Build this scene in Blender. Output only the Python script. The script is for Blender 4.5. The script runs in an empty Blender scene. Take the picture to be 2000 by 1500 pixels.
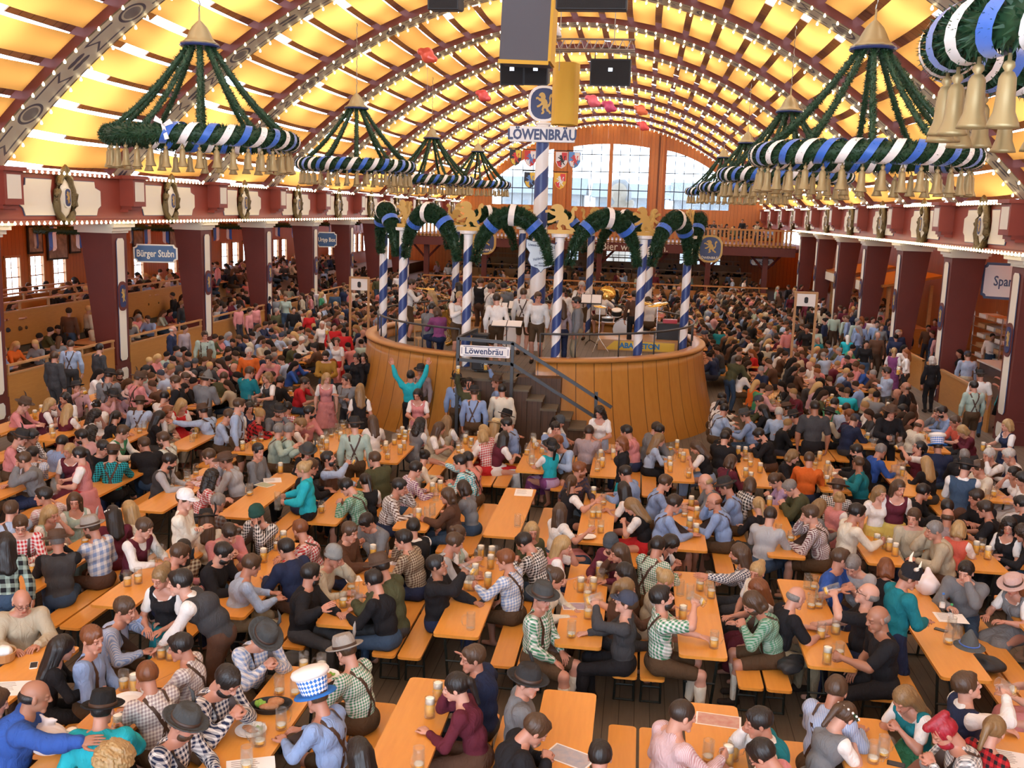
import bpy, bmesh, math, random
import numpy as np
from mathutils import Vector, Matrix
random.seed(7); RNG=np.random.default_rng(7)
COL=bpy.context.scene.collection
pi=math.pi
def R_(d): return math.radians(d)

# ---------------------------------------------------------------- camera model (hall axis = +Y, camera over the origin)
FPX=1944.0; CAMZ=5.45
def _cam():
    d=np.array([(1259-1000)/FPX,(419-750)/FPX,1.0]); d/=np.linalg.norm(d)
    u=np.array([math.sin(.053),-math.cos(.053),0]); u-=d*(u@d); u/=np.linalg.norm(u)
    r=np.cross(-u,d)
    if r[0]<0: r=-r
    return np.stack([r,d,u])
CR=_cam(); CC=np.array([0,0,CAMZ])
def ray(x,y): return CR@np.array([(x-1000)/FPX,(y-750)/FPX,1.0])
def atz(x,y,z):
    d=ray(x,y); return CC+d*((z-CAMZ)/d[2])
def atx(x,y,X):
    d=ray(x,y); return CC+d*(X/d[0])
def aty(x,y,Y):
    d=ray(x,y); return CC+d*(Y/d[1])

# ---------------------------------------------------------------- objects
def link(o,parent=None):
    COL.objects.link(o)
    if parent is not None: o.parent=parent
    return o
def tag(o,label=None,cat=None,group=None,kind=None):
    if label: o['label']=label
    if cat: o['category']=cat
    if group: o['group']=group
    if kind: o['kind']=kind
    return o
def empty(name,loc=(0,0,0),rz=0,parent=None):
    o=bpy.data.objects.new(name,None); o.empty_display_size=.1
    o.location=loc; o.rotation_euler=(0,0,rz); return link(o,parent)
def meshobj(name,me,parent=None,loc=(0,0,0),rot=(0,0,0)):
    o=bpy.data.objects.new(name,me); o.location=loc; o.rotation_euler=rot; return link(o,parent)
def rawmesh(name,V,Fs,mats=(),smooth=False,mi=None):
    me=bpy.data.meshes.new(name)
    if isinstance(V,np.ndarray) and isinstance(Fs,np.ndarray):
        n=len(V); m,k=Fs.shape
        me.vertices.add(n); me.vertices.foreach_set('co',V.astype(np.float32).ravel())
        me.loops.add(m*k); me.loops.foreach_set('vertex_index',Fs.astype(np.int32).ravel())
        me.polygons.add(m); me.polygons.foreach_set('loop_start',np.arange(0,m*k,k,dtype=np.int32))
        me.update(calc_edges=True)
    else:
        me.from_pydata([tuple(v) for v in V],[],[tuple(f) for f in Fs]); me.update()
    for x in mats: me.materials.append(x)
    if mi is not None: me.polygons.foreach_set('material_index',np.asarray(mi,dtype=np.int32))
    if smooth: me.polygons.foreach_set('use_smooth',np.ones(len(me.polygons),dtype=bool))
    return me
class MB:
    """collects boxes, prisms, tubes and lathes into ONE mesh"""
    def __init__(s): s.V=[]; s.F=[]; s.M=[]; s.S=[]; s.m=0; s.sm=False
    def add(s,V,F,M=None):
        b=len(s.V)
        if M is not None: V=[M@Vector(v) for v in V]
        s.V+= [tuple(v) for v in V]
        for f in F: s.F.append(tuple(b+i for i in f)); s.M.append(s.m); s.S.append(s.sm)
        return s
    def box(s,x0,x1,y0,y1,z0,z1,M=None):
        V=[(x,y,z) for z in (z0,z1) for y in (y0,y1) for x in (x0,x1)]
        return s.add(V,[(0,2,3,1),(4,5,7,6),(0,1,5,4),(2,6,7,3),(0,4,6,2),(1,3,7,5)],M)
    def prism(s,P,h0,h1,M=None):
        """polygon P in local xy, extruded along z"""
        n=len(P); V=[(p[0],p[1],h0) for p in P]+[(p[0],p[1],h1) for p in P]
        F=[tuple(range(n-1,-1,-1)),tuple(range(n,2*n))]+[(i,(i+1)%n,n+(i+1)%n,n+i) for i in range(n)]
        return s.add(V,F,M)
    def lathe(s,prof,n=16,M=None,a0=0,a1=2*pi,sx=1,sy=1):
        full=abs(a1-a0-2*pi)<1e-6; k=n if full else n+1; V=[];F=[]
        for r,z in prof:
            for i in range(k):
                a=a0+(a1-a0)*i/n; V.append((r*math.cos(a)*sx,r*math.sin(a)*sy,z))
        for j in range(len(prof)-1):
            for i in range(n):
                i2=(i+1)%k if full else i+1
                F.append((j*k+i,j*k+i2,(j+1)*k+i2,(j+1)*k+i))
        return s.add(V,F,M)
    def tube(s,P,r,n=8,caps=True,closed=False):
        P=[Vector(p) for p in P]; rr=r if hasattr(r,'__len__') else [r]*len(P); m=len(P)
        V=[];F=[]; up=Vector((0,0,1))
        for i,p in enumerate(P):
            if closed: t=(P[(i+1)%m]-P[i-1])
            else: t=(P[min(i+1,m-1)]-P[max(i-1,0)])
            if t.length<1e-9: t=Vector((0,0,1))
            t.normalize()
            a=up if abs(t.dot(up))<.95 else Vector((1,0,0))
            u=t.cross(a).normalized(); v=t.cross(u)
            for k in range(n):
                q=2*pi*k/n; V.append(p+(u*math.cos(q)+v*math.sin(q))*rr[i])
        for i in range(m if closed else m-1):
            for k in range(n):
                F.append((i*n+k,i*n+(k+1)%n,((i+1)%m)*n+(k+1)%n,((i+1)%m)*n+k))
        if caps and not closed: F+= [tuple(range(n-1,-1,-1)),tuple((m-1)*n+k for k in range(n))]
        return s.add(V,F)
    def strip(s,A,B):
        n=len(A); return s.add(list(A)+list(B),[(i,i+1,n+i+1,n+i) for i in range(n-1)])
    def mesh(s,name,mats,bevel=0):
        me=rawmesh(name,s.V,s.F,mats if isinstance(mats,(list,tuple)) else [mats],mi=s.M)
        me.polygons.foreach_set('use_smooth',np.array(s.S,dtype=bool))
        bm=bmesh.new(); bm.from_mesh(me); bmesh.ops.recalc_face_normals(bm,faces=bm.faces)
        if bevel:
            ed=[e for e in bm.edges if len(e.link_faces)==2 and e.calc_face_angle(0)>.6]
            bmesh.ops.bevel(bm,geom=ed,offset=bevel,segments=1,affect='EDGES')
        bm.to_mesh(me); bm.free(); return me
    def build(s,name,mats,parent=None,loc=(0,0,0),rot=(0,0,0),bevel=0):
        return meshobj(name,s.mesh(name,mats,bevel),parent,loc,rot)
def struct(o): o['kind']='structure'; return o
def T(x=0,y=0,z=0,rx=0,ry=0,rz=0,s=1): return Matrix.Translation((x,y,z))@Matrix.Rotation(rz,4,'Z')@Matrix.Rotation(ry,4,'Y')@Matrix.Rotation(rx,4,'X')@Matrix.Scale(s,4)
def text(name,body,size,mat,parent,loc,rot,ext=.004,sx=1,spacing=1,shear=0,bold=0):
    c=bpy.data.curves.new(name,'FONT'); c.body=body; c.size=size; c.extrude=ext; c.align_x='CENTER'; c.align_y='CENTER'
    c.space_character=spacing; c.shear=shear; c.offset=bold; c.resolution_u=2
    c.materials.append(mat)
    o=bpy.data.objects.new(name,c); o.location=loc; o.rotation_euler=rot; o.scale=(sx,1,1); return link(o,parent)

# ---------------------------------------------------------------- materials
def nmat(name,col=(.5,.5,.5),rough=.6,metal=0,**kw):
    m=bpy.data.materials.new(name); m.use_nodes=True; nt=m.node_tree; b=nt.nodes['Principled BSDF']
    b.inputs['Base Color'].default_value=(*col,1); b.inputs['Roughness'].default_value=rough; b.inputs['Metallic'].default_value=metal
    for k,v in kw.items():
        b.inputs[k.replace('_',' ')].default_value=v
    return m
class NT:
    def __init__(s,m): s.nt=m.node_tree; s.b=s.nt.nodes.get('Principled BSDF')
    def n(s,t,**kw):
        x=s.nt.nodes.new(t)
        for k,v in kw.items(): setattr(x,k,v)
        return x
    def l(s,a,b): s.nt.links.new(a,b)
    def val(s,sock,v):
        if hasattr(v,'is_linked') or hasattr(v,'node'): s.l(v,sock)
        else: sock.default_value=v
    def math(s,op,a,b=None,c=None):
        x=s.n('ShaderNodeMath',operation=op); s.val(x.inputs[0],a)
        if b is not None: s.val(x.inputs[1],b)
        if c is not None: s.val(x.inputs[2],c)
        return x.outputs[0]
    def mix(s,f,a,b,bt='MIX'):
        x=s.n('ShaderNodeMix',data_type='RGBA',blend_type=bt); s.val(x.inputs[0],f); s.val(x.inputs[6],a); s.val(x.inputs[7],b); return x.outputs[2]
    def noise(s,scale,vec=None,detail=3,stretch=None):
        x=s.n('ShaderNodeTexNoise'); x.inputs['Scale'].default_value=scale; x.inputs['Detail'].default_value=detail
        if vec is not None: s.l(s.map(vec,stretch) if stretch else vec,x.inputs['Vector'])
        return x.outputs[0]
    def map(s,vec,sc):
        x=s.n('ShaderNodeMapping'); x.inputs['Scale'].default_value=sc; s.l(vec,x.inputs['Vector']); return x.outputs[0]
    def obj(s): return s.n('ShaderNodeTexCoord').outputs['Object']
    def pos(s): return s.n('ShaderNodeNewGeometry').outputs['Position']
    def sep(s,v):
        x=s.n('ShaderNodeSeparateXYZ'); s.l(v,x.inputs[0]); return x.outputs
    def bump(s,h,d=.3,dist=.01):
        x=s.n('ShaderNodeBump'); x.inputs['Strength'].default_value=d; x.inputs['Distance'].default_value=dist; s.l(h,x.inputs['Height']); s.l(x.outputs[0],s.b.inputs['Normal'])
def c4(c): return (*c,1)
def wood(name,c1,c2,plank=None,axis=0,rough=.5,grain=(1,1,14),gscale=3,world=True,dirt=0,bump=.2):
    """planked timber; grain = stretch of the noise, plank = board width across axis"""
    m=nmat(name,c1,rough); t=NT(m); v=t.pos() if world else t.obj()
    g=t.noise(gscale,v,4,grain)
    col=t.mix(g,c4(c1),c4(c2))
    h=g
    if plank:
        s=t.sep(v)[axis]; q=t.math('DIVIDE',s,plank); fl=t.math('FLOOR',q)
        w=t.n('ShaderNodeTexWhiteNoise',noise_dimensions='1D'); t.l(fl,w.inputs['W'])
        col=t.mix(t.math('MULTIPLY',w.outputs[0],.45),col,c4([x*.6 for x in c1]))
        fr=t.math('FRACT',q); gap=t.math('LESS_THAN',fr,.06)
        col=t.mix(t.math('MULTIPLY',gap,.8),col,c4([x*.18 for x in c2]))
    if dirt:
        d=t.noise(1.3,v,5); col=t.mix(t.math('MULTIPLY',d,dirt),col,c4((.03,.025,.02)))
    t.l(col,t.b.inputs['Base Color'])
    if bump: t.bump(h,bump,.004)
    return m
M={}
M['red']=nmat('painted_red_board',(.155,.028,.022),.55); t=NT(M['red']); t.l(t.mix(t.noise(1.2,t.pos(),4),c4((.085,.014,.010)),c4((.14,.026,.017))),t.b.inputs['Base Color'])
M['redbeam']=nmat('painted_red_beam',(.24,.04,.022),.5); t=NT(M['redbeam']); t.l(t.mix(t.noise(1.5,t.pos(),4),c4((.20,.034,.02)),c4((.29,.052,.03))),t.b.inputs['Base Color'])
M['cream']=nmat('cream_paint',(.74,.70,.58),.5)
M['navy']=nmat('navy_paint',(.02,.035,.12),.4)
M['navyline']=nmat('dark_blue_line_paint',(.05,.07,.16),.5)
M['white']=nmat('white_paint',(.82,.82,.8),.4)
M['gold']=nmat('matt_gold_paint',(.33,.25,.115),.42,.35)
M['goldcut']=nmat('gilded_cut_board',(.55,.36,.10),.5,.2)
M['bronze']=nmat('old_bronze_relief',(.16,.12,.055),.42,.5); t=NT(M['bronze']); t.bump(t.noise(25,t.obj()),1,.03)
M['orangewood']=wood('varnished_orange_pine',(.62,.21,.035),(.42,.12,.018),.28,0,.35,(9,9,1.2),2.5)
M['orangewoodY']=wood('varnished_wall_pine',(.50,.19,.045),(.33,.11,.02),.22,1,.4,(9,9,1.2),2.5)
M['barrier']=wood('varnished_barrier_board',(.50,.235,.06),(.37,.155,.035),None,1,.35,(2,2,12),2)
M['barrierdark']=wood('rail_wood',(.52,.30,.13),(.36,.19,.07),None,1,.4,(2,2,12),2)
M['darkwood']=wood('dark_step_board',(.10,.05,.025),(.06,.03,.015),.12,0,.6,(9,9,1),3)
M['floor']=wood('worn_floor_plank',(.20,.155,.105),(.10,.075,.05),.17,0,.7,(14,1,1),2.2,dirt=.45)
M['table']=wood('orange_varnished_table_board',(.74,.33,.06),(.60,.245,.035),None,0,.3,(12,1.2,1),2.0,bump=.05)
M['steel']=nmat('grey_painted_steel',(.055,.06,.066),.4,.3)
M['legsteel']=nmat('dark_green_painted_steel',(.012,.018,.016),.5,.3)
M['black']=nmat('matt_black',(.012,.012,.013),.55)
M['blackmesh']=nmat('black_speaker_grille',(.01,.01,.011),.7); t=NT(M['blackmesh']); t.bump(t.noise(300,t.obj(),1),1,.01)
M['greycloth']=nmat('woven_grey_screen_cloth',(.10,.10,.115),.9); t=NT(M['greycloth']); t.bump(t.noise(160,t.obj(),2),.5,.005)
M['garland']=nmat('fir_needle_green',(.012,.055,.022),.6); t=NT(M['garland']); t.l(t.mix(t.noise(14,t.obj(),3),c4((.004,.02,.009)),c4((.02,.078,.026))),t.b.inputs['Base Color'])
M['ribbonb']=nmat('blue_satin_ribbon',(.03,.13,.52),.35,Sheen_Weight=.3)
M['ribbonw']=nmat('white_satin_ribbon',(.78,.77,.74),.4)
M['rope']=nmat('steel_chain',(.25,.22,.18),.4,.8)
M['paper']=nmat('white_paper',(.8,.79,.76),.7)
M['plate']=nmat('white_china',(.8,.8,.78),.15)
M['yellowcloth']=nmat('ochre_drape_cloth',(.62,.36,.04),.8)
M['chrome']=nmat('brass_instrument',(.75,.5,.14),.2,.9)
M['silver']=nmat('chromed_metal',(.6,.6,.6),.25,.9)
M['truss']=nmat('aluminium_truss',(.35,.35,.36),.35,.8)
m=M['bulb']=nmat('lit_bulb_glass',(1,.9,.7),.3); b=m.node_tree.nodes['Principled BSDF']; b.inputs['Emission Color'].default_value=(1,.80,.45,1); b.inputs['Emission Strength'].default_value=16
m=M['soffit']=nmat('painted_arch_soffit',(.55,.52,.42),.5); t=NT(m)
# roof fabric: thin translucent yellow cloth
m=M['fabric']=bpy.data.materials.new('translucent_yellow_roof_cloth'); m.use_nodes=True; t=NT(m); nt=m.node_tree; nt.nodes.remove(t.b)
tr=t.n('ShaderNodeBsdfTranslucent'); df=t.n('ShaderNodeBsdfDiffuse'); mx=t.n('ShaderNodeMixShader'); mx.inputs[0].default_value=.42
nz=t.noise(.9,t.pos(),3,(1,.35,1)); cc=t.mix(nz,c4((.61,.265,.055)),c4((.60,.25,.05))); t.l(cc,tr.inputs[0]); t.l(cc,df.inputs[0])
t.l(tr.outputs[0],mx.inputs[1]); t.l(df.outputs[0],mx.inputs[2]); t.l(mx.outputs[0],nt.nodes['Material Output'].inputs[0])
m=M['glass']=bpy.data.materials.new('clear_glass'); m.use_nodes=True; t=NT(m); nt=m.node_tree; nt.nodes.remove(t.b)
tr=t.n('ShaderNodeBsdfTransparent'); tr.inputs[0].default_value=(.97,.985,.98,1); gl=t.n('ShaderNodeBsdfGlossy'); gl.inputs['Roughness'].default_value=.12; df=t.n('ShaderNodeBsdfDiffuse'); df.inputs[0].default_value=(.8,.85,.85,1)
fr=t.n('ShaderNodeLayerWeight'); fr.inputs[0].default_value=.5; mx=t.n('ShaderNodeMixShader'); f2=t.math('ADD',t.math('MULTIPLY',t.math('POWER',fr.outputs['Facing'],3.),.45),.04); t.l(f2,mx.inputs[0]); m2=t.n('ShaderNodeMixShader'); m2.inputs[0].default_value=.45
t.l(gl.outputs[0],m2.inputs[1]); t.l(df.outputs[0],m2.inputs[2]); t.l(tr.outputs[0],mx.inputs[1]); t.l(m2.outputs[0],mx.inputs[2]); t.l(mx.outputs[0],nt.nodes['Material Output'].inputs[0])
M['beer']=nmat('amber_beer',(.95,.50,.05),.15,Coat_Weight=.4); M['foam']=nmat('beer_foam',(.85,.8,.68),.8)
def blob(name,c1,c2,scale=30,rough=.7):
    m=nmat(name,c1,rough); t=NT(m); t.l(t.mix(t.noise(scale,t.obj(),3),c4(c1),c4(c2)),t.b.inputs['Base Color']); t.bump(t.noise(scale*1.5,t.obj(),3),.6,.01); return m
M['meat']=blob('roast_meat',(.30,.10,.03),(.5,.25,.12)); M['fries']=blob('golden_fries',(.75,.42,.08),(.6,.3,.05),60); M['salad']=blob('green_salad',(.10,.32,.03),(.3,.5,.08))
# clothes, skin, hair take their colours from the object that wears them
def wear(name,kind):
    m=nmat(name,(.5,.5,.5),.8); t=NT(m); oi=t.n('ShaderNodeObjectInfo'); base=oi.outputs['Color']; v=t.obj()
    if kind=='cloth':
        a=t.n('ShaderNodeAttribute',attribute_type='OBJECT',attribute_name='c2'); k=t.n('ShaderNodeAttribute',attribute_type='OBJECT',attribute_name='chk')
        kf=k.outputs['Fac']; x,y,z=t.sep(v)
        u=t.math('FRACT',t.math('MULTIPLY',t.math('ADD',x,t.math('MULTIPLY',y,.6)),t.math('ABSOLUTE',kf))); w=t.math('FRACT',t.math('MULTIPLY',t.math('ADD',z,t.math('MULTIPLY',y,.4)),t.math('ABSOLUTE',kf)))
        su=t.math('GREATER_THAN',u,.52); sw=t.math('MULTIPLY',t.math('GREATER_THAN',w,.52),t.math('GREATER_THAN',kf,.01))
        f=t.math('MULTIPLY',t.math('ADD',su,sw),.5); on=t.math('GREATER_THAN',t.math('ABSOLUTE',kf),.01)
        f=t.math('MULTIPLY',f,on)
        col=t.mix(f,base,a.outputs['Color'])
        nz=t.noise(9,v,3); col=t.mix(t.math('MULTIPLY',nz,.22),col,c4((.02,.02,.025)))
        wr=t.n('ShaderNodeTexNoise'); wr.inputs['Scale'].default_value=11; wr.inputs['Detail'].default_value=3; wr.inputs['Distortion'].default_value=1.2; t.l(t.map(v,(1,1,.55)),wr.inputs['Vector'])
        t.l(col,t.b.inputs['Base Color']); t.bump(wr.outputs[0],.75,.035); t.b.inputs['Roughness'].default_value=.85
        t.b.inputs['Specular IOR Level'].default_value=.2
    elif kind=='skin':
        a=t.n('ShaderNodeAttribute',attribute_type='GEOMETRY',attribute_name='tint')
        nz=t.noise(16,v,2); col=t.mix(1.0,base,a.outputs['Color'],'MULTIPLY'); col=t.mix(t.math('MULTIPLY',nz,.25),col,c4((.45,.12,.07)))
        t.l(col,t.b.inputs['Base Color']); t.b.inputs['Roughness'].default_value=.5
    else:
        nz=t.noise(60,v,3,(1,1,.15)); col=t.mix(nz,base,t.mix(1.0,base,c4((.35,.33,.3)),'MULTIPLY')); t.l(col,t.b.inputs['Base Color']); t.b.inputs['Roughness'].default_value=.45; t.bump(nz,.6,.01)
    return m
M['cloth']=wear('worn_cloth','cloth'); M['skin']=wear('skin','skin'); M['hair']=wear('hair_strands','hair')
M['leather']=nmat('dark_leather_strap',(.05,.025,.015),.5)
# ---------------------------------------------------------------- implicit surfaces -> meshes (smooth, continuous bodies and clothes)
def grid(lo,hi,h):
    lo=np.array(lo,float); n=np.maximum(np.ceil((np.array(hi)-lo)/h).astype(int)+1,4)
    return lo,n,h
def field(prims,k,h,pad=.03,lo=None,hi=None):
    """prims: ('c',a,b,ra,rb) tapered capsule | ('e',c,r[,rot3x3]) ellipsoid | ('-',prim) carved away"""
    bb=[]
    for p in prims:
        q=p[1] if p[0]=='-' else p
        if p[0]=='-': bb.append(None); continue
        if q[0]=='c':
            r=max(q[3],q[4]); a=np.array(q[1]);b=np.array(q[2]); bb.append((np.minimum(a,b)-r,np.maximum(a,b)+r))
        else:
            r=max(q[2]) if len(q)>3 else np.array(q[2]); bb.append((np.array(q[1])-r,np.array(q[1])+r))
    L=np.min([b[0] for b in bb if b],0)-pad; H=np.max([b[1] for b in bb if b],0)+pad
    if lo is not None: L=np.maximum(L,lo)
    if hi is not None: H=np.minimum(H,hi)
    o,n,h=grid(L,H,h)
    F=np.full(tuple(n),1.0,np.float32)
    ax=[o[i]+np.arange(n[i])*h for i in range(3)]
    for p in prims:
        neg=p[0]=='-'; q=p[1] if neg else p
        if q[0]=='c': r=max(q[3],q[4]); a=np.array(q[1],float);b=np.array(q[2],float); l_=np.minimum(a,b)-r; h_=np.maximum(a,b)+r
        else: c=np.array(q[1],float); r=max(q[2]); l_=c-r; h_=c+r
        e=max(k,.012)+2*h; i0=np.clip(((l_-e-o)/h).astype(int),0,n-1); i1=np.clip(((h_+e-o)/h).astype(int)+2,1,n)
        if (i1<=i0).any(): continue
        sl=tuple(slice(i0[i],i1[i]) for i in range(3))
        X=ax[0][sl[0]][:,None,None];Y=ax[1][sl[1]][None,:,None];Z=ax[2][sl[2]][None,None,:]
        if q[0]=='c':
            ab=b-a; L2=max(ab@ab,1e-9); t=((X-a[0])*ab[0]+(Y-a[1])*ab[1]+(Z-a[2])*ab[2])/L2; t=np.clip(t,0,1)
            d=np.sqrt((X-a[0]-t*ab[0])**2+(Y-a[1]-t*ab[1])**2+(Z-a[2]-t*ab[2])**2)-(q[3]+t*(q[4]-q[3]))
        else:
            dx,dy,dz=X-c[0],Y-c[1],Z-c[2]
            if len(q)>3:
                Rm=q[3]; dx,dy,dz=[Rm[0][j]*dx+Rm[1][j]*dy+Rm[2][j]*dz for j in range(3)]
            rx,ry,rz=q[2]; k0=np.sqrt((dx/rx)**2+(dy/ry)**2+(dz/rz)**2); k1=np.sqrt((dx/rx**2)**2+(dy/ry**2)**2+(dz/rz**2)**2)
            d=k0*(k0-1)/np.maximum(k1,1e-6)
        f=F[sl]
        if neg:
            kk=k*.6; hh=np.maximum(kk-np.abs(-d-f),0)/kk; F[sl]=np.maximum(f,-d)+hh*hh*kk*.25
        else:
            hh=np.maximum(k-np.abs(f-d),0)/k; F[sl]=np.minimum(f,d)-hh*hh*k*.25
    return F,o,h
def wob(P,s,seed=0):
    r=np.random.default_rng(seed); out=0
    for i in range(4):
        w=r.normal(size=3)*s; out=out+np.sin(P[0]*w[0]+P[1]*w[1]+P[2]*w[2]+r.uniform(0,6.28))
    return out/4
def nets(F,o,h):
    F=F.copy(); F[0]=F[-1]=1; F[:,0]=F[:,-1]=1; F[:,:,0]=F[:,:,-1]=1
    S=F<0; nx,ny,nz=F.shape
    C=np.zeros((nx-1,ny-1,nz-1),np.int8)
    for a in (0,1):
        for b in (0,1):
            for c in (0,1): C+=S[a:nx-1+a,b:ny-1+b,c:nz-1+c]
    act=(C>0)&(C<8); idx=-np.ones(act.shape,np.int64); cells=np.argwhere(act); idx[act]=np.arange(len(cells))
    i,j,k=cells.T; acc=np.zeros((len(cells),3)); cnt=np.zeros(len(cells))
    cor=[(a,b,c) for a in (0,1) for b in (0,1) for c in (0,1)]
    for p in cor:
        for ax in range(3):
            if p[ax]: continue
            q=list(p); q[ax]=1; f0=F[i+p[0],j+p[1],k+p[2]]; f1=F[i+q[0],j+q[1],k+q[2]]
            m=(f0<0)!=(f1<0); t=np.where(m,f0/np.where(m,f0-f1,1),0)
            P=np.stack([np.full(len(t),float(p[d])) for d in range(3)],1); P[:,ax]+=t
            acc+=P*m[:,None]; cnt+=m
    V=(cells+acc/cnt[:,None])*h+o
    Q=[]
    for ax in range(3):
        a1,a2=(ax+1)%3,(ax+2)%3
        s0=[slice(None)]*3; s1=[slice(None)]*3; s0[ax]=slice(0,-1); s1[ax]=slice(1,None)
        A=S[tuple(s0)]; B=S[tuple(s1)]; ch=A!=B; E=np.argwhere(ch); 
        ok=(E[:,a1]>0)&(E[:,a2]>0)&(E[:,a1]<F.shape[a1]-1)&(E[:,a2]<F.shape[a2]-1); E=E[ok]; fl=A[E[:,0],E[:,1],E[:,2]]
        def g(d1,d2):
            e=E.copy(); e[:,a1]-=d1; e[:,a2]-=d2; return idx[e[:,0],e[:,1],e[:,2]]
        q=np.stack([g(1,1),g(0,1),g(0,0),g(1,0)],1); q[~fl]=q[~fl][:,::-1]; Q.append(q)
    return V,np.concatenate(Q)
def sdf(prims,k=.03,h=.014,noise=None,lo=None,hi=None,cut=None):
    F,o,h=field(prims,k,h,lo=lo,hi=hi)
    n=F.shape; P=(o[0]+np.arange(n[0])[:,None,None]*h,o[1]+np.arange(n[1])[None,:,None]*h,o[2]+np.arange(n[2])[None,None,:]*h)
    if noise: F=F+(noise[0]*wob((P[0],P[1],P[2]*(noise[3] if len(noise)>3 else 1)),noise[1],noise[2] if len(noise)>2 else 1)).astype(np.float32)
    if cut is not None: F=np.maximum(F,cut(P).astype(np.float32))
    return nets(F,o,h)
def join(parts):
    V=[];F=[];b=0
    for v,f in parts: V.append(v); F.append(f+b); b+=len(v)
    return np.concatenate(V),np.concatenate(F)

# ---------------------------------------------------------------- head, hands, hair, hats (head space: face +Y, z up)
def head_mesh(fem):
    j=.052 if fem else .059
    p=[('e',(0,-.012,.032),(.076,.096,.09)),('e',(0,.022,-.04),(j,.066,.066)),('c',(-.022,.066,-.088),(.022,.066,-.088),.02,.02) if not fem else ('e',(0,.068,-.088),(.02,.02,.02)),
       ('c',(-.034,.072,.03),(.034,.072,.03),.015,.015),('c',(0,.086,.022),(0,.104,-.018),.008,.0125),('e',(-.013,.095,-.02),(.009,.01,.008)),('e',(.013,.095,-.02),(.009,.01,.008)),
       ('-',('e',(-.031,.103,.007),(.017,.02,.013))),('-',('e',(.031,.103,.007),(.017,.02,.013))),
       ('e',(-.031,.073,.006),(.014,.014,.0125)),('e',(.031,.073,.006),(.014,.014,.0125)),
       ('c',(-.018,.079,-.052),(.018,.079,-.052),.0075,.0075),('c',(-.014,.077,-.062),(.014,.077,-.062),.0075,.0075),
       ('e',(-.08,-.006,.0),(.009,.018,.031)),('e',(.08,-.006,.0),(.009,.018,.031)),('c',(0,-.03,-.05),(0,-.035,-.13),.052,.055)]
    V,F=sdf(p,.012,.0062)
    x,y,z=V.T; c=np.ones((len(V),3)); ax=np.abs(x)
    def put(m,col): c[m]=col
    put((y>.055)&(((ax-.031)/.016)**2+((z-.006)/.0085)**2<1),(1.25,1.35,1.45)); put((y>.055)&(((ax-.031)/.007)**2+((z-.006)/.008)**2<1),(.08,.06,.05))
    put((y>.06)&(ax>.012)&(ax<.05)&(z>.022)&(z<.033),(.42,.36,.33)); put((y>.06)&((x/.024)**2+((z+.057)/.012)**2<1),(1.0,.5,.5) if not fem else (1.0,.38,.4))
    put((y>.05)&(ax>.03)&(z<-.01)&(z>-.05),(1.05,.9,.88))
    return V,F,c
def hand_mesh(kind,side):
    curl={'relax':(.35,.45,.35),'grip':(1.0,1.15,.8),'flat':(.08,.12,.1),'fist':(1.2,1.5,.9)}[kind]
    p=[('c',(0,-.03,0),(0,.01,0),.026,.027),('e',(-.014,.05,0),(.026,.048,.016)),('e',(.014,.05,0),(.026,.046,.016))]
    for i,(x,l) in enumerate(((-.033,.034),(-.0115,.041),(.0105,.043),(.032,.039))):
        a=np.array((x*1.02,.088-.004*abs(i-1.5),0)); ang=0.; r=.0092 if i else .0085
        p.append(('c',(x*.9,.05,0),a,.012,r+.001))
        for s,(cu,ln) in enumerate(zip(curl,(l,l*.68,l*.52))):
            ang+=cu*(1+.08*i); b=a+ln*np.array((x*.9*(.0 if kind=='grip' else 1),math.cos(ang),-math.sin(ang))); p.append(('c',a,b,r-.0007*s,r-.0007*(s+1))); a=b
    tx=(.05,.045,-.012) if kind!='flat' else (.058,.045,-.002)
    b=(.062,.075,-.03) if kind in('grip','fist') else (.07,.075,-.012); c=(.045,.1,-.045) if kind in('grip','fist') else (.074,.105,-.02)
    p+=[('c',(.022,.012,-.004),tx,.016,.0125),('c',tx,b,.0125,.0105),('c',b,c,.0105,.009)]
    V,F=sdf(p,.007,.0058)
    if side<0: V=V*np.array((-1,1,1)); F=F[:,::-1]
    return V,F
_face=('-',('e',(0,.125,-.045),(.07,.085,.108)))
def fringe(P): return -.1
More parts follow.
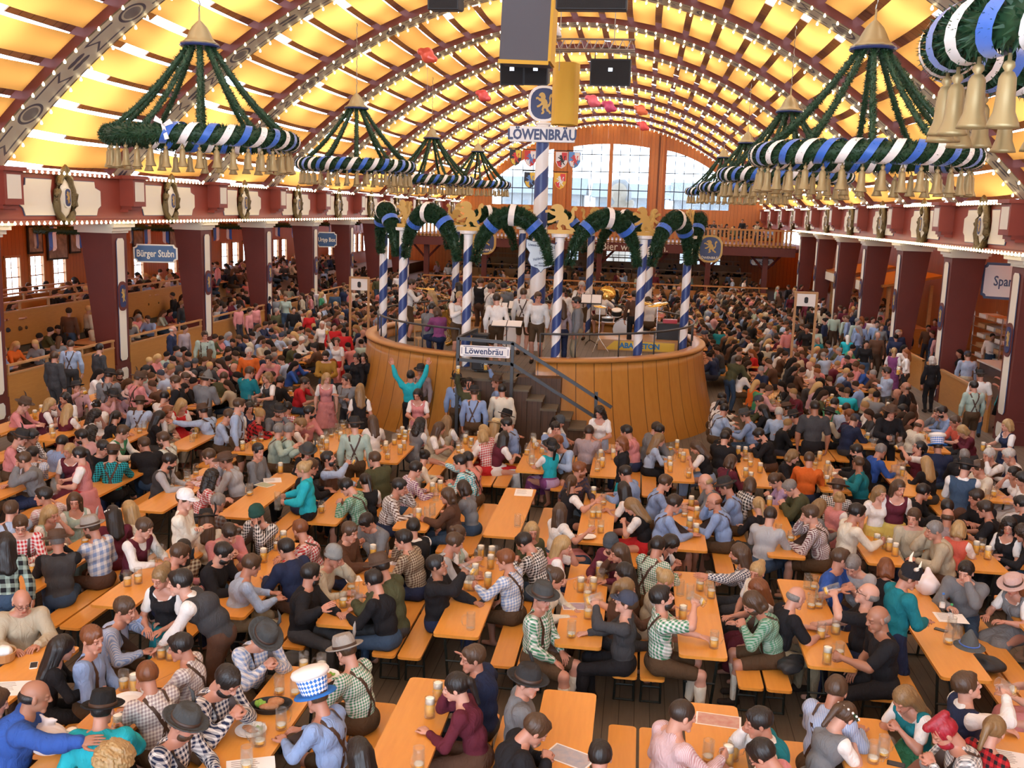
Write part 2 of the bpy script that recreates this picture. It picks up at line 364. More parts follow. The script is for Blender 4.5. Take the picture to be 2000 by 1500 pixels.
def hair_mesh(st):
    cap=('e',(0,-.02,.042),(.088,.106,.098)); nz=(.006,80,3,.22); k=.02
    if st=='short': p=[cap,('c',(0,.05,.1),(0,.075,.088),.03,.02),_face,('-',('e',(0,.01,-.1),(.12,.2,.085)))]
    elif st=='crop': p=[('e',(0,-.017,.036),(.0815,.1,.092)),_face,('-',('e',(0,.02,-.09),(.12,.2,.08)))]; nz=(.001,90,2)
    elif st=='bald': p=[('e',(0,-.032,.008),(.083,.088,.06)),('-',('e',(0,.02,.09),(.09,.16,.075))),('-',('e',(0,.13,-.0),(.12,.13,.15))),('-',('e',(0,.02,-.1),(.12,.2,.075)))]; nz=(.002,70,2)
    elif st=='long': p=[cap,('c',(-.07,-.03,.02),(-.08,-.05,-.2),.035,.03),('c',(.07,-.03,.02),(.08,-.05,-.2),.035,.03),('c',(0,-.09,.02),(0,-.105,-.3),.06,.05),('c',(-.05,-.08,0),(-.06,-.1,-.27),.045,.04),('c',(.05,-.08,0),(.06,-.1,-.27),.045,.04),_face]; k=.03
    elif st=='bob': p=[cap,('c',(-.07,-.02,.02),(-.074,-.02,-.085),.032,.03),('c',(.07,-.02,.02),(.074,-.02,-.085),.032,.03),('c',(-.04,-.08,0),(.04,-.08,-.07),.045,.05),('c',(.04,-.08,0),(-.04,-.08,-.07),.045,.05),_face]; k=.03
    elif st=='tail': p=[cap,('e',(0,-.13,.04),(.035,.035,.04)),('c',(0,-.14,.02),(0,-.16,-.16),.033,.018),_face,('-',('e',(0,.03,-.12),(.12,.16,.09)))]
    elif st=='bun': p=[cap,('e',(0,-.115,.085),(.05,.045,.045)),_face,('-',('e',(0,.02,-.11),(.12,.2,.09)))]
    elif st=='curly': p=[('e',(0,-.02,.05),(.102,.115,.105)),('c',(-.08,-.04,.0),(-.09,-.06,-.15),.045,.05),('c',(.08,-.04,0),(.09,-.06,-.15),.045,.05),('c',(0,-.09,0),(0,-.11,-.2),.075,.075),_face]; nz=(.012,90,3); k=.03
    elif st=='mohawk': p=[('e',(0,-.017,.036),(.0815,.1,.092)),('c',(0,.085,.11),(0,-.08,.13),.035,.035),_face,('-',('e',(0,.02,-.09),(.12,.2,.08)))]
    elif st=='beard': p=[('e',(0,.024,-.07),(.066,.07,.052)),('c',(-.022,.088,-.044),(.022,.088,-.044),.009,.009),('-',('e',(0,.075,-.005),(.075,.07,.032))),('-',('e',(0,.1,-.058),(.02,.02,.008))),('-',('e',(0,-.085,-.04),(.2,.09,.2)))]; nz=(.003,80,2); k=.01
    elif st=='wig': p=[('e',(0,-.02,.06),(.13,.14,.12)),_face]; nz=(.02,80,3)
    V,F=sdf(p,k,.0095,nz); return rawmesh('hair_'+st,V,F,[M['hair']],True)
def hat_mesh(st):
    b=MB(); b.sm=True; mats=[M['cloth'],M['leather']]; E_=1.18
    if st in('tyrol','bowler'):
        tp=.085 if st=='tyrol' else .095
        b.lathe([(.15,.052),(.158,.06),(.15,.066),(.125,.052),(.1,.05),(.097,.07),(.088,.13),(tp*.85,.163),(tp*.5,.172 if st=='bowler' else .158),(.0,.168 if st=='bowler' else .15)],20,T(),sy=E_)
        b.m=1; b.lathe([(.1015,.052),(.1,.078),(.097,.078)],20,T(),sy=E_)
        b.m=0
        if st=='tyrol': b.tube([(-.1,-.02,.07),(-.125,-.03,.14),(-.12,-.06,.2),(-.1,-.1,.24)],[.008,.017,.013,.002],6)
    elif st=='fedora':
        b.lathe([(.165,.05),(.17,.055),(.165,.06),(.12,.05),(.1,.05),(.098,.09),(.09,.135),(.06,.15),(0,.138)],20,T(),sy=E_); b.m=1; b.lathe([(.1015,.052),(.1,.08),(.097,.08)],20,T(),sy=E_)
    elif st=='cap':
        b.lathe([(.09,.03),(.092,.05),(.088,.09),(.065,.125),(.03,.142),(0,.145)],18,T(),sy=1.15)
        b.tube([(-.055,.09,.045),(0,.13,.04),(.055,.09,.045)],[.012,.014,.012],6); b.prism([(.075,.06),(.07,.13),(.04,.168),(0,.18),(-.04,.168),(-.07,.13),(-.075,.06)],.03,.037,T(rx=R_(-6),z=.01))
    elif st=='beanie':
        b.lathe([(.09,.012),(.096,.02),(.094,.05),(.088,.052),(.09,.09),(.07,.135),(.035,.158),(0,.162)],18,T(),sy=1.15)
    elif st=='felt':
        b.lathe([(.17,.03),(.15,.045),(.11,.05),(.098,.06),(.085,.12),(.055,.17),(.02,.22),(0,.235)],18,T(),sy=1.1)
    elif st=='tall':
        mats=[M['cloth'],M['diamond'],M['ribbonw']]
        b.lathe([(.165,.035),(.168,.042),(.155,.055),(.11,.05),(.098,.05)],22,T(),sy=1.1); b.m=1; b.lathe([(.1,.05),(.112,.11),(.125,.19)],22,T(),sy=1.1); b.m=2
        b.lathe([(.125,.18),(.145,.195),(.15,.22),(.135,.245),(.08,.262),(0,.265)],22,T(),sy=1.1)
    elif st=='horns':
        b.lathe([(.1,.03),(.1,.06),(.098,.12),(.08,.16),(.04,.175),(0,.175)],18,T(),sy=1.12); b.m=1
        for s in (-1,1): b.tube([(s*.08,0,.13),(s*.13,0,.16),(s*.16,0,.2),(s*.15,0,.26)],[.022,.02,.014,.003],8)
        mats=[M['cloth'],M['foam']]
    elif st=='band':
        b.lathe([(.092,.045),(.095,.06),(.092,.072)],20,T(rx=R_(-8)),sy=1.16)
        b.m=1; mats=[M['garland'],M['ribbonw']]
        for i in range(14):
            a=2*pi*i/14; b.lathe([(0,.012),(.012,.004),(.012,-.004),(0,-.012)],6,T(.097*math.cos(a),.11*math.sin(a),.064-.012*math.sin(a)))
    elif st=='glasses':
        mats=[M['black']]; b.sm=False
        for s in (-1,1):
            b.tube([(s*.033+.021*math.cos(a),.1,.004+.016*math.sin(a)) for a in np.linspace(0,2*pi,13)[:-1]],.0022,4,closed=True); b.tube([(s*.054,.098,.008),(s*.083,.01,.008)],.0022,4)
        b.tube([(-.012,.102,.006),(.012,.102,.006)],.0022,4)
    return b.mesh('hat_'+st,mats)
m=M['diamond']=nmat('blue_white_lozenge_cloth',(.8,.8,.8),.7); t=NT(m); x,y,z=t.sep(t.obj())
a_=t.math('MULTIPLY',t.math('ARCTAN2',x,y),12/(2*pi)); b_=t.math('MULTIPLY',z,14)
f_=t.math('ADD',t.math('GREATER_THAN',t.math('FRACT',t.math('ADD',a_,b_)),.5),t.math('GREATER_THAN',t.math('FRACT',t.math('SUBTRACT',a_,b_)),.5)); f_=t.math('COMPARE',f_,1,.1)
t.l(t.mix(f_,c4((.8,.8,.8)),c4((.03,.16,.5))),t.b.inputs['Base Color'])
# ---------------------------------------------------------------- people: poses, bodies, clothes
V3=lambda *a: np.array(a,float)
def rotz(a): c,s=math.cos(a),math.sin(a); return np.array([[c,-s,0],[s,c,0],[0,0,1.]])
def rotx(a): c,s=math.cos(a),math.sin(a); return np.array([[1.,0,0],[0,c,-s],[0,s,c]])
def roty(a): c,s=math.cos(a),math.sin(a); return np.array([[c,0,s],[0,1.,0],[-s,0,c]])
# lean, twist, head yaw (+ = to its left), head pitch (+ = down), right hand, left hand, kinds, elbow hints
POSES={
'e':(17,0,12,14,(.10,.47,.80),(-.13,.44,.80),'rr'),
'c':(22,6,40,8,(.035,.43,.83),(-.03,.45,.82),'rr'),
'm':(10,-4,-8,10,(.13,.47,.86),(-.13,.25,.64),'gr'),
'd':(1,0,0,-16,(.045,.33,1.2),(-.14,.43,.80),'gr'),
'u':(4,5,-28,6,(.12,.29,.63),(-.13,.26,.63),'rr'),
'g':(10,14,42,2,(.30,.42,1.0),(-.1,.42,.80),'fr'),
'h':(20,0,-10,6,(.12,.44,.80),(-.045,.33,1.11),'ri'),
'p':(22,0,0,30,(.05,.37,.92),(-.05,.36,.90),'gg'),
'x':(24,10,5,4,(.34,.72,1.02),(-.1,.4,.8),'fr'),
'k':(2,0,20,2,(-.1,.24,.98),(.1,.22,1.03),'rr'),
'A':(3,0,22,6,(.26,.07,.84),(-.26,.06,.84),'rr'),
'B':(6,0,-14,14,(.08,.33,1.1),(-.08,.32,1.08),'rr'),
'U':(0,0,10,-6,(.22,.22,1.98),(-.24,.12,.86),'gr'),
'Y':(-4,0,0,-8,(.42,.1,1.98),(-.46,.08,1.92),'ff'),
'F':(44,10,0,-8,(.16,.62,.98),(-.18,.55,.86),'rr'),
'W':(5,0,0,6,(.17,.36,1.14),(-.15,.34,1.12),'gg'),
'K':(2,0,-20,4,(-.1,.23,1.2),(.1,.21,1.25),'rr'),
'T':(6,0,0,2,(.05,.36,1.28),(-.06,.28,1.38),'gg'),
}
STAND=set('AUBYFWKT')
def ik(S,Tg,a,b,hint):
    d=Tg-S; L=np.linalg.norm(d); mxl=(a+b)*.985
    if L>mxl: Tg=S+d*mxl/L; d=Tg-S; L=mxl
    x=(a*a-b*b+L*L)/(2*L); hgt=math.sqrt(max(a*a-x*x,0)); u=d/L; h=hint-u*(hint@u); h/=max(np.linalg.norm(h),1e-6)
    return S+u*x+h*hgt,Tg
def joints(pk,fem):
    lean,tw,hy,hp,HR,HL,kinds=POSES[pk]; st=pk in STAND; J={}
    ps=(.93 if st else .57); J['pel']=P=V3(0,0,ps); l=R_(-lean); t=R_(tw)
    def up(f): return rotz(t*f)@rotx(l*f)@V3(0,0,1)
    J['wai']=P+.16*up(.55); J['che']=J['wai']+.18*up(.95); J['nec']=J['che']+.17*up(1.15)
    RT=rotz(t)@rotx(l*1.05); J['RT']=RT; sw=.155 if fem else .185
    for s,k in ((1,'R'),(-1,'L')): J['sh'+k]=J['nec']+RT@V3(s*sw,0,-.055)
    RH=rotz(t+R_(hy))@rotx(R_(-hp)-R_(lean*.35)); J['RH']=RH
    J['hd']=J['nec']+.058*up(.8)+RH@V3(0,.028,.108)
    for k,h,kk in (('R',HR,kinds[0]),('L',HL,kinds[1])):
        s=1 if k=='R' else -1; h=V3(*h); hint=V3(s*.7,-.35,-.65)
        if pk in 'hpc' and h[2]>.8: hint=V3(s*.55,.2,-.9)
        if pk=='d' and k=='R': hint=V3(.9,.1,-.5)
        if pk in 'UY': hint=V3(s*1,-.2,-.2)
        dirn=h-J['sh'+k]; dirn/=np.linalg.norm(dirn)
        J['el'+k],J['wr'+k]=ik(J['sh'+k],h-dirn*.0,.285,.25,hint)
        f=J['wr'+k]-J['el'+k]; f/=np.linalg.norm(f)
        pal=V3(0,0,-1)
        if kk=='g': pal=V3(-s*.9,.1,-.1)
        if kk=='i': pal=V3(.1*s,-1,.1)
        if pk in 'UY': pal=V3(0,1,0)
        if pk=='A': pal=V3(-s,0,0)
        if kk=='f' and pk in 'gx': pal=V3(-s*.5,0,-.7)
        z=-(pal-f*(pal@f)); z/=np.linalg.norm(z); x=np.cross(f,z); J['hm'+k]=np.stack([x,f,z],1); J['hk'+k]={'r':'relax','g':'grip','f':'flat','i':'fist'}[kk]
    for k,s in (('R',1),('L',-1)):
        hp_=P+V3(s*.09,0,-.02); J['hi'+k]=hp_
        if st:
            ft=V3(s*.10,.02*s,.085); hint=V3(s*.1,1,0)
        else: ft=V3(s*.13,.40+.04*s,.085); hint=V3(s*.18,.8,.6)
        J['kn'+k],J['an'+k]=ik(hp_,ft,.43,.42,hint)
    return J
def torso(J,fem,g=0.0):
    RT=J['RT']; R2=RT; P,W,C,N=J['pel'],J['wai'],J['che'],J['nec']
    if fem: p=[('e',P,(.168+g,.118+g,.115+g)),('e',W,(.122+g,.098+g,.13+g),R2.T),('e',C,(.143+g,.10+g,.145+g),R2.T),('e',C+R2@V3(-.062,.082,.01),(.062+g,.058+g,.06+g)),('e',C+R2@V3(.062,.082,.01),(.062+g,.058+g,.06+g))]
    else: p=[('e',P,(.16+g,.12+g,.115+g)),('e',W+R2@V3(0,.015,0),(.152+g,.125+g,.14+g),R2.T),('e',C,(.172+g,.122+g,.16+g),R2.T)]
    p+=[('c',J['shR'],J['shL'],.052+g,.052+g),('c',J['shR'],C,.06+g,.08+g),('c',J['shL'],C,.06+g,.08+g)]
    return p
def arm(J,k,g,upto=2,fem=False):
    f=.86 if fem else 1.; S,E_,W=J['sh'+k],J['el'+k],J['wr'+k]
    if upto==.5: return [('c',S,S+(E_-S)*.55,.062*f+g,.056*f+g)]
    if upto==1: return [('c',S,E_,.058*f+g,.046*f+g)]
    if upto==.9: return [('c',S,S+(E_-S)*.78,.058*f+g,.052*f+g)]
    return [('c',S,E_,.056*f+g,.044*f+g),('c',E_,E_+(W-E_)*.4,.043*f+g,.041*f+g),('c',E_+(W-E_)*.3,W-(W-E_)*(.1 if g else 0),.042*f+g,.029*f+g)]
def leg(J,k,g,upto=2):
    H,K,A=J['hi'+k],J['kn'+k],J['an'+k]
    if upto==1: return [('c',H,K,.088+g,.062+g)]
    return [('c',H,K,.085+g,.055+g),('c',K,K+(A-K)*.4,.054+g,.053+g),('c',K+(A-K)*.3,A,.053+g,.036+g)]
_pc={}; HSK=1.09
HEADS={}; HANDS={}
def _T(V,R,o): return V@R.T+o
def garment(pk,fem,kind):
    key=(pk,fem,kind)
    if key in _pc: return _pc[key]
    if ('J',pk,fem) not in _pc: _pc[('J',pk,fem)]=joints(pk,fem)
    J=_pc[('J',pk,fem)]; P=J['pel']; RT=J['RT']; sm=True; mats=[M['cloth']]
    if kind=='body':
        p=torso(J,fem)
        for k in 'RL': p+=arm(J,k,0,2,fem)+leg(J,k,0)+[('c',J['an'+k]+V3(0,-.03,-.035),J['an'+k]+V3(0,.13,-.05),.035,.028)]
        p+=[('c',J['nec']-RT@V3(0,0,.03),J['hd']+J['RH']@V3(0,-.03,-.07),.056 if not fem else .048,.05 if not fem else .043),('c',J['shR'],J['nec'],.05,.05),('c',J['shL'],J['nec'],.05,.05)]
        A=[sdf(p,.035,.0135)]; cs=[np.ones((len(A[0][0]),3))]
        if fem not in HEADS: HEADS[fem]=head_mesh(fem)
        V,F,c=HEADS[fem]; A.append((_T(V*HSK,J['RH'],J['hd']),F)); cs.append(c)
        for k,s in (('R',1),('L',-1)):
            hk=(J['hk'+k],s)
            if hk not in HANDS: HANDS[hk]=hand_mesh(*hk)
            V,F=HANDS[hk]; A.append((_T(V*(.92 if fem else 1),J['hm'+k],J['wr'+k]),F)); cs.append(np.ones((len(V),3))*(1,.93,.9))
        V,F=join(A); me=rawmesh('body',V,F,[M['skin']],True); a=me.color_attributes.new('tint','FLOAT_COLOR','POINT'); c=np.concatenate(cs); a.data.foreach_set('color',np.concatenate([c,np.ones((len(c),1))],1).astype(np.float32).ravel()); _pc[key]=me; return me
    nz=(.0065,26,5); k=.035; cut=None; N=J['nec']; lean=-R_(POSES[pk][0])
    if kind in('shirt','tee','jacket'):
        g={'shirt':.012,'tee':.012,'jacket':.024}[kind]; p=torso(J,fem,g)
        for s in 'RL': p+=arm(J,s,g if kind!='tee' else g+.006,1 if kind=='tee' else 2,fem)
        if kind=='tee': p=torso(J,fem,g)+arm(J,'R',g+.004,.9,fem)+arm(J,'L',g+.004,.9,fem)
        p+=[('c',N+RT@V3(-.04,-.03,-.01),N+RT@V3(.04,-.03,-.01),.045,.045)]
        if kind=='jacket': p+=[('e',N+RT@V3(0,-.065,-.02),(.085,.05,.045),RT.T)]; nz=(.007,24,5)
        p+=[('-',('e',N+RT@V3(0,.08,.055),(.05,.055,.055)))]
        zc=P[2]-(.06 if kind!='jacket' else .1); cut=lambda Q: zc-Q[2]
    elif kind in('vest','bodice'):
        p=torso(J,fem,.021); 
        p+=[('-',('e',J['sh'+s]+RT@V3((.05 if s=='R' else -.05),0,.0),(.055,.12,.085),RT.T)) for s in 'RL']
        p+=[('-',('e',N+RT@V3(0,.1,.0),(.075 if kind=='vest' else .13,.1,.12 if kind=='vest' else .10),RT.T))]
        zc=P[2]-(.04 if kind=='vest' else 0); cut=lambda Q: zc-Q[2]; nz=(.002,20,5)
    elif kind=='blouse':
        C=J['che']; p=[q for q in torso(J,fem,.009)[2:]]
        for s in 'RL': p+=[('c',J['sh'+s],J['sh'+s]+(J['el'+s]-J['sh'+s])*.6,.07,.062)]
        p+=[('-',('e',N+RT@V3(0,.105,-.02),(.085,.10,.075),RT.T)),('-',('e',N+RT@V3(0,.02,.06),(.08,.08,.07),RT.T))]; nz=(.006,55,5); k=.02
    elif kind in('trousers','shorts'):
        g=.013; p=[('e',P+V3(0,-.005,-.01),(.172+g,.128+g,.125+g))]
        for s in 'RL': p+=leg(J,s,g+.004,1) if kind=='shorts' else leg(J,s,g)
        if kind=='shorts':
            p=[p[0]]+[('c',J['hi'+s],J['hi'+s]+(J['kn'+s]-J['hi'+s])*.82,.1,.078) for s in 'RL']
        zc=P[2]+.085; cut=lambda Q: Q[2]-zc; k=.03
    elif kind in('skirt','apron'):
        g=.03 if kind=='skirt' else .038
        if pk in STAND:
            p=[('c',P+V3(0,0,.0),V3(0,.0,.42),.15+g,.27+g)]; p+=[('e',P,(.165+g,.125+g,.12+g))]
            zc=.42; z2=P[2]+.1
            if kind=='apron': cut=lambda Q: np.maximum(np.maximum(zc-Q[2]+.03,Q[2]-z2),np.maximum(np.abs(Q[0])-.17,-Q[1]))
            else: cut=lambda Q: np.maximum(zc-Q[2],Q[2]-z2)
        else:
            p=[('e',P+V3(0,.0,-.02),(.18+g,.14+g,.13+g)),('c',P+V3(0,.1,-.03),V3(.1,.42,.47),.11+g,.09+g),('c',P+V3(0,.1,-.03),V3(-.1,.42,.47),.11+g,.09+g),('c',V3(-.1,.45,.45),V3(-.12,.46,.22),.09+g,.1+g),('c',V3(.1,.45,.45),V3(.12,.46,.22),.09+g,.1+g)]
            z2=P[2]+.1
            if kind=='apron': cut=lambda Q: np.maximum(np.maximum(np.abs(Q[0])-.15,Q[2]-z2+.03),.45-Q[2]+0*Q[1])
            else: cut=lambda Q: np.maximum(.2-Q[2],Q[2]-z2)
        nz=(.012,26,4); k=.05
    elif kind=='suspenders':
        me=garment(pk,fem,'shirt'); from mathutils.bvhtree import BVHTree
        n=len(me.vertices); co=np.empty(n*3,np.float32); me.vertices.foreach_get('co',co); nf=len(me.polygons); vi=np.empty(nf*4,np.int32); me.polygons.foreach_get('vertices',vi)
        bv=BVHTree.FromPolygons([Vector(c) for c in co.reshape(-1,3)],[tuple(f) for f in vi.reshape(-1,4).tolist()]); b=MB(); b.sm=True
        def cast(o,d):
            r=bv.ray_cast(Vector(o),Vector(d)); return None if r[0] is None else np.array(r[0])-np.array(d)*.006
        spine=lambda t: (P*(1-t)*(1-t)+2*J['wai']*t*(1-t)*1.0+ (N)*t*t) if False else (P+(J['wai']-P)*min(t*3,1)+(J['che']-J['wai'])*min(max(t*3-1,0),1)+(N-J['che'])*max(t*3-2,0))
        def path(xs):
            out=[]
            for t,x in xs[0]: out.append(cast(spine(t)+RT@V3(x,.5,0),-(RT@V3(0,1,0))))
            for y,x in xs[1]: out.append(cast(N+RT@V3(x,y,.3),-(RT@V3(0,0,1))))
            for t,x in xs[2]: out.append(cast(spine(t)+RT@V3(x,-.5,0),RT@V3(0,1,0)))
            return [q for q in out if q is not None]
        for s in (1,-1):
            w=.017; fr=[(t,.09*s) for t in (.12,.3,.45,.6,.72)]; ov=[(y,.1*s) for y in (.06,.02,-.02,-.05)]; bk=[(t,x*s) for t,x in ((.85,.085),(.7,.055),(.55,.02),(.42,-.01),(.28,-.04),(.1,-.075))]
            L=path(([(t,x-w) for t,x in fr],[(y,x-w) for y,x in ov],[(t,x-w) for t,x in bk])); Rr=path(([(t,x+w) for t,x in fr],[(y,x+w) for y,x in ov],[(t,x+w) for t,x in bk]))
            m_=min(len(L),len(Rr)); b.strip(L[:m_],Rr[:m_])
        A=cast(spine(.6)+RT@V3(-.08,.5,.015),-(RT@V3(0,1,0))),cast(spine(.6)+RT@V3(.08,.5,.015),-(RT@V3(0,1,0))),cast(spine(.6)+RT@V3(-.08,.5,-.02),-(RT@V3(0,1,0))),cast(spine(.6)+RT@V3(.08,.5,-.02),-(RT@V3(0,1,0)))
        if all(a is not None for a in A): b.strip(A[:2],A[2:])
        me=b.mesh('suspenders',[M['leather']]); _pc[key]=me; return me
    elif kind in('shoeR','shoeL','sockR','sockL'):
        s=kind[-1]; A=J['an'+s]
        if kind[:2]=='sh': p=[('c',A+V3(0,-.035,-.035),A+V3(0,.15,-.045),.044,.036),('c',A+V3(0,-.01,.0),A+V3(0,.0,-.03),.045,.045)]; nz=None; k=.02; zc=.0; cut=lambda Q: zc-Q[2]
        else: p=[('c',A,A+(J['kn'+s]-A)*.68,.045,.066)]; nz=(.002,50,3)
    V,F=sdf(p,k,.0145 if kind not in('suspenders',) else .01,nz,cut=cut); me=rawmesh(kind,V,F,mats,True); _pc[key]=me; return me
_hc={}
def hc(f,st):
    if (f,st) not in _hc: _hc[(f,st)]=f(st)
    return _hc[(f,st)]
C_={'wh':(.76,.75,.72),'cr':(.70,.66,.54),'bk':(.012,.012,.014),'nv':(.018,.028,.07),'bl':(.24,.34,.55),'lb':(.36,.46,.62),'db':(.03,.09,.35),'tq':(.02,.42,.5),'te':(.01,.18,.22),
'gn':(.05,.24,.12),'lg':(.36,.47,.40),'ol':(.07,.075,.035),'pk':(.60,.24,.24),'lp':(.55,.33,.35),'rd':(.5,.02,.025),'co':(.6,.12,.08),'my':(.11,.016,.03),'br':(.10,.05,.03),'gy':(.18,.19,.2),'dg':(.05,.052,.056),
'lgy':(.40,.42,.44),'bg':(.48,.42,.30),'pu':(.22,.06,.18),'li':(.45,.32,.50),'or':(.62,.13,.02),'mu':(.34,.19,.03),'ye':(.62,.50,.13),'sa':(.62,.25,.20),'gp':(.34,.28,.30),'lea':(.085,.05,.025),'je':(.04,.075,.13),'kh':(.30,.25,.16)}
CN={'wh':'white','cr':'cream','bk':'black','nv':'navy','bl':'blue','lb':'light blue','db':'bright blue','tq':'turquoise','te':'teal','gn':'green','lg':'pale green','ol':'olive','pk':'pink','lp':'dusty pink','rd':'red','co':'coral','my':'maroon','br':'brown','gy':'grey','dg':'dark grey','lgy':'light grey','bg':'beige','pu':'purple','li':'lilac','or':'orange','mu':'mustard','ye':'yellow','sa':'salmon','gp':'mauve','lea':'brown','je':'denim','kh':'khaki'}
HCOL={'k':(.012,.009,.008),'d':(.035,.02,.012),'m':(.085,.045,.022),'r':(.22,.07,.02),'y':(.50,.33,.14),'b':(.28,.17,.07),'g':(.25,.24,.23),'w':(.62,.60,.56),'x':(.4,.01,.03)}
HN={'k':'black','d':'dark','m':'brown','r':'ginger','y':'blond','b':'dark blond','g':'grey','w':'white','x':'red'}
SKINS=[(.49,.26,.18),(.52,.29,.21),(.43,.22,.15),(.54,.32,.24),(.46,.24,.17)]
HS={'s':'short','c':'crop','b':'bald','l':'long','o':'bob','p':'tail','u':'bun','q':'curly','z':'mohawk','w':'wig'}
HSN={'s':'short','c':'cropped','b':'thinning','l':'long','o':'bobbed','p':'tied-back','u':'pinned-up','q':'curly','z':'mohawk','w':'fuzzy'}
HATS={'t':('tyrol',(.03,.03,.03),'black felt hat'),'T':('tyrol',(.06,.065,.065),'charcoal felt hat'),'B':('tyrol',(.09,.055,.035),'brown felt hat'),'L':('tyrol',(.33,.31,.28),'light grey felt hat'),'o':('bowler',(.012,.012,.012),'round black hat'),
'c':('cap',(.05,.06,.09),'navy cap'),'C':('cap',(.75,.75,.74),'white cap'),'n':('beanie',(.24,.25,.24),'grey beanie'),'N':('beanie',(.02,.07,.055),'green beanie'),'D':('beanie',(.06,.07,.08),'dark beanie'),'f':('fedora',(.55,.42,.22),'straw hat'),'P':('fedora',(.55,.38,.34),'pink hat'),
'F':('fedora',(.10,.06,.04),'brown brimmed hat'),'X':('tall',(.03,.16,.5),'tall blue and white lozenge hat'),'H':('horns',(.015,.015,.018),'horned black cap'),'w':('band',(1,1,1),'flower crown'),'S':('felt',(.16,.17,.17),'pointed grey felt hat')}
PEOPLE=[]; CX0=.88; PX=1.36
def person(wx,wy,pose,face,top,hair,hat='',sex=None,bottom=None,where='',scale=1,wz=0,headpx=None,fs=False,detail=True,grp=None):
    """top e.g. 's:bl' 's:bl#28' (check) '+' suspenders ; hair e.g. 'ds' ; upper-case pose letters stand"""
    mir=pose.endswith('-'); pk=pose[0]; hz,hs=hair[0],hair[1]; beard='*' in hair; gl='^' in hair
    kind,_,col=top.partition(':'); sus='+' in col; col=col.replace('+',''); chk=0
    if '#' in col: col,ck=col.split('#'); chk=float(ck)
    col,_,col2=col.partition('/')
    fem=sex=='w' if sex else (kind=='w' or hs in 'lpuqo')
    if ('J',pk,fem) not in _pc: _pc[('J',pk,fem)]=joints(pk,fem)
    J=_pc[('J',pk,fem)]; sc=scale*(.95 if fem else 1.0)
    rz=-R_(face); hd=J['hd'].copy()
    if mir: hd[0]*=-1
    off=rotz(rz)@(hd*sc)
    if headpx is not None: q=atz(headpx[0],headpx[1],wz+hd[2]*sc); wx,wy=q[0]-off[0],q[1]-off[1]
    if pk not in STAND and not wz and not where and (50<face<130 or 230<face<310):
        xb=min((CX0+PX*k_+s_*.53 for k_ in range(-12,6) for s_ in (-1,1)),key=lambda v:abs(v-wx))
        if abs(xb-wx)<.35: wx+=(xb-wx)*.5
    o=meshobj('person',garment(pk,fem,'body'),None,(wx,wy,wz),(0,0,rz)); o.scale=(-sc if mir else sc,sc,sc)
    sk=SKINS[(int(abs(wx)*37+abs(wy)*91))%len(SKINS)]
    if '~' in hair: sk=(.30,.15,.09)
    o.color=c4(sk); base=C_[col]
    def part(name,me,c,c2=None,ck=0,hm=False):
        q=meshobj(name,me,o); q.color=c4(c)
        if hm:
            q.scale=(HSK,)*3; q.location=J['hd']; q.rotation_euler=Matrix(J['RH'].tolist()).to_euler()
        if ck: q['c2']=[float(v) for v in (c2 or C_['wh'])]; q['chk']=ck
        return q
    bk=bottom
    if kind=='w':
        part('blouse',garment(pk,fem,'blouse'),C_['wh']); part('bodice',garment(pk,fem,'bodice'),base,C_.get(col2),chk)
        s_=bottom or col; part('skirt',garment(pk,fem,'skirt'),C_[s_.split('/')[0]])
        if '/' in s_: part('apron',garment(pk,fem,'apron'),C_[s_.split('/')[1]])
    else:
        if kind=='v': part('shirt',garment(pk,fem,'shirt'),C_[col2 or 'wh']); part('vest',garment(pk,fem,'vest'),base)
        else:
            g_={'s':'shirt','t':'tee','j':'jacket'}[kind]; part(g_ if g_!='tee' else 't_shirt',garment(pk,fem,g_),base,C_.get(col2,C_['wh']),chk)
        if sus: part('suspenders',garment(pk,fem,'suspenders'),(0,0,0))
        bk=bottom or ('lea:s' if sus else random.choice(['je','bk','nv','dg','br']))
        c,_,sh=bk.partition(':'); part('lederhosen' if sh else 'trousers',garment(pk,fem,'shorts' if sh else 'trousers'),C_[c])
        if sh and fs:
            for s in 'RL': part('sock',garment(pk,fem,'sock'+s),C_['cr'])
    if fs or pk in STAND:
        for s in 'RL': part('shoe',garment(pk,fem,'shoe'+s),(.03,.02,.015))
    st=HS[hs]
    if not(hs=='b' and False):
        ht=hat
        if ht and st in('short','mohawk'): st='crop'
        part('hair',hc(hair_mesh,st),HCOL[hz],hm=True)
    if beard: part('beard',hc(hair_mesh,'beard'),HCOL[hz],hm=True)
    if gl: part('glasses',hc(hat_mesh,'glasses'),(0,0,0),hm=True)
    if hat and hat[0] in HATS: a=HATS[hat[0]]; part('flower_crown' if a[0]=='band' else 'hat',hc(hat_mesh,a[0]),a[1],hm=True)
    # words
    who='woman' if fem else 'man'
    tn={'s':'shirt','t':'T-shirt','j':'jacket','v':'vest','w':'dirndl'}[kind]
    ck=('checked ' if chk>0 else 'striped ' if chk<0 else '')
    desc=f"{who} in {CN[col]} {ck}{tn}"
    if sus: desc+=' and braces'
    ex=''
    if hat and hat[0] in HATS: ex=HATS[hat[0]][2]
    elif hs=='b': ex='bald head'
    else: ex=f"{HSN[hs]} {HN[hz]} hair"
    act={'d':'drinking','h':'hand at face','p':'looking down','u':'sitting upright','m':'holding a mug','U':'raising one arm','Y':'both arms raised','F':'leaning over','W':'carrying mugs','K':'arms folded','x':'arm stretched out'}.get(pk,'standing' if pk in STAND else 'seated')
    o['category']='person'; PEOPLE.append(dict(o=o,desc=desc,ex=ex,act=act,x=wx,y=wy,z=wz,where=where,pk=pk,J=J,sc=sc,mir=mir,rz=rz,grp=grp,beard=beard,gl=gl)); return o
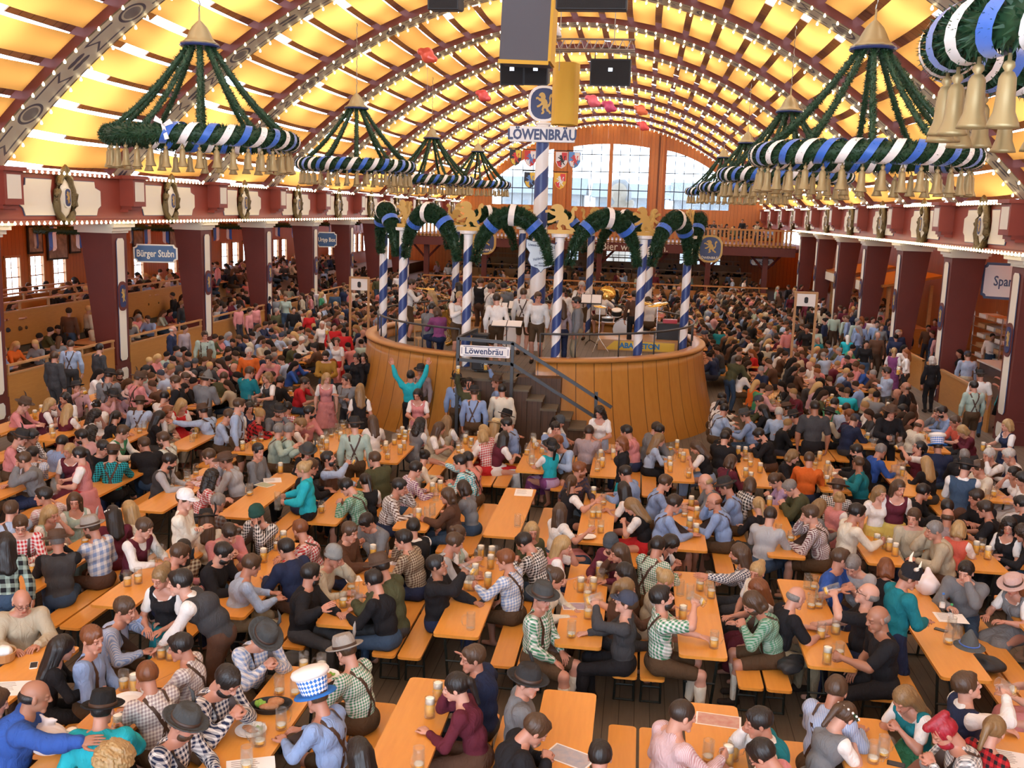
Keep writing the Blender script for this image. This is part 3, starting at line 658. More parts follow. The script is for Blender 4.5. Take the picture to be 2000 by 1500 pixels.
def handpos(P,k='R'):
    J=P['J']; w=J['wr'+k]+J['hm'+k]@V3(0,.085,-.03); w=w*P['sc']
    if P['mir']: w=w*V3(-1,1,1)
    return rotz(P['rz'])@w+V3(P['x'],P['y'],P['z'])
# ---------------------------------------------------------------- the hall
XL,XR,XM=-15.1,9.3,-2.9; BAY=5.93; YA=22.25; NA=11; SK=-.0615
def sk(x): return SK*(x-XL)
def prof(x): u=x-XM; return 12.33-.0397*u*u-1.7e-5*u**4
def pn(x):  # outward normal of the vault at x
    u=x-XM; d=.0794*u+6.8e-5*u**3; n=math.sqrt(1+d*d); return d/n,1/n
ARX=[]; _s=0; _x=XL
_xs=np.linspace(XL,XR,2001); _zs=prof(_xs); _ls=np.concatenate([[0],np.cumsum(np.hypot(np.diff(_xs),np.diff(_zs)))]); ARCL=_ls[-1]
def xat(s): return float(np.interp(s,_ls,_xs))
def VP_(x,off,y): nx,nz=pn(x); return (x+nx*off,y+sk(x),prof(x)+nz*off)
b=MB(); b.box(-24,17,-2,90,-.12,0); struct(b.build('floor',M['floor']))
# painted soffit: cream ground, dark scroll bands drawn in the arch's own running length (u) and width (v)
t=NT(M['soffit']); uv=t.n('ShaderNodeAttribute',attribute_type='GEOMETRY',attribute_name='run'); u,v,_=t.sep(uv.outputs['Vector'])
fu=t.math('FRACT',t.math('DIVIDE',u,3.4)); av=t.math('ABSOLUTE',v)
du=t.math('ABSOLUTE',t.math('SUBTRACT',fu,.5)); du=t.math('MULTIPLY',du,3.4)   # metres from the middle of a motif
rr=t.math('SQRT',t.math('ADD',t.math('POWER',du,2.),t.math('POWER',v,2.)))
ring=t.math('COMPARE',rr,.30,.035); disc=t.math('LESS_THAN',rr,.21)
ln=t.math('MULTIPLY',t.math('COMPARE',av,.25,.03),t.math('MULTIPLY',t.math('GREATER_THAN',du,.42),t.math('LESS_THAN',du,1.25)))
ar=t.math('MULTIPLY',t.math('COMPARE',t.math('SUBTRACT',du,av),1.02,.04),t.math('LESS_THAN',av,.26))
lf=t.math('LESS_THAN',t.math('ADD',t.math('POWER',t.math('DIVIDE',t.math('SUBTRACT',du,1.6),.17),2.),t.math('POWER',t.math('DIVIDE',t.math('SUBTRACT',av,.10),.07),2.)),1)
dk=t.math('MINIMUM',t.math('ADD',t.math('ADD',t.math('ADD',ring,ln),t.math('ADD',ar,lf)),t.math('MULTIPLY',disc,.75)),1)
edge=t.math('GREATER_THAN',av,.44); col=t.mix(dk,c4((.50,.46,.36)),c4((.06,.055,.09))); col=t.mix(edge,col,c4((.12,.09,.06))); t.l(col,t.b.inputs['Base Color'])
NX=64; XS=[xat(ARCL*i/NX) for i in range(NX+1)]
for k in range(-4,NA):
    yb=YA+BAY*k; yf=yb-1.05
    V=[];F=[];mi=[]; run=[]
    for i,x in enumerate(XS):
        for (o,y,vv) in ((0,yf,-.5),(0,yb,.5),(.32,yf,-.5),(.32,yb,.5)): V.append(VP_(x,o,y)); run.append((ARCL*i/NX,vv,0))
    for i in range(NX):
        a=i*4; c=a+4
        F+=[(a,a+1,c+1,c),(a+2,c+2,c+3,a+3),(a,c,c+2,a+2),(a+1,a+3,c+3,c+1)]; mi+=[0,1,1,1]
    me=rawmesh('ceiling_arch',V,F,[M['soffit'],M['red']],mi=mi); at=me.attributes.new('run','FLOAT_VECTOR','POINT'); at.data.foreach_set('vector',np.array(run,np.float32).ravel())
    struct(meshobj('ceiling_arch',me))
# cloth panels of every bay, with gaps that show boards and daylight
NS=28
for k in range(-5,NA):
    y0=YA+BAY*k; y1=y0+BAY-1.05; V=[];F=[]
    for s in range(NS):
        s0=ARCL*(s+.11)/NS; s1=ARCL*(s+.875)/NS
        NXs,NYs=4,8
        base=len(V)
        for j in range(NYs+1):
            f=j/NYs; sag=-.10*math.sin(pi*f)
            for i in range(NXs+1):
                g=i/NXs; x=xat(s0+(s1-s0)*g); V.append(VP_(x,.20+sag-.08*math.sin(pi*g)*math.sin(pi*f)+(.02 if j%8 else 0),y0-.02+(y1-y0+.06)*f))
        for j in range(NYs):
            for i in range(NXs): a=base+j*(NXs+1)+i; F.append((a,a+1,a+NXs+2,a+NXs+1))
    struct(meshobj('ceiling_cloth',rawmesh('ceiling_cloth',V,F,[M['fabric']],True)))
    b=MB(); rnd=random.Random(k+50)
    for s in range(NS+1):
        L=BAY; x=xat(min(ARCL*(s-.01)/NS,ARCL)); nx,nz=pn(x); w=.34
        ya=y0+.2+rnd.random()*1.4; segs=[(y0-1.05,ya),(ya+rnd.uniform(1.0,2.1),y1+.1)] if rnd.random()<.85 else [(y0-1.05,y1)]
        for a_,c_ in segs:
            if c_-a_<.2: continue
            P0=VP_(x,.55,0); tx,tz=nz,-nx
            Vv=[]
            for y in (a_+sk(x),c_+sk(x)):
                for q,o in ((-w,0),(w,0),(w,.03),(-w,.03)): Vv.append((P0[0]+tx*q+nx*o,y,P0[2]+tz*q+nz*o))
            b.add(Vv,[(0,1,2,3),(7,6,5,4),(0,4,5,1),(1,5,6,2),(2,6,7,3),(3,7,4,0)])
    struct(b.build('ceiling_board',M['roofboard'] if 'roofboard' in M else M.setdefault('roofboard',wood('weathered_roof_board',(.33,.20,.13),(.24,.14,.09),.4,1,.7))))
# bulbs: one shape, copied along the arch edges and beams; the largest are objects, the rest one mass
bb=MB(); bb.sm=True; bb.lathe([(0,-.045),(.02,-.04),(.03,-.02),(.03,0),(.02,.02),(.012,.03),(.012,.045),(0,.045)],8); bulb_me=bb.mesh('light_bulb',[M['bulb']])
bulbs=[]
for k in range(-1,NA):
    yb=YA+BAY*k
    for row,y in ((0,yb-1.07),(1,yb+.0)):
        n=int(ARCL/.36)
        for i in range(n+1):
            x=xat(ARCL*(i+.5*row*0+.25)/n if i<n else ARCL*.999); p=VP_(x,-.05,y); bulbs.append((p,'arch'))
for X,s in ((XL+.32,1),(XR-.32,-1)):
    for z,st_ in ((4.78,.24),(6.03,.24)):
        y=14.0
        while y<(63 if z<5 else 80):
            yy=(y-YA-sk(X)+.5)%BAY
            if not(z>5 and (yy<.0 or yy>BAY-1.1)): bulbs.append(((X,y,z),'beam'))
            y+=st_ if y<40 else st_*1.5
def depth(p): return float((np.array(p)-CC)@CR[:,2])
def inview(p):
    c=CR.T@(np.array(p)-CC) if False else (np.array(p)-CC)@CR
    if c[2]<1: return False
    x=1000+FPX*c[0]/c[2]; y=750+FPX*c[1]/c[2]; return -20<x<2020 and -20<y<1520
vis=sorted([q for q in bulbs if inview(q[0])],key=lambda q:depth(q[0]))
for i,(p,w_) in enumerate(vis[:290]):
    o=meshobj('light_bulb',bulb_me,None,p); tag(o,'small lit bulb on the edge of a painted ceiling arch' if w_=='arch' else 'small lit bulb in the row along a red beam','light bulb','bulbs on the arches' if w_=='arch' else 'bulbs along the beams')
rest=vis[290:]
V0=np.array([v.co[:] for v in bulb_me.vertices]); F0=[tuple(p.vertices) for p in bulb_me.polygons]
lo=MB(); lo.lathe([(0,-.05),(.034,-.015),(.03,.03),(0,.045)],5); V1=np.array(lo.V); F1=np.array(lo.F,dtype=object)
VV=[];FF=[]
for i,(p,_) in enumerate(rest): VV.append(V1+np.array(p)); FF+= [tuple(a+i*len(V1) for a in f) for f in lo.F]
tag(meshobj('light_bulbs',rawmesh('light_bulbs',np.concatenate(VV).tolist(),FF,[M['bulb']],True)),'distant festoon bulbs in dotted rows on the further arches and beams','light bulbs',kind='stuff')

# ---- lion and oval badges
LION=[(.30,.98),(.40,1.0),(.50,.97),(.56,.90),(.60,.80),(.58,.72),(.66,.66),(.72,.55),(.72,.45),(.80,.50),(.84,.62),(.80,.75),(.84,.88),(.93,.95),(1,.86),(.95,.76),(.90,.80),(.90,.68),(.92,.55),(.86,.40),(.76,.32),(.80,.22),(.90,.16),(.96,.06),(.84,.04),(.80,.12),(.68,.16),(.64,.26),(.56,.30),(.50,.24),(.56,.14),(.50,.04),(.36,.02),(.38,.1),(.44,.14),(.38,.22),(.42,.34),(.46,.44),(.36,.42),(.24,.34),(.12,.32),(.10,.40),(.22,.44),(.34,.52),(.36,.58),(.24,.62),(.14,.70),(.04,.68),(.03,.77),(.14,.80),(.26,.74),(.34,.74),(.30,.82),(.20,.84),(.22,.92)]
def lion(w,h,M_=None,t0=0,t1=.01,b=None,flip=False):
    b=b or MB(); P=[((x-.5)*w*(-1 if flip else 1),(y-.5)*h) for x,y in LION]; P=P[::-1]; b.prism(P,t0,t1,M_); return b
def rrect(w,h,r,n=5):
    P=[]
    for cx,cy,a in ((w/2-r,h/2-r,0),(-w/2+r,h/2-r,90),(-w/2+r,-h/2+r,180),(w/2-r,-h/2+r,270)):
        for i in range(n+1): q=R_(a+90*i/n); P.append((cx+r*math.cos(q),cy+r*math.sin(q)))
    return P
def plaque(w,h,c=.12):
    """rectangle with scooped corners"""
    P=[]
    for sx,sy,a in ((1,1,270),(-1,1,0),(-1,-1,90),(1,-1,180)):
        cx,cy=sx*w/2,sy*h/2
        st=[(180,270),(270,360),(0,90),(90,180)][[(1,1),(-1,1),(-1,-1),(1,-1)].index((sx,sy))]
        rng=[st[0]+(st[1]-st[0])*i/4 for i in range(5)]
        if (sx,sy) in ((1,1),(-1,-1),(-1,1),(1,-1)): rng=rng[::-1]
        for q in rng: P.append((cx+c*math.cos(R_(q)),cy+c*math.sin(R_(q))))
    return P
UP=Matrix.Rotation(pi/2,4,'X')   # local xy sheet stood upright, facing -Y
def badge(parent,w,h,loc,rz=0,rim='gold',word=None,name='badge',two=True):
    """oval company badge with a gold rampant lion on navy; faces -Y before rz"""
    Mx=T(*loc,rz=rz)@UP
    b=MB(); b.prism(rrect(w,h,w*.42),-.03,.03,Mx); f=b.build(name,M[rim] if rim!='gold' else M['goldcut'],parent)
    b=MB(); b.prism(rrect(w*.84,h*.86,w*.36),-.036,.036,Mx); g=b.build('badge_field',M['navy'],f)
    dz=.08*h if word else 0
    for sgn in ((1,-1) if two else (1,)):
        b=MB(); b.add([],[]); lion(w*.55,h*(.48 if word else .62),Mx@T(0,dz,.036 if sgn>0 else -.042),0,.008,b,flip=sgn<0); b.build('lion_emblem',M['goldcut'],f)
    if word: text('lettering',word,h*.13,M['cream'],f,loc=(Mx@Vector((0,-.33*h,.045)))[:],rot=(pi/2,0,rz),sx=.85*w/h*1.25,bold=.002)
    return f
# ---- side beams, columns
def side(X,sg,Ycols,arch0,tagn):
    yl0,yl1=13,82
    b=MB(); b.box(min(X,X-sg*.5),max(X,X-sg*.5),yl0,yl1,4.8,6.05); b.box(min(X+sg*.1,X-sg*.5),max(X+sg*.1,X-sg*.5),yl0,yl1,4.72,4.84); b.box(min(X+sg*.12,X-sg*.5),max(X+sg*.12,X-sg*.5),yl0,yl1,5.99,6.08)
    struct(b.build('wall_%s_beam'%tagn,M['redbeam']))
    rzf=-pi/2 if sg<0 else pi/2
    for i in range(11):
        ym=arch0+BAY*(i-1)+BAY/2-.55
        # cream plaques of the frieze, cut round the medallion
        g=empty('frieze_panel',(X,ym,5.42)); g['kind']='structure'; g.rotation_euler=(0,0,rzf)
        for s in (-1,1):
            b=MB(); P=[(s*x,z) for x,z in ((.46,.44),(1.55,.44),(1.58,.28),(1.85,.2),(1.85,-.2),(1.7,-.28),(1.62,-.46),(.34,-.46),(.52,-.1),(.54,.15))]
            if s<0: P=P[::-1]
            b.prism([(x*1.015+.0*s,z*1.04) for x,z in P],0,.02,UP); b.m=1; b.prism([(x,z) for x,z in P],.02,.035,UP)
            struct(b.build('cream_panel',[M['navyline'],M['cream']],g))
        if ym>13.5 and ym<80:
            md=empty('shield_medallion',(X+sg*.04,ym,5.40),rzf)
            tag(md,None,'medallion','medallions along the beams'); MEDS.append((md,sg,ym))
            b=MB(); b.sm=True
            n=20; ring=[]
            for q in range(n):
                a=2*pi*q/n; w_=.40+.05*math.cos(3*a+pi/2); ring.append((w_*math.cos(a)*.95,-.06,.62*math.sin(a)))
            b.tube(ring,[.085+.025*(q%2) for q in range(n)],7,closed=True)
            b.tube([(-.2,-.08,.55),(-.08,-.1,.7),(0,-.1,.82),(.08,-.1,.7),(.2,-.08,.55)],[.05,.09,.05,.09,.05],7)
            for q in range(7): b.tube([((q-3)*.07,-.1,-.52),((q-3)*.09,-.13,-.66+abs(q-3)*.03)],[.05,.06],6)
            for s in (-1,1): b.tube([(s*.33,-.08,.12),(s*.46,-.1,.08),(s*.44,-.1,-.06)],[.07,.07,.04],6)
            b.build('bronze_frame',M['bronze'],md)
            b=MB(); b.sm=True; b.lathe([(0,.1),(.2,.09),(.3,.05),(.335,0)],20,T(rx=pi/2),sy=1.6); b.build('shield',M['cream'],md)
            badge(md,.30,.52,(0,-.11,.02),0,'cream',None,two=False)
    for i in range(-1,11):
        yc=arch0+BAY*i-.2
        if yc<13.5 or yc>81: continue
        b=MB(); Xa=X+sg*.0; 
        b.box(min(Xa,Xa+sg*.42),max(Xa,Xa+sg*.42),yc-.36,yc+.36,5.22,6.0)
        b.box(min(Xa,Xa+sg*.5),max(Xa,Xa+sg*.5),yc-.42,yc+.42,6.0,6.1)
        b.box(min(Xa,Xa+sg*.32),max(Xa,Xa+sg*.32),yc-.30,yc+.30,5.12,5.22); b.box(min(Xa,Xa+sg*.24),max(Xa,Xa+sg*.24),yc-.36,yc+.36,5.05,5.13)
        b.m=1; b.box(Xa+sg*.42-.012,Xa+sg*.42+.012,yc-.26,yc+.26,5.36,5.92)
        struct(b.build('trim_console',[M['redbeam'],M['cream']]))
    for yc in Ycols:
        c=empty('trim_column',(X,yc,0)); c['kind']='structure'
        b=MB(); hw0,hw1=.56,.80; xin=0; 
        V=[]
        for z,h_,d_ in ((0,.44,.52),(.6,.42,.5),(.6,.36,.43),(4.45,.42,.72)):
            V+=[(-sg*0+sg*.0,-h_,z),(sg*.0,h_,z),(-sg*d_*1.35,h_,z),(-sg*d_*1.35,-h_,z)]
        b.add(V,[(0,1,5,4),(1,2,6,5),(2,3,7,6),(3,0,4,7),(4,5,9,8),(5,6,10,9),(6,7,11,10),(7,4,8,11),(8,9,13,12),(9,10,14,13),(10,11,15,14),(11,8,12,15)])
        struct(b.build('column_shaft',M['red'],c))
        b=MB()
        for z0,z1,e in ((4.45,4.52,.04),(4.52,4.62,.10),(4.62,4.72,.18),(4.72,4.78,.22)): b.box(min(sg*e,-sg*(.98+e)),max(sg*e,-sg*(.98+e)),-.42-e,.42+e,z0,z1)
        struct(b.build('column_capital',M['cream'],c))
        Mx=T(sg*.012,0,0,rz=rzf)@UP
        b=MB(); b.m=0
        for z0,z1 in ((.72,4.3),(.12,.5)):
            P=[(-.20,z0+.08),(-.13,z0),(.13,z0),(.20,z0+.08),(.20,z1-.08),(.13,z1),(-.13,z1),(-.20,z1-.08)]
            b.prism([(x*1.12,z) for x,z in P],0,.012,Mx); b.m=1; b.prism(P,.012,.02,Mx); b.m=0
        struct(b.build('column_panel',[M['navyline'],M['cream']],c))
        b=MB(); b.prism(rrect(.46,.86,.2),.02,.04,Mx@T(0,2.62,0)); struct(b.build('column_badge_rim',M['red'],c))
        b=MB(); b.prism(rrect(.34,.66,.14),.04,.05,Mx@T(0,2.62,0)); b.m=1; lion(.22,.4,Mx@T(0,2.64,0),.05,.058,b); struct(b.build('column_badge',[M['navy'],M['goldcut']],c))
MEDS=[]
colsL=[27.5+5.87*i for i in range(-1,7)]
side(XL,1,colsL,YA,'left'); side(XR,-1,[26.35+5.87*i for i in range(-1,7)],YA-1.5,'right')
# ---- end wall with its tall windows (skewed like the arches)
YE=83.0
def ew(x,z,y=0): return (x,YE+sk(x)*1.0+y,z)
def slab(b,P,d0=0,d1=.35):
    n=len(P); V=[ew(x,z,d0) for x,z in P]+[ew(x,z,d1) for x,z in P]
    b.add(V,[tuple(range(n)),tuple(range(2*n-1,n-1,-1))]+[(i,n+i,n+(i+1)%n,(i+1)%n) for i in range(n)])
def wtop(x): return 10.95-.028*(x-XM)**2 if abs(x-XM)<3.2 else 10.62-.066*((abs(x-XM)-3.6))**2-.06*(abs(x-XM)-3.6)
b=MB()
def xs(a,c,n=10): return [a+(c-a)*i/n for i in range(n+1)]
bays=[(-12.6,-7.55),(-6.0,.15),(1.5,6.6)]
# upper spandrel
for a,c in bays: slab(b,[(x,wtop(x)) for x in xs(a,c)]+[(x,prof(x)+.5) for x in xs(a,c)[::-1]])
for a,c in ((-17,-12.6),(-7.55,-6.0),(.15,1.5),(6.6,11)): slab(b,[(a,3.4),(c,3.4)]+[(x,max(prof(x)+.5,5)) for x in xs(a,c)[::-1]])
for a,c in bays: slab(b,[(a,3.4),(c,3.4),(c,5.95),(a,5.95)])
struct(b.build('wall_back',M['orangewood']))
wi=0
for a,c in bays:
    wi+=1; w=empty('window_%d'%wi,(0,0,0)); w['kind']='structure'
    b=MB(); nc=max(4,round((c-a)/.78))
    for i in range(nc+1):
        x=a+(c-a)*i/nc; z1=wtop(x); wd=.03
        slab(b,[(x-wd,5.95),(x+wd,5.95),(x+wd,z1),(x-wd,z1)],.1,.16)
    for z in (7.3,8.75,10.1):
        xx=[x for x in xs(a,c,40) if wtop(x)>z]
        if len(xx)>1: slab(b,[(xx[0],z-.035),(xx[-1],z-.035),(xx[-1],z+.035),(xx[0],z+.035)],.1,.16)
    struct(b.build('window_muntin',M['black'],w))
    b=MB(); slab(b,[(a,5.95),(c,5.95)]+[(x,wtop(x)) for x in xs(a,c)[::-1]],.12,.13); struct(b.build('window_pane',M['glass'],w))
    if wi==2:
        b=MB(); slab(b,[(-3.05,5.95),(-2.75,5.95),(-2.75,wtop(-2.9)),(-3.05,wtop(-2.9))],-.05,.3); struct(b.build('window_mullion',M['orangewood'],w))
# verticals of orange timber in front of the wall
b=MB()
for x,w_ in ((-6.8,.35),(.55,.3),(1.15,.16)): slab(b,[(x-w_,3.4),(x+w_,3.4),(x+w_,prof(x)),(x-w_,prof(x))],-.25,0)
struct(b.build('trim_1',M['orangewood']))
# pale buildings outside the windows
pale=nmat('pale_render_outside',(.105,.11,.115),.8); paleroof=nmat('slate_roof_outside',(.07,.085,.10),.7)
for x0,x1,z,rz_ in ((-16,-7,7.4,9.3),(-5.5,2.2,7.2,8.8),(3.2,11,7.1,9.1)):
    h=empty('outside_building',((x0+x1)/2,112,0)); tag(h,{-16:'pale stall building outside the window beside the heraldic shields',-5.5:'pale building with gabled roof outside the tall middle window',3.2:'pale stall building outside the window by the gold bell chandeliers'}[x0],'building')
    w2=(x1-x0)/2
    b=MB(); b.box(-w2,w2,0,6,0,z); wl=b.build('wall',pale,h)
    for i in range(5):
        b=MB(); xx=-w2+.9+i*(2*w2-1.8)/4; b.box(xx-.35,xx+.35,-.05,.02,5.4,6.6); b.build('window',paleroof,wl)
    b=MB(); b.add([(-w2-.5,-.6,z),(w2+.5,-.6,z),(w2+.5,3,rz_),(-w2-.5,3,rz_),(-w2-.5,6.6,z),(w2+.5,6.6,z)],[(0,1,2,3),(3,2,5,4),(0,3,4),(1,5,2)]); b.build('roof',paleroof,h)
st=empty('lion_statue',(-2.6,104,0)); tag(st,'huge pale lion figure seen faintly through the tall middle window','statue')
V,F=sdf([('e',(0,0,2.0),(1.3,1.2,2.2)),('e',(.1,-.3,5.4),(1.0,1.0,2.2)),('e',(-.1,-.8,7.6),(.95,.9,1.0)),('e',(-.3,-1.6,7.3),(.45,.5,.4)),('c',(-.9,-.8,5.6),(-1.5,-1.6,4.6),.4,.3),('c',(.8,-.6,5.6),(1.2,-1.6,6.6),.4,.3)],.5,.22,(.08,2,2)); meshobj('body',rawmesh('b',V,F,[nmat('pale_stone',(.10,.085,.065),.8)],True),st)
V,F=sdf([('e',(-.1,-.4,7.5),(1.35,.9,1.5)),('e',(0,0,6.4),(1.2,1.0,1.0))],.4,.22,(.15,3,2)); meshobj('mane',rawmesh('m',V,F,[nmat('grey_mane',(.075,.08,.085),.8)],True),st)
# ---- balcony
YB=63.3
gb=empty('balcony',(0,YB,0)); gb['kind']='structure'
b=MB(); b.box(XL,XR+.0,YB,YB+.5,3.12,3.68); b.box(XL-2,XR+2,YB+.4,YE+2,3.4,3.6); struct(b.build('floor_balcony',M['red']))
n=100
fence=empty('balcony_railing',(0,YB,0)); tag(fence,'long pine balustrade of flat pickets along the front of the gallery','railing')
b=MB(); b.box(XL,XR,-.06,.1,4.66,4.76); b.box(XL,XR,0,.06,3.7,3.8); b.build('handrail',M['barrier'],fence)
pb=MB(); pb.box(-.065,.065,0,.04,3.62,4.68); pm=pb.mesh('picket',M['barrier'])
for i in range(96): meshobj('picket',pm,fence,(XL+.3+i*.25,0,0))
for x in (XM-11,XM-7.2,XM-3.5,XM+.2,XM+3.6,XM+7,XM+10.5):
    b=MB(); b.box(-.16,.16,-.16,.16,0,3.2); b.tube([(-.9,0,3.15),(-.1,0,2.3)],.07,4); b.tube([(.9,0,3.15),(.1,0,2.3)],.07,4); struct(b.build('trim_post',M['red'],None,(x,YB+.6,0)))
_t=text('balcony_lettering','Ein Bier wie Bayern.',.68,M['cream'],None,(-.98,YB-.03,3.4),(pi/2,0,0),sx=.92); tag(_t,'cream words Ein Bier wie Bayern on the red balcony front','lettering')
# lower back wall under the gallery with doors and windows
b=MB(); ops=[(-13.5,-12.9),(-9.2,-8.3),(-6.0,-5.2),(-2.9,-.9),(3.0,4.6),(5.2,6.2)]
x=XL-6
for a,c in ops: b.box(x,a,YE-1,YE-.8,0,3.4); b.box(a,c,YE-1,YE-.8,0,1.5 if a!=-2.9 else 0.01); b.box(a,c,YE-1,YE-.8,2.75,3.4); x=c
b.box(x,XR+6,YE-1,YE-.8,0,3.4); struct(b.build('wall_back_lower',M['orangewood']))
b=MB()
for a,c in ops:
    for i in range(1,4): xx=a+(c-a)*i/4; b.box(xx-.02,xx+.02,YE-.95,YE-.9,.1,2.75)
    b.box(a,c,YE-.95,YE-.9,2.1,2.15)
struct(b.build('window_5',M['barrierdark']))
for i in range(3):
    zz=[.5,.9][0]+i*.0
    b=MB(); yy=YB-4+i*9; b.box(XL+2,XR-2,yy,yy+.06,.1,1.15+.35*i); b.box(XL+2,XR-2,yy-.03,yy+.09,1.4+.35*i,1.48+.35*i)
    for q in range(14): b.box(XL+2.4+q*1.5,XL+2.46+q*1.5,yy,yy+.06,1.1,1.45+.35*i)
    o=b.build('partition',M['barrier']); tag(o,['wooden partition with handrail just before the gallery posts','wooden partition with handrail under the front of the gallery','wooden partition with handrail deep under the gallery'][i],'partition')
# ---- left aisle: floors, partitions, outer wall with windows, flat ceiling
b=MB(); b.box(-24,XL-.35,12,YE,-.1,.3); b.box(-24,-18.05,12,YE,.25,1.1); struct(b.build('floor_left_aisle',M['floor']))
b=MB(); b.box(-22,XL-.3,12,YE,4.95,4.96); b.box(XR+.3,14.8,12,YE,4.95,4.96); struct(b.build('ceiling_aisle',M['fabric']))
b=MB()
for i in range(24):
    y=12+i*2.965; b.box(-22,XL-.3,y,y+.14,4.72,4.9); b.box(XR+.3,14.8,y,y+.14,4.72,4.9)
struct(b.build('ceiling_joist',M['orangewoodY']))
XW=-21.6; b=MB(); wins=[]
y=13.0; prev=12.0
while y<YE-2:
    for j in range(3):
        yy=y+.9+j*1.4; wins.append((yy,yy+.78))
    y+=BAY
for a,c in wins: b.box(XW-.06,XW,prev,a,.0,4.95); b.box(XW-.06,XW,a,c,0,2.0); b.box(XW-.06,XW,a,c,3.3,4.95); prev=c
b.box(XW-.06,XW,prev,YE,0,4.95); struct(b.build('wall_left',M['orangewoodY']))
fr=MB(); fr.box(0,.05,-.46,-.39,1.93,3.36); fr.box(0,.05,.39,.46,1.93,3.36); fr.box(0,.06,-.46,.46,3.3,3.38); fr.box(0,.08,-.5,.5,1.92,2.0); fr.box(-.04,-.02,-.39,.39,2.6,2.64); fr.box(-.04,-.02,-.39,.39,2.28,2.3); fr.box(-.04,-.02,-.39,.39,2.94,2.96); fr.box(-.04,-.02,-.015,.015,2,3.3); frm=fr.mesh('window_frame',M['barrierdark'])
gp=MB(); gp.box(-.05,-.045,-.39,.39,2.0,3.3); gpm=gp.mesh('pane',M['glass'])
for i,(a,c) in enumerate(wins):
    w=struct(meshobj('window_%d'%(10+i),frm,None,(XW,(a+c)/2,0))); struct(meshobj('window_pane',gpm,w))
PT=[M['black'],nmat('old_photo_print',(.18,.16,.13),.4),M['cream']]; t=NT(PT[1]); t.l(t.mix(t.noise(5,t.obj(),3),c4((.03,.03,.03)),c4((.5,.47,.42))),t.b.inputs['Base Color'])
for i,(px,py,w_,h_,l) in enumerate(((67,468,.9,1.0,'framed dark photograph on the pine wall above the first window'),(110,462,1.3,1.7,'tall framed picture of a dark figure on the pine wall'),(145,470,.75,.95,'pale framed photograph half hidden by the nearest red column'),(268,460,.9,.95,'framed photograph of an old car on the pine wall'),(337,465,.8,1.2,'framed portrait photograph above the oval blue sign'),(422,452,.8,.5,'small gold framed picture over the left windows'),(645,420,1.,1.2,'framed figure picture near the smaller blue sign'))):
    p=atx(px,py,XW+.03); pic=empty('framed_picture',tuple(p)); tag(pic,l,'picture')
    b=MB(); b.box(0,.05,-w_/2,w_/2,-h_/2,h_/2); b.build('frame',PT[0] if i!=5 else M['gold'],pic); b=MB(); b.box(.05,.058,-w_/2+.07,w_/2-.07,-h_/2+.07,h_/2-.07); b.build('print',PT[1],pic)
def partition(x,y0,y1,z0,z1,lab,rail=.26,cross=False):
    g=empty('wooden_partition',(x,y0,z0)); tag(g,lab,'partition'); L=y1-y0
    b=MB(); b.box(-.03,.03,0,L,0,z1-z0); b.build('board_panel',M['barrier'],g)
    b=MB(); b.box(-.05,.05,0,L,z1-z0+rail-.05,z1-z0+rail); b.box(-.045,.045,0,L,z1-z0,z1-z0+.04); b.build('handrail',M['barrierdark'],g)
    pm=MB(); pm.box(-.03,.03,-.03,.03,z1-z0,z1-z0+rail-.04); mm=pm.mesh('post',M['barrierdark'])
    n=max(1,int(L/1.4))
    for i in range(n+1): meshobj('post',mm,g,(0,.05+i*(L-.1)/n,0))
    return g
yy=[12.5]+[c for c in colsL]; 
nm=['left edge of the photo','nearest red column','second red column','third red column','fourth red column','fifth red column','sixth red column','seventh red column']
for i in range(8):
    a=(colsL[i-1]+.44 if i else 12.5); c=colsL[i]-.44
    if c-a>1: partition(XL-.05,a,c-.02,0,1.12,'pine partition board with handrail ending at the %s'%(nm[i]))
for i,(x,z) in enumerate(((-18.0,1.1),(-19.6,1.1),(-20.6,1.1))):
    partition(x,14+i,40-i*3,z,z+1.0,['inner pine partition of the left boxes, lowest step','inner pine partition of the left boxes, middle step','inner pine partition of the left boxes, nearest the windows'][i],.3)
# ---- right aisle
b=MB(); b.box(14.6,14.8,12,YE,0,4.95); struct(b.build('wall_right',M['orangewoodY']))
# unseen wall behind the camera, its wide openings shaped to let in neutral daylight
b=MB(); y_=-4.2
b.box(-22,15,y_-.3,y_,0,1.2)
for a,c in ((-17,-12.6),(-7.55,-6.0),(.15,1.5),(6.6,12)): b.box(a,c,y_-.3,y_,1.2,13)
b.box(-22,XL,y_,12,0,6.1); b.box(XL,XL+.1,y_,13,4.8,6.3)
b.box(XR,15,y_,12,0,6.1)
struct(b.build('wall_front',M['orangewood']))
partition(XR+.05,27.4,33.4,0,1.0,'low pine barrier between red columns on the counter side',.02)
partition(XR+.05,33.9,39.4,0,1.0,'low pine barrier beyond the middle red column, counter side',.02)
ct=empty('serving_counter',(12.2,24,0)); tag(ct,'long steel serving counter with a pale top behind the right columns','counter')
b=MB(); b.box(-.9,.5,0,10.5,0,1.0); b.build('body',M['silver'],ct,bevel=.01); b=MB(); b.box(-.98,.55,-.05,10.55,1.0,1.05); b.build('worktop',M['plate'],ct); b=MB(); b.box(-.6,.5,0,10.5,0,.6)
for i in range(26):
    h=.12+.1*random.random()*3; b=MB(); b.sm=True
    k=0
    while k*.03<h: b.lathe([(.0,k*.03),(.1,k*.03),(.115,k*.03+.012),(.1,k*.03+.024),(0,k*.03+.024)],12); k+=1
    y_=27.5+(i//2)*.42; x_=12.0+(i%2)*.34; o=b.build('plate_stack',nmat('pale_green_china',(.45,.62,.5),.3) if i==0 else bpy.data.materials['pale_green_china'],None,(x_,y_,1.05)); tag(o,'stack of pale green plates on the steel serving counter','plates','plate stacks on the counter')
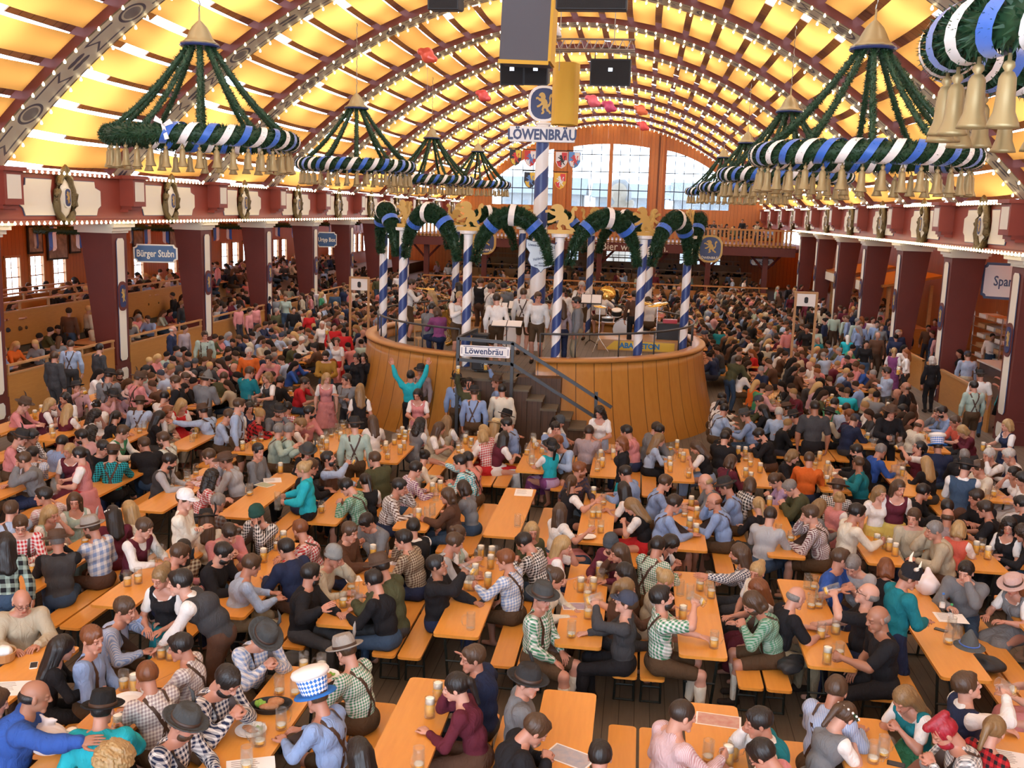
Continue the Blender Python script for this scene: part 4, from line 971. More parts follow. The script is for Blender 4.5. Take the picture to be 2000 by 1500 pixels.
sh=empty('kitchen_shelf',(12.8,37.5,0)); tag(sh,'steel rack of kitchen trays seen between two right columns','shelf')
b=MB(); [b.box(-.02+x,.02+x,-.02+y,.02+y,0,2.3) for x in (-.4,.4) for y in (-1.5,1.5)]; b.build('frame',M['silver'],sh)
for i in range(6):
    b=MB(); b.box(-.42,.42,-1.5,1.5,.3+i*.36,.32+i*.36); f=b.build('shelf_board',M['silver'],sh)
    for j in range(3): b=MB(); b.box(-.3,.3,-1.35+j*.95,-.6+j*.95,.32+i*.36,.44+i*.36); b.build('tray',M['plate'] if (i+j)%2 else M['barrierdark'],sh)
for (x,y,lab,w_) in ((11.2,46,'wooden snack stall with garlanded canopy beyond the third right column',2.4),(11.0,53,'timber stall with white striped awning under the right gallery',2.2)):
    s_=empty('market_stall',(x,y,0)); tag(s_,lab,'stall')
    b=MB(); b.box(-.9,.9,-w_,w_,0,1.05); b.build('counter',M['barrier'],s_)
    for yy_ in (-w_,w_):
        for xx_ in (-.85,.85): b=MB(); b.box(xx_-.06,xx_+.06,yy_-.06,yy_+.06,1,2.9); b.build('post',M['barrierdark'],s_)
    b=MB(); b.add([(-1.2,-w_-.3,2.75),(-1.2,w_+.3,2.75),(1.2,w_+.3,3.25),(1.2,-w_-.3,3.25),(-1.2,-w_-.3,2.85),(-1.2,w_+.3,2.85),(1.2,w_+.3,3.35),(1.2,-w_-.3,3.35)],[(0,1,2,3),(7,6,5,4),(0,4,5,1),(1,5,6,2),(2,6,7,3),(3,7,4,0)]); b.build('canopy',M['barrier'],s_)
    b=MB(); b.box(-1.25,-1.2,-w_,w_,2.35,2.75); b.build('valance',M['cream'],s_)
# ---------------------------------------------------------------- greenery
def needles(P,r,n,ln=.07,seed=1,closed=False):
    """fir garland: core tube and a coat of short flat needles"""
    g=np.random.default_rng(seed); P=np.array(P,float); m=len(P); rr=np.array(r if hasattr(r,'__len__') else [r]*m,float)
    b=MB(); b.sm=True; b.tube([tuple(p) for p in P],list(rr*.86),8,closed=closed)
    if closed: P=np.vstack([P,P[:1]]); rr=np.append(rr,rr[0]); m+=1
    t=g.random(n)*(m-1-1e-6); i=t.astype(int); f=(t-i)[:,None]; c=P[i]*(1-f)+P[i+1]*f; R0=rr[i]*(1-f[:,0])+rr[i+1]*f[:,0]
    d=P[i+1]-P[i]; d/=np.linalg.norm(d,axis=1)[:,None]
    q=g.normal(size=(n,3)); q-=d*(q*d).sum(1)[:,None]; q/=np.linalg.norm(q,axis=1)[:,None]
    base=c+q*(R0*.8)[:,None]; tip=q+d*g.uniform(-.9,.9,(n,1))+g.normal(size=(n,3))*.3; tip/=np.linalg.norm(tip,axis=1)[:,None]
    l=ln*g.uniform(.6,1.3,(n,1)); sd=np.cross(tip,g.normal(size=(n,3))); sd/=np.linalg.norm(sd,axis=1)[:,None]; w=ln*.17
    V=np.stack([base+sd*w,base-sd*w,base+tip*l],1).reshape(-1,3); o=len(b.V); b.V+=V.tolist(); k=n
    b.F+=[(o+3*j,o+3*j+1,o+3*j+2) for j in range(k)]; b.M+=[0]*k; b.S+=[False]*k
    me=rawmesh('greenery',b.V,b.F,[M['garland']]); me.polygons.foreach_set('use_smooth',np.array(b.S)); return me
RM,Rm=1.68,.17
ringme=needles([(RM*math.cos(2*pi*i/48),RM*math.sin(2*pi*i/48),0) for i in range(48)],Rm,9000,.075,2,True)
strandme=[]
def ribbon(ph,turns,w,gap=0):
    b=MB(); b.sm=True; n=turns*18; A=[];B=[]
    for i in range(n+1):
        a=2*pi*i/n+ph; q=2*pi*turns*i/n
        if gap and (a-ph)%(2*pi)<gap: continue
        for s,L in ((-.5,A),(.5,B)):
            aa=a+s*w/RM; R2=Rm*1.14; L.append(((RM+R2*math.cos(q))*math.cos(aa),(RM+R2*math.cos(q))*math.sin(aa),R2*math.sin(q)))
    b.strip(A,B); return b
rbm=ribbon(0,17,.13,0).mesh('ribbon',[M['ribbonb']]); rwm=ribbon(2*pi/34,17,.13,0).mesh('ribbon',[M['ribbonw']])
rbg=ribbon(2.2,17,.13,2.0).mesh('ribbon',[M['ribbonb']]); rwg=ribbon(2.2+2*pi/34,17,.13,2.0).mesh('ribbon',[M['ribbonw']])
b=MB(); b.sm=True; b.lathe([(0,.0),(.012,0),(.012,-.04),(.03,-.05),(.036,-.075),(.02,-.1),(.035,-.11),(.05,-.14),(.055,-.25),(.062,-.33),(.09,-.40),(.095,-.42),(.085,-.418),(.055,-.36),(0,-.3)],14)
bellm=b.mesh('bell',[M['gold']])
b=MB(); b.sm=True; b.lathe([(0,-.39),(.022,-.38),(.03,-.355),(.02,-.33),(0,-.32)],8); bellbulb=b.mesh('bulb',[M['bulb']])
b=MB(); b.sm=True
prf=[(.32,0),(.34,.02),(.27,.06),(.22,.12),(.18,.22),(.13,.32),(.06,.40),(.02,.44),(.015,.6)]
n=20; V=[];F=[]
for j,(r,z) in enumerate(prf):
    for i in range(n): a=2*pi*i/n; q=r*(1+.09*math.cos(10*a)*(1 if j<7 else 0)); V.append((q*math.cos(a),q*math.sin(a),z))
for j in range(len(prf)-1):
    for i in range(n): F.append((j*n+i,j*n+(i+1)%n,(j+1)*n+(i+1)%n,(j+1)*n+i))
b.add(V,F); crownm=b.mesh('crown_cap',[M['gold']])
b=MB(); b.lathe([(0,-.05),(.36,-.05),(.38,-.02),(.36,.0),(0,0)],16); discm=b.mesh('crown_disc',[M['navy']])
NSTR=10
for i in range(NSTR):
    a=2*pi*(i+.5)/NSTR; p0=np.array((.22*math.cos(a),.22*math.sin(a),1.72)); p1=np.array((RM*math.cos(a)*.98,RM*math.sin(a)*.98,.1))
    strandme.append(needles([tuple(p0+(p1-p0)*q+np.array((0,0,-.12*math.sin(pi*q)))) for q in np.linspace(0,1,9)],.05,900,.05,5+i))
def chandelier(x,y,z,lab,gap=False,rz=0,nb=36):
    c=empty('bell_chandelier',(x,y,z),rz); tag(c,lab,'chandelier','bell chandeliers under the roof')
    meshobj('fir_wreath',ringme,c); meshobj('ribbon',rbg if gap else rbm,c); meshobj('ribbon',rwg if gap else rwm,c)
    for m_ in strandme: meshobj('fir_strand',m_,c)
    meshobj('crown_cap',crownm,c,(0,0,1.75)); meshobj('crown_disc',discm,c,(0,0,1.75))
    b=MB(); top=prof(x)-z+.1
    for q in range(int((top-2.3)/.12)): b.tube([(.0,0,2.3+q*.12),(.02*(q%2),.02*((q+1)%2),2.36+q*.12),(0,0,2.43+q*.12)],.012,4)
    b.build('chain',M['rope'],c)
    for i in range(nb):
        a=2*pi*i/nb; w_=meshobj('bell',bellm,c,(RM*math.cos(a)*1.0,RM*math.sin(a)*1.0,-.17-.02*(i%2)),(0,0,a)); meshobj('bulb',bellbulb,w_)
    return c
CH=[(-8.55,18.8,6.62,'nearest left bell chandelier with a white bow on its wreath',True,.4),(-8.95,30.7,6.66,'second bell chandelier in the left row, above the pale frieze',False,.3),(-9.1,42.5,6.62,'third bell chandelier in the left row, half behind the second',False,.6),(-9.1,54.4,6.78,'furthest bell chandelier in the left row, left of the striped pole',False,.9),
    (3.6,6.9,6.62,'huge bell chandelier cut off at the top right corner',False,.2),(3.56,17.6,6.5,'big bell chandelier hanging over the right side crowd',False,.5),(3.8,29,6.62,'second bell chandelier of the right row, behind the big one',False,.1),(3.85,41,6.6,'third bell chandelier of the right row',False,.7),(3.85,53,6.7,'furthest bell chandelier of the right row, before the right window',False,.2)]
for a in CH: chandelier(*a)
bw=empty('ribbon_bow',(CH[0][0]+.12,CH[0][1]-RM-.17,6.74)); tag(bw,'white ribbon bow tied on the nearest left wreath','bow')
b=MB(); b.prism([(0,0),(.14,.10),(.20,.02),(.06,-.03)],0,.01,UP); b.prism([(0,0),(-.16,.06),(-.12,.15),(.0,.06)],0,.01,UP); b.prism([(-.02,0),(.04,0),(.12,-.24),(.04,-.26)],0,.01,UP); b.build('loop',M['ribbonw'],bw)
# small fir rings of the left boxes
sr=needles([(.85*math.cos(2*pi*i/24),.85*math.sin(2*pi*i/24),0) for i in range(24)],.1,2200,.06,9,True)
srr=[]
for a in (0,1.57,3.14,4.71):
    for s,m_ in ((0,0),(1,1)):
        b=MB(); x0,y0=.85*math.cos(a+s*.13),.85*math.sin(a+s*.13); b.strip([(x0,y0,.12),(x0*1.1,y0*1.1,-.1),(x0*1.08,y0*1.08,-.45),(x0*1.12,y0*1.12,-.6)],[(x0-.12*math.sin(a),y0+.12*math.cos(a),.12),(x0*1.1-.12*math.sin(a),y0*1.1+.12*math.cos(a),-.1),(x0*1.08-.12*math.sin(a),y0*1.08+.12*math.cos(a),-.5),(x0*1.12-.1*math.sin(a),y0*1.12+.1*math.cos(a),-.56)]); srr.append(b.mesh('ribbon',[M['ribbonw' if m_ else 'ribbonb']]))
for i in range(8):
    y_=20.5+i*5.93*.98; c=empty('fir_ring',(-17.6,y_+2.6,4.42)); tag(c,'green fir ring with ribbon tails hanging %s'%['before the nearest red column','between the first and second left columns','between the second and third left columns','between the third and fourth left columns','between the fourth and fifth left columns','beyond the fifth left column','beyond the sixth left column','at the end of the left boxes'][i],'hanging wreath','fir rings over the left boxes'); meshobj('greenery',sr,c); [meshobj('ribbon',q_,c) for q_ in srr]
    b=MB(); b.tube([(0,0,.45),(.85,0,0)],.008,4); b.tube([(0,0,.45),(-.85,0,0)],.008,4); b.tube([(0,.85,0),(0,0,.45),(0,-.85,0)],.008,4); b.build('cord',M['rope'],c)
o=meshobj('wall_garland',needles([(14.5,24+i*.5,3.0+.12*math.sin(i*1.3)) for i in range(30)],.11,3500,.08,12)); tag(o,'green fir garland along the wall over the serving counter','garland')
# ---------------------------------------------------------------- bandstand
SX,SY,SR,SZ=-2.85,27.4,4.2,1.95
def sp(a,r,z): return (SX+r*math.sin(a),SY-r*math.cos(a),z)      # a=0 faces the camera, + = right
A0,A1=R_(-17.5),R_(6.5)     # opening for the stairs
stg=empty('bandstand',(SX,SY,0)); tag(stg,'round raised bandstand with flared varnished pine wall','bandstand')
def loc(p): return (p[0]-SX,p[1]-SY,p[2])
mw=M['stagewood']=wood('varnished_bandstand_plank',(.52,.245,.05),(.38,.155,.025),None,0,.28,(3,3,.8),3.5); 
t=NT(mw); pv=t.sep(t.obj()); an=t.math('ARCTAN2',pv[0],pv[1]); q=t.math('MULTIPLY',an,34/ (2*pi) *1.9 ); 
gap=t.math('LESS_THAN',t.math('FRACT',q),.05); src=t.b.inputs['Base Color'].links[0].from_socket; wn=t.n('ShaderNodeTexWhiteNoise',noise_dimensions='1D'); t.l(t.math('FLOOR',q),wn.inputs['W']); c_=t.mix(t.math('MULTIPLY',wn.outputs[0],.35),src,c4((.36,.15,.03))); t.l(t.mix(t.math('MULTIPLY',gap,.8),c_,c4((.06,.025,.01))),t.b.inputs['Base Color'])
b=MB(); b.sm=True; n=110; V=[];F=[]; prf=[(5.06,0),(4.92,.35),(4.80,.8),(4.70,1.3),(4.63,1.75),(4.60,1.98),(4.36,1.98),(4.36,1.7)]
angs=[A1+(2*pi-(A1-A0))*i/n for i in range(n+1)]
for a in angs:
    for r,z in prf: V.append(loc(sp(a,r,z)))
k=len(prf)
for i in range(n):
    for j in range(k-1): F.append((i*k+j,(i+1)*k+j,(i+1)*k+j+1,i*k+j+1))
b.add(V,F); b.sm=False; b.add([V[j] for j in range(k)],[tuple(range(k))]); b.add([V[n*k+j] for j in range(k)],[tuple(range(k))]); b.build('curved_wall',mw,stg)
b=MB(); b.lathe([(0,1.66),(4.5,1.66),(4.5,1.72),(0,1.72)],64); b.build('stage_floor',wood('grey_stage_board',(.17,.14,.11),(.11,.09,.07),.15,0,.7),stg)
b=MB(); b.sm=True; V=[];F=[]
cap=[(4.66,1.98),(4.68,2.02),(4.66,2.07),(4.32,2.07),(4.30,2.02),(4.32,1.98)]
for a in angs:
    for r,z in cap: V.append(loc(sp(a,r,z)))
for i in range(n):
    for j in range(6): F.append((i*6+j,(i+1)*6+j,(i+1)*6+(j+1)%6,i*6+(j+1)%6))
b.add(V,F); b.build('rim_board',M['barrier'],stg)
b=MB(); b.sm=True; ra=[A1+.02+(2*pi-(A1-A0)-.04)*i/90 for i in range(91)]; b.tube([loc(sp(a,4.34,2.62)) for a in ra],.028,6)
for i in range(24): a=ra[int(i*90/23)]; b.tube([loc(sp(a,4.34,2.05)),loc(sp(a,4.34,2.62))],.02,6)
b.build('tube_railing',M['steel'],stg)
# striped poles
def stripe(name,r0,turn):
    m=nmat(name,(.8,.8,.78),.35); t=NT(m); x,y,z=t.sep(t.obj()); a=t.math('DIVIDE',t.math('ARCTAN2',x,y),2*pi); f=t.math('FRACT',t.math('ADD',a,t.math('MULTIPLY',z,turn)))
    t.l(t.mix(t.math('GREATER_THAN',f,.5),c4((.78,.77,.74)),c4((.025,.055,.20))),t.b.inputs['Base Color']); return m
MS=stripe('blue_white_spiral_paint',.1,1.45); MS2=stripe('broad_blue_white_spiral_paint',.18,.95)
b=MB(); b.sm=True; b.lathe([(.112,1.7),(.108,4.75)],20); polm=b.mesh('shaft',[MS])
b=MB(); b.lathe([(.108,4.75),(.108,4.86),(.2,4.88),(.21,4.95),(.0,4.95)],20); capm=b.mesh('capital',[M['white']])
lionw=lion(.78,.66,UP@T(0,5.3,-.02),0,.03); lionw.box(-.3,.3,-.03,.02,4.95,5.04); lionm=lionw.mesh('gilded_lion',[M['goldcut']])
PA=[R_(12.8+30*i) for i in range(12)]
pn_=['just right of the stair opening, front','right of the drum kit, front','at the right edge, before the red mixer','at the back right','behind the drummer','at the back, right of the big pole','at the back, hidden partly by the big pole','at the back left','behind the saxophonist','at the far left edge','behind the trombonist','left of the stairs, front']
for i,a in enumerate(PA):
    p=sp(a,SR,0); c=empty('striped_pole',(p[0],p[1],0),a); tag(c,'spiral striped bandstand pole '+pn_[i],'pole','bandstand poles')
    meshobj('shaft',polm,c); meshobj('capital',capm,c)
    l=meshobj('gilded_lion',lionm,c)
def gar(seed):
    P=[];r=[]
    A=R_(3.0); B=R_(27)
    for i in range(17):
        f=i/16; a=A+(B-A)*f; z=4.22+1.12*math.sin(pi*min(max(f,0),1))**.55; P.append((SR*math.sin(a)*1.02,-SR*math.cos(a)*1.02,z)); r.append(.085+.125*math.sin(pi*f))
    return P,r
P,r=gar(0); garm=needles(P,r,7000,.085,31)
def band(f,mat,w=.07):
    i=f*16; j=int(i); A=np.array(P[j]);B=np.array(P[j+1]); c=A+(B-A)*(i-j); d=(B-A)/np.linalg.norm(B-A); u=np.cross(d,(0,0,1)); u/=np.linalg.norm(u); v=np.cross(d,u); R2=(r[j]+.045)
    b=MB(); b.sm=True; L1=[];L2=[]
    for q in range(15):
        an=2*pi*q/14; e=u*math.cos(an)+v*math.sin(an); L1.append(tuple(c+e*R2-d*w)); L2.append(tuple(c+e*R2+d*w))
    b.strip(L1,L2); return b.mesh('ribbon',[mat])
bands=[band(.22,M['ribbonb']),band(.5,M['ribbonw']),band(.78,M['ribbonb'])]
for i,a in enumerate(PA):
    c=empty('fir_swag',(SX,SY,0),a); tag(c,'fir swag from pole %s'%pn_[i],'garland','swags between the poles'); meshobj('greenery',garm,c)
    for q in bands: meshobj('ribbon',q,c)
# tall centre pole
mp=empty('tall_striped_pole',(-2.78,27.0,1.7)); tag(mp,'tall central blue and white spiral pole carrying the brewery sign','pole')
b=MB(); b.sm=True; b.lathe([(.235,0),(.2,3),(.17,6)],24); b.build('shaft',MS2,mp)
b=MB(); b.lathe([(.17,6.0),(.2,6.02),(.2,6.06),(.0,6.06)],20); b.build('pole_cap',M['white'],mp)
b=MB(); b.box(-.86,.86,-.28,-.16,5.54,5.94); sb=b.build('sign_board',M['white'],mp,bevel=.01)
text('lettering','LÖWENBRÄU',.37,M['navy'],sb,(0,-.285,5.72),(pi/2,0,0),ext=.006,sx=.80,bold=.013)
badge(mp,.82,.92,(0,-.05,6.54),0,'white')
# hanging name shield of the band
fs=empty('band_shield',(-2.5,24.9,4.35)); tag(fs,'pale blue curved shield naming the band, hung before the tall pole','sign')
P=[(-.40,.42),(-.2,.36),(0,.38),(.2,.34),(.42,.30),(.36,.1),(.36,-.12),(.26,-.26),(.08,-.32),(0,-.42),(-.08,-.32),(-.26,-.26),(-.34,-.1),(-.3,.08),(-.4,.22)][::-1]
b=MB(); b.prism(P,-.02,.0,UP); b.m=1; b.prism([(x*.95,z*.95) for x,z in P],0,.006,UP); b.build('shield_board',[M['navy'],nmat('pale_blue_enamel',(.55,.66,.72),.35)],fs)
for s,z,sz,ro in (('Löwenbräu-FESTKAPELLE',.25,.088,-.08),('Die',.08,.1,.2),('Heldensteiner',-.05,.1,.25),('DIRIGENT',-.18,.04,0),('BERT HANSMEIER',-.24,.06,0)): text('lettering',s,sz,M['navy'],fs,(0,-.012,z),(pi/2,-ro,0),sx=.72,bold=.001)
# stairs, landing and steel railing
sl=empty('bandstand_stairs',(-2.6,22.3,0)); tag(sl,'dark wooden stair block with grey worn treads down from the bandstand','stairs')
b=MB(); b.box(-1.5,-.15,-.3,1.0,0,1.62); b.box(-.15,.9,.15,1.2,0,1.68); b.build('landing_block',M['darkwood'],sl)
stepm=wood('worn_grey_tread',(.16,.13,.09),(.09,.075,.05),None,0,.8)
b=MB(); b.box(-1.55,-.1,-.35,1.0,1.62,1.68); b.build('landing_tread',stepm,sl)
for i in range(6):
    x=-.12+i*.32; z=1.50-i*.205
    b=MB(); b.box(x,x+.33,-.45,.42,0,z-.05); s_=b.build('riser_box',M['darkwood'],sl); b=MB(); b.box(x-.02,x+.36,-.49,.45,z-.05,z); b.build('tread',stepm,s_)
rl=empty('steel_railing',(-2.6,21.75,0)); tag(rl,'grey square steel railing with sloping handrails beside the bandstand stairs','railing')
def bar(b,p,q,w=.035):
    p,q=Vector(p),Vector(q); d=(q-p); L=d.length; m=d.to_track_quat('Z','Y').to_matrix().to_4x4(); b.box(-w,w,-w,w,0,L,Matrix.Translation(p)@m)
b=MB(); bar(b,(-1.38,0,0),(-1.38,0,2.62)); b.build('post',M['steel'],rl); b=MB(); bar(b,(-.15,0,0),(-.15,0,2.56)); b.build('post',M['steel'],rl); b=MB(); bar(b,(-1.15,1.1,1.7),(-1.15,1.1,2.7)); b.build('post',M['steel'],rl); b=MB(); bar(b,(1.75,0,.9),(1.75,0,1.55)); b.build('post',M['steel'],rl)
b=MB(); bar(b,(-1.38,0,2.60),(-.15,0,2.55)); bar(b,(-.15,0,2.55),(2.1,0,1.22)); bar(b,(-1.38,0,2.60),(-1.15,1.1,2.68)); b.build('handrail',M['steel'],rl)
b=MB(); bar(b,(-1.38,0,2.12),(-.15,0,2.08)); bar(b,(-.15,0,2.08),(1.75,0,.98)); b.build('lower_rail',M['steel'],rl)
sg=empty('enamel_sign',(-3.36,21.68,2.34)); tag(sg,'white enamel sign with navy lettering fixed on the steel railing','sign')
b=MB(); b.prism(rrect(1.12,.25,.03,3),0,.012,UP); b.build('plate',M['white'],sg); b=MB()
for z in (-.1,.1): b.box(-.48,.48,-.016,-.012,z-.006,z+.006)
for x in (-.52,.52): b.box(x-.006,x+.006,-.016,-.012,-.07,.07)
b.build('border_line',M['navy'],sg); text('lettering','Löwenbräu',.2,M['navy'],sg,(-.02,-.016,.0),(pi/2,0,0),ext=.003,sx=.95,bold=.004)
# ---------------------------------------------------------------- signs and shields
def oval(px,py,Y,w,h,lab,rz=0):
    p=aty(px,py,Y); c=empty('oval_brewery_sign',tuple(p),rz); tag(c,lab,'sign'); badge(c,w,h,(0,0,0),0,'gold','LÖWENBRÄU',name='rim_board'); return c
oval(1387,486,30,.72,.80,'navy oval lion sign with gold rim hanging right of the bandstand'); oval(946,472,40,.95,1.02,'navy oval lion sign with gold rim seen left of the tall pole')
def namesign(px,py,X,w,h,body,lab,sz,Y=None,rz=pi/2,bg='navy',fg='cream',shape=None):
    p=atx(px,py,X) if Y is None else aty(px,py,Y); c=empty('name_sign',tuple(p),rz); tag(c,lab,'sign')
    b=MB(); b.prism(plaque(w,h,.1)[::1],-.03,.03,UP); b.build('rim',M['cream'] if bg=='navy' else M['navy'],c); b=MB(); b.prism(plaque(w*.93,h*.86,.09),-.036,.036,UP); b.build('face',{'navy':nmat('blue_sign_enamel',(.02,.075,.19),.4)}.get(bg) or M['white'],c)
    text('lettering',body,sz,M[fg],c,(0,-.05,-.01),(pi/2,0,0),ext=.008,sx=.7,bold=.006); return c
def ns2(px,py,X,w,h,body,lab,sz,**k): return namesign(px,py,X,w,h,body,lab,sz,**k)
ns2(304,495,-14.9,1.3,.56,'Bürger Stubn','blue sign reading Bürger Stubn between the two nearest left columns',.30,rz=R_(18)); ns2(638,468,-14.9,.95,.72,'Urtyp Box','smaller blue sign reading Urtyp Box between further left columns',.27,rz=R_(22))
ns2(1985,551,11.2,1.9,1.1,'Spanferkel','white sign with blue lettering Span at the right edge',.42,bg='w',fg='navy',rz=R_(-25)); ns2(1589,470,10.6,1.2,1.1,'Box','small dark sign beyond the furthest right columns',.4,rz=R_(-25))
ns2(1489,512,9.0,1.5,.45,'Jaus-Standl','pale board sign over the dark doorway under the gallery',.28,Y=64.5,rz=0,bg='w',fg='navy')
# six heraldic shields hung on bars from the tall windows' post
HERC=[((.02,.02,.02),(.75,.55,.05),(.6,.03,.03)),((.55,.04,.04),(.8,.8,.78),(.1,.2,.5)),((.8,.8,.78),(.6,.04,.04),(.02,.02,.02)),((.1,.3,.65),(.8,.8,.78),(.6,.05,.05)),((.02,.02,.03),(.8,.55,.05),(.1,.25,.6)),((.8,.5,.05),(.7,.05,.05),(.8,.8,.78))]
for i,(px,py) in enumerate(((1007,308),(1036,310),(1097,313),(1122,313),(1035,352),(1094,354))):
    p=aty(px,py,34); c=empty('heraldic_shield',tuple(p)); tag(c,['black, yellow and red','red and white fringed','white and red striped','blue and white checked','black with gold lion','red, white and gold'][i]+' heraldic shield hanging '+['far left in the upper row','left of the tall pole, upper row','right of the tall pole, upper row','far right in the upper row','left of the tall pole, lower row','right of the tall pole, lower row'][i],'shield','heraldic shields by the tall pole')
    A=[(-.2,.27),(.2,.27),(.2,-.05),(.12,-.2),(0,-.27),(-.12,-.2),(-.2,-.05)]; mm=[nmat('heraldry_%d_%d'%(i,j),q,.5) for j,q in enumerate(HERC[i])]
    b=MB(); b.prism(A,0,.02,UP); b.m=1; b.prism([(0,.25),(.18,.25),(.18,0),(0,0)],.02,.025,UP); b.prism([(-.17,-.04),(0,0),(0,-.24),(-.11,-.19)],.02,.025,UP); b.m=2; lion(.26,.34,UP@T(0,0,0),.026,.03,b); b.build('shield_board',mm,c)
    b=MB(); b.tube([(-.26,0,.31),(.26,0,.31)],.015,5); b.tube([(-.15,0,.31),(-.15,0,.25)],.006,4); b.tube([(.15,0,.31),(.15,0,.25)],.006,4); b.build('hanging_bar',M['black'],c)
# ---------------------------------------------------------------- sound rig under the roof
def speaker(px,py,Y,w,h,d,lab,tilt=.35,rz=0):
    p=aty(px,py,Y); c=empty('hanging_speaker',tuple(p),rz); c.rotation_euler=(tilt,0,rz); tag(c,lab,'speaker')
    b=MB(); b.prism([(-w/2,-h/2),(w/2,-h/2),(w/2,h/2),(-w/2,h/2)],-d,0,UP); b.build('cabinet',M['black'],c,bevel=.015)
    b=MB(); b.box(-w/2+.03,w/2-.03,-.012,0,-h/2+.03,h/2-.03); b.build('grille',M['blackmesh'],c); b=MB(); b.box(-.05,.05,-.02,-.01,.02,.1); b.build('brand_plate',M['silver'],c)
    b=MB(); b.tube([(-w*.4,d/2,h/2),(-w*.4,d/2,h/2+.25),(w*.4,d/2,h/2+.25),(w*.4,d/2,h/2)],.02,6); b.build('yoke',M['steel'],c); return c
speaker(1000,140,22.5,.54,.58,.5,'left box speaker of the pair hanging below the grey banner',.2); speaker(1046,140,22.5,.54,.58,.5,'right box speaker of the pair hanging below the grey banner',.2)
speaker(1192,141,25,.98,.62,.5,'wide black speaker hanging alone right of the signs',.1); speaker(868,-4,20,.6,.4,.5,'black speaker cut off by the top edge, left of the banner',.1); speaker(815+50,-3,19.4,.6,.4,.5,'black speaker in front of its twin at the top edge',.1); speaker(1155,-4,19,1.3,.4,.5,'long black speaker cut off by the top edge, right of the banner',.1)
p=aty(1028,40,21.5); bn=empty('hanging_banner',tuple(p)); tag(bn,'wide grey cloth covered box hanging from the roof above the speaker pair','banner'); bn.rotation_euler=(0,R_(1.5),0)
b=MB(); b.box(-.52,.5,-.05,.9,-.82,1.3); b.build('grey_cloth',M['greycloth'],bn); b=MB(); b.box(-.54,.52,-.07,-.05,-.88,-.80); b.box(.5,.56,-.05,.9,-.8,1.3); b.build('ochre_edge',M['yellowcloth'],bn)
p=aty(1104,187,26); yc=empty('ochre_drape',tuple(p)); tag(yc,'tall ochre cloth sleeve hanging behind the lion badge','drape')
b=MB(); b.sm=True; V=[(.33*math.cos(a)*(1+.08*math.sin(5*a)),.33*math.sin(a)*(1+.08*math.sin(5*a)),z) for z in (-.72,-.3,.2,.78) for a in np.linspace(0,2*pi,25)[:-1]]; b.add(V,[(j*24+i,j*24+(i+1)%24,(j+1)*24+(i+1)%24,(j+1)*24+i) for j in range(3) for i in range(24)]); b.build('cloth_sleeve',M['yellowcloth'],yc)
tr=empty('lighting_truss',tuple(aty(1110,88,25))); tag(tr,'horizontal aluminium lattice truss carrying the wide speaker','truss')
b=MB()
for y_,z_ in ((-.15,-.12),(.15,-.12),(0,.14)): b.tube([(-1.6,y_,z_),(1.6,y_,z_)],.025,6)
for i in range(16): x0=-1.6+i*.2; b.tube([(x0,-.15,-.12),(x0+.1,0,.14),(x0+.2,-.15,-.12)],.012,4); b.tube([(x0,.15,-.12),(x0+.1,0,.14)],.012,4)
b.build('lattice',M['truss'],tr); b=MB()
for x in (-.2,1.1): b.tube([(x,0,.14),(x,0,1.6)],.01,4); b.tube([(x,0,-.12),(x,0,-.6)],.01,4)
b.build('steel_cable',M['rope'],tr)
p=aty(1080,45,24); lp=empty('high_bay_lamp',tuple(p)); tag(lp,'grey industrial pendant lamp with glass reflector beside the banner','lamp'); b=MB(); b.sm=True; b.lathe([(0,.35),(.08,.35),(.1,.3),(.1,0)],16); b.build('housing',M['steel'],lp); b=MB(); b.sm=True; b.lathe([(.1,0),(.16,-.1),(.22,-.3),(.2,-.3),(.0,-.05)],16); b.build('reflector',M['plate'],lp)
BALC=[((.75,.12,.08),(.1,.25,.6)),((.7,.1,.1),(.8,.5,.1)),((.75,.15,.2),(.2,.5,.3)),((.6,.08,.2),(.8,.8,.8)),((.8,.2,.1),(.8,.6,.1)),((.75,.1,.1),(.1,.3,.6))]
for i,(px,py,Y) in enumerate(((835,108,34),(944,187,44),(1158,197,44),(1190,208,46),(1252,215,50),(1256,246,56))):
    p=aty(px,py,Y); c=empty('foil_balloon',tuple(p)); tag(c,['red and blue stray balloon under the left vault','small red balloon above the second left chandelier row','flat red and blue balloon under the vault crown','orange balloon beside the flat red and blue one','tiny yellow and green balloon under the vault','furthest red balloon above the end window'][i],'balloon','balloons caught under the roof')
    V,F=sdf([('e',(0,0,0),(.22,.14,.26)),('e',(-.22,0,.12),(.14,.09,.12)),('e',(.2,0,-.12),(.15,.1,.12))],.06,.035); o=meshobj('skin',rawmesh('sk',V,F,[nmat('foil_%d'%i,BALC[i][0],.25,.2)],True),c); b=MB(); b.tube([(0,0,-.25),(.02,0,-1.4)],.005,4); b.build('string',M['rope'],c)
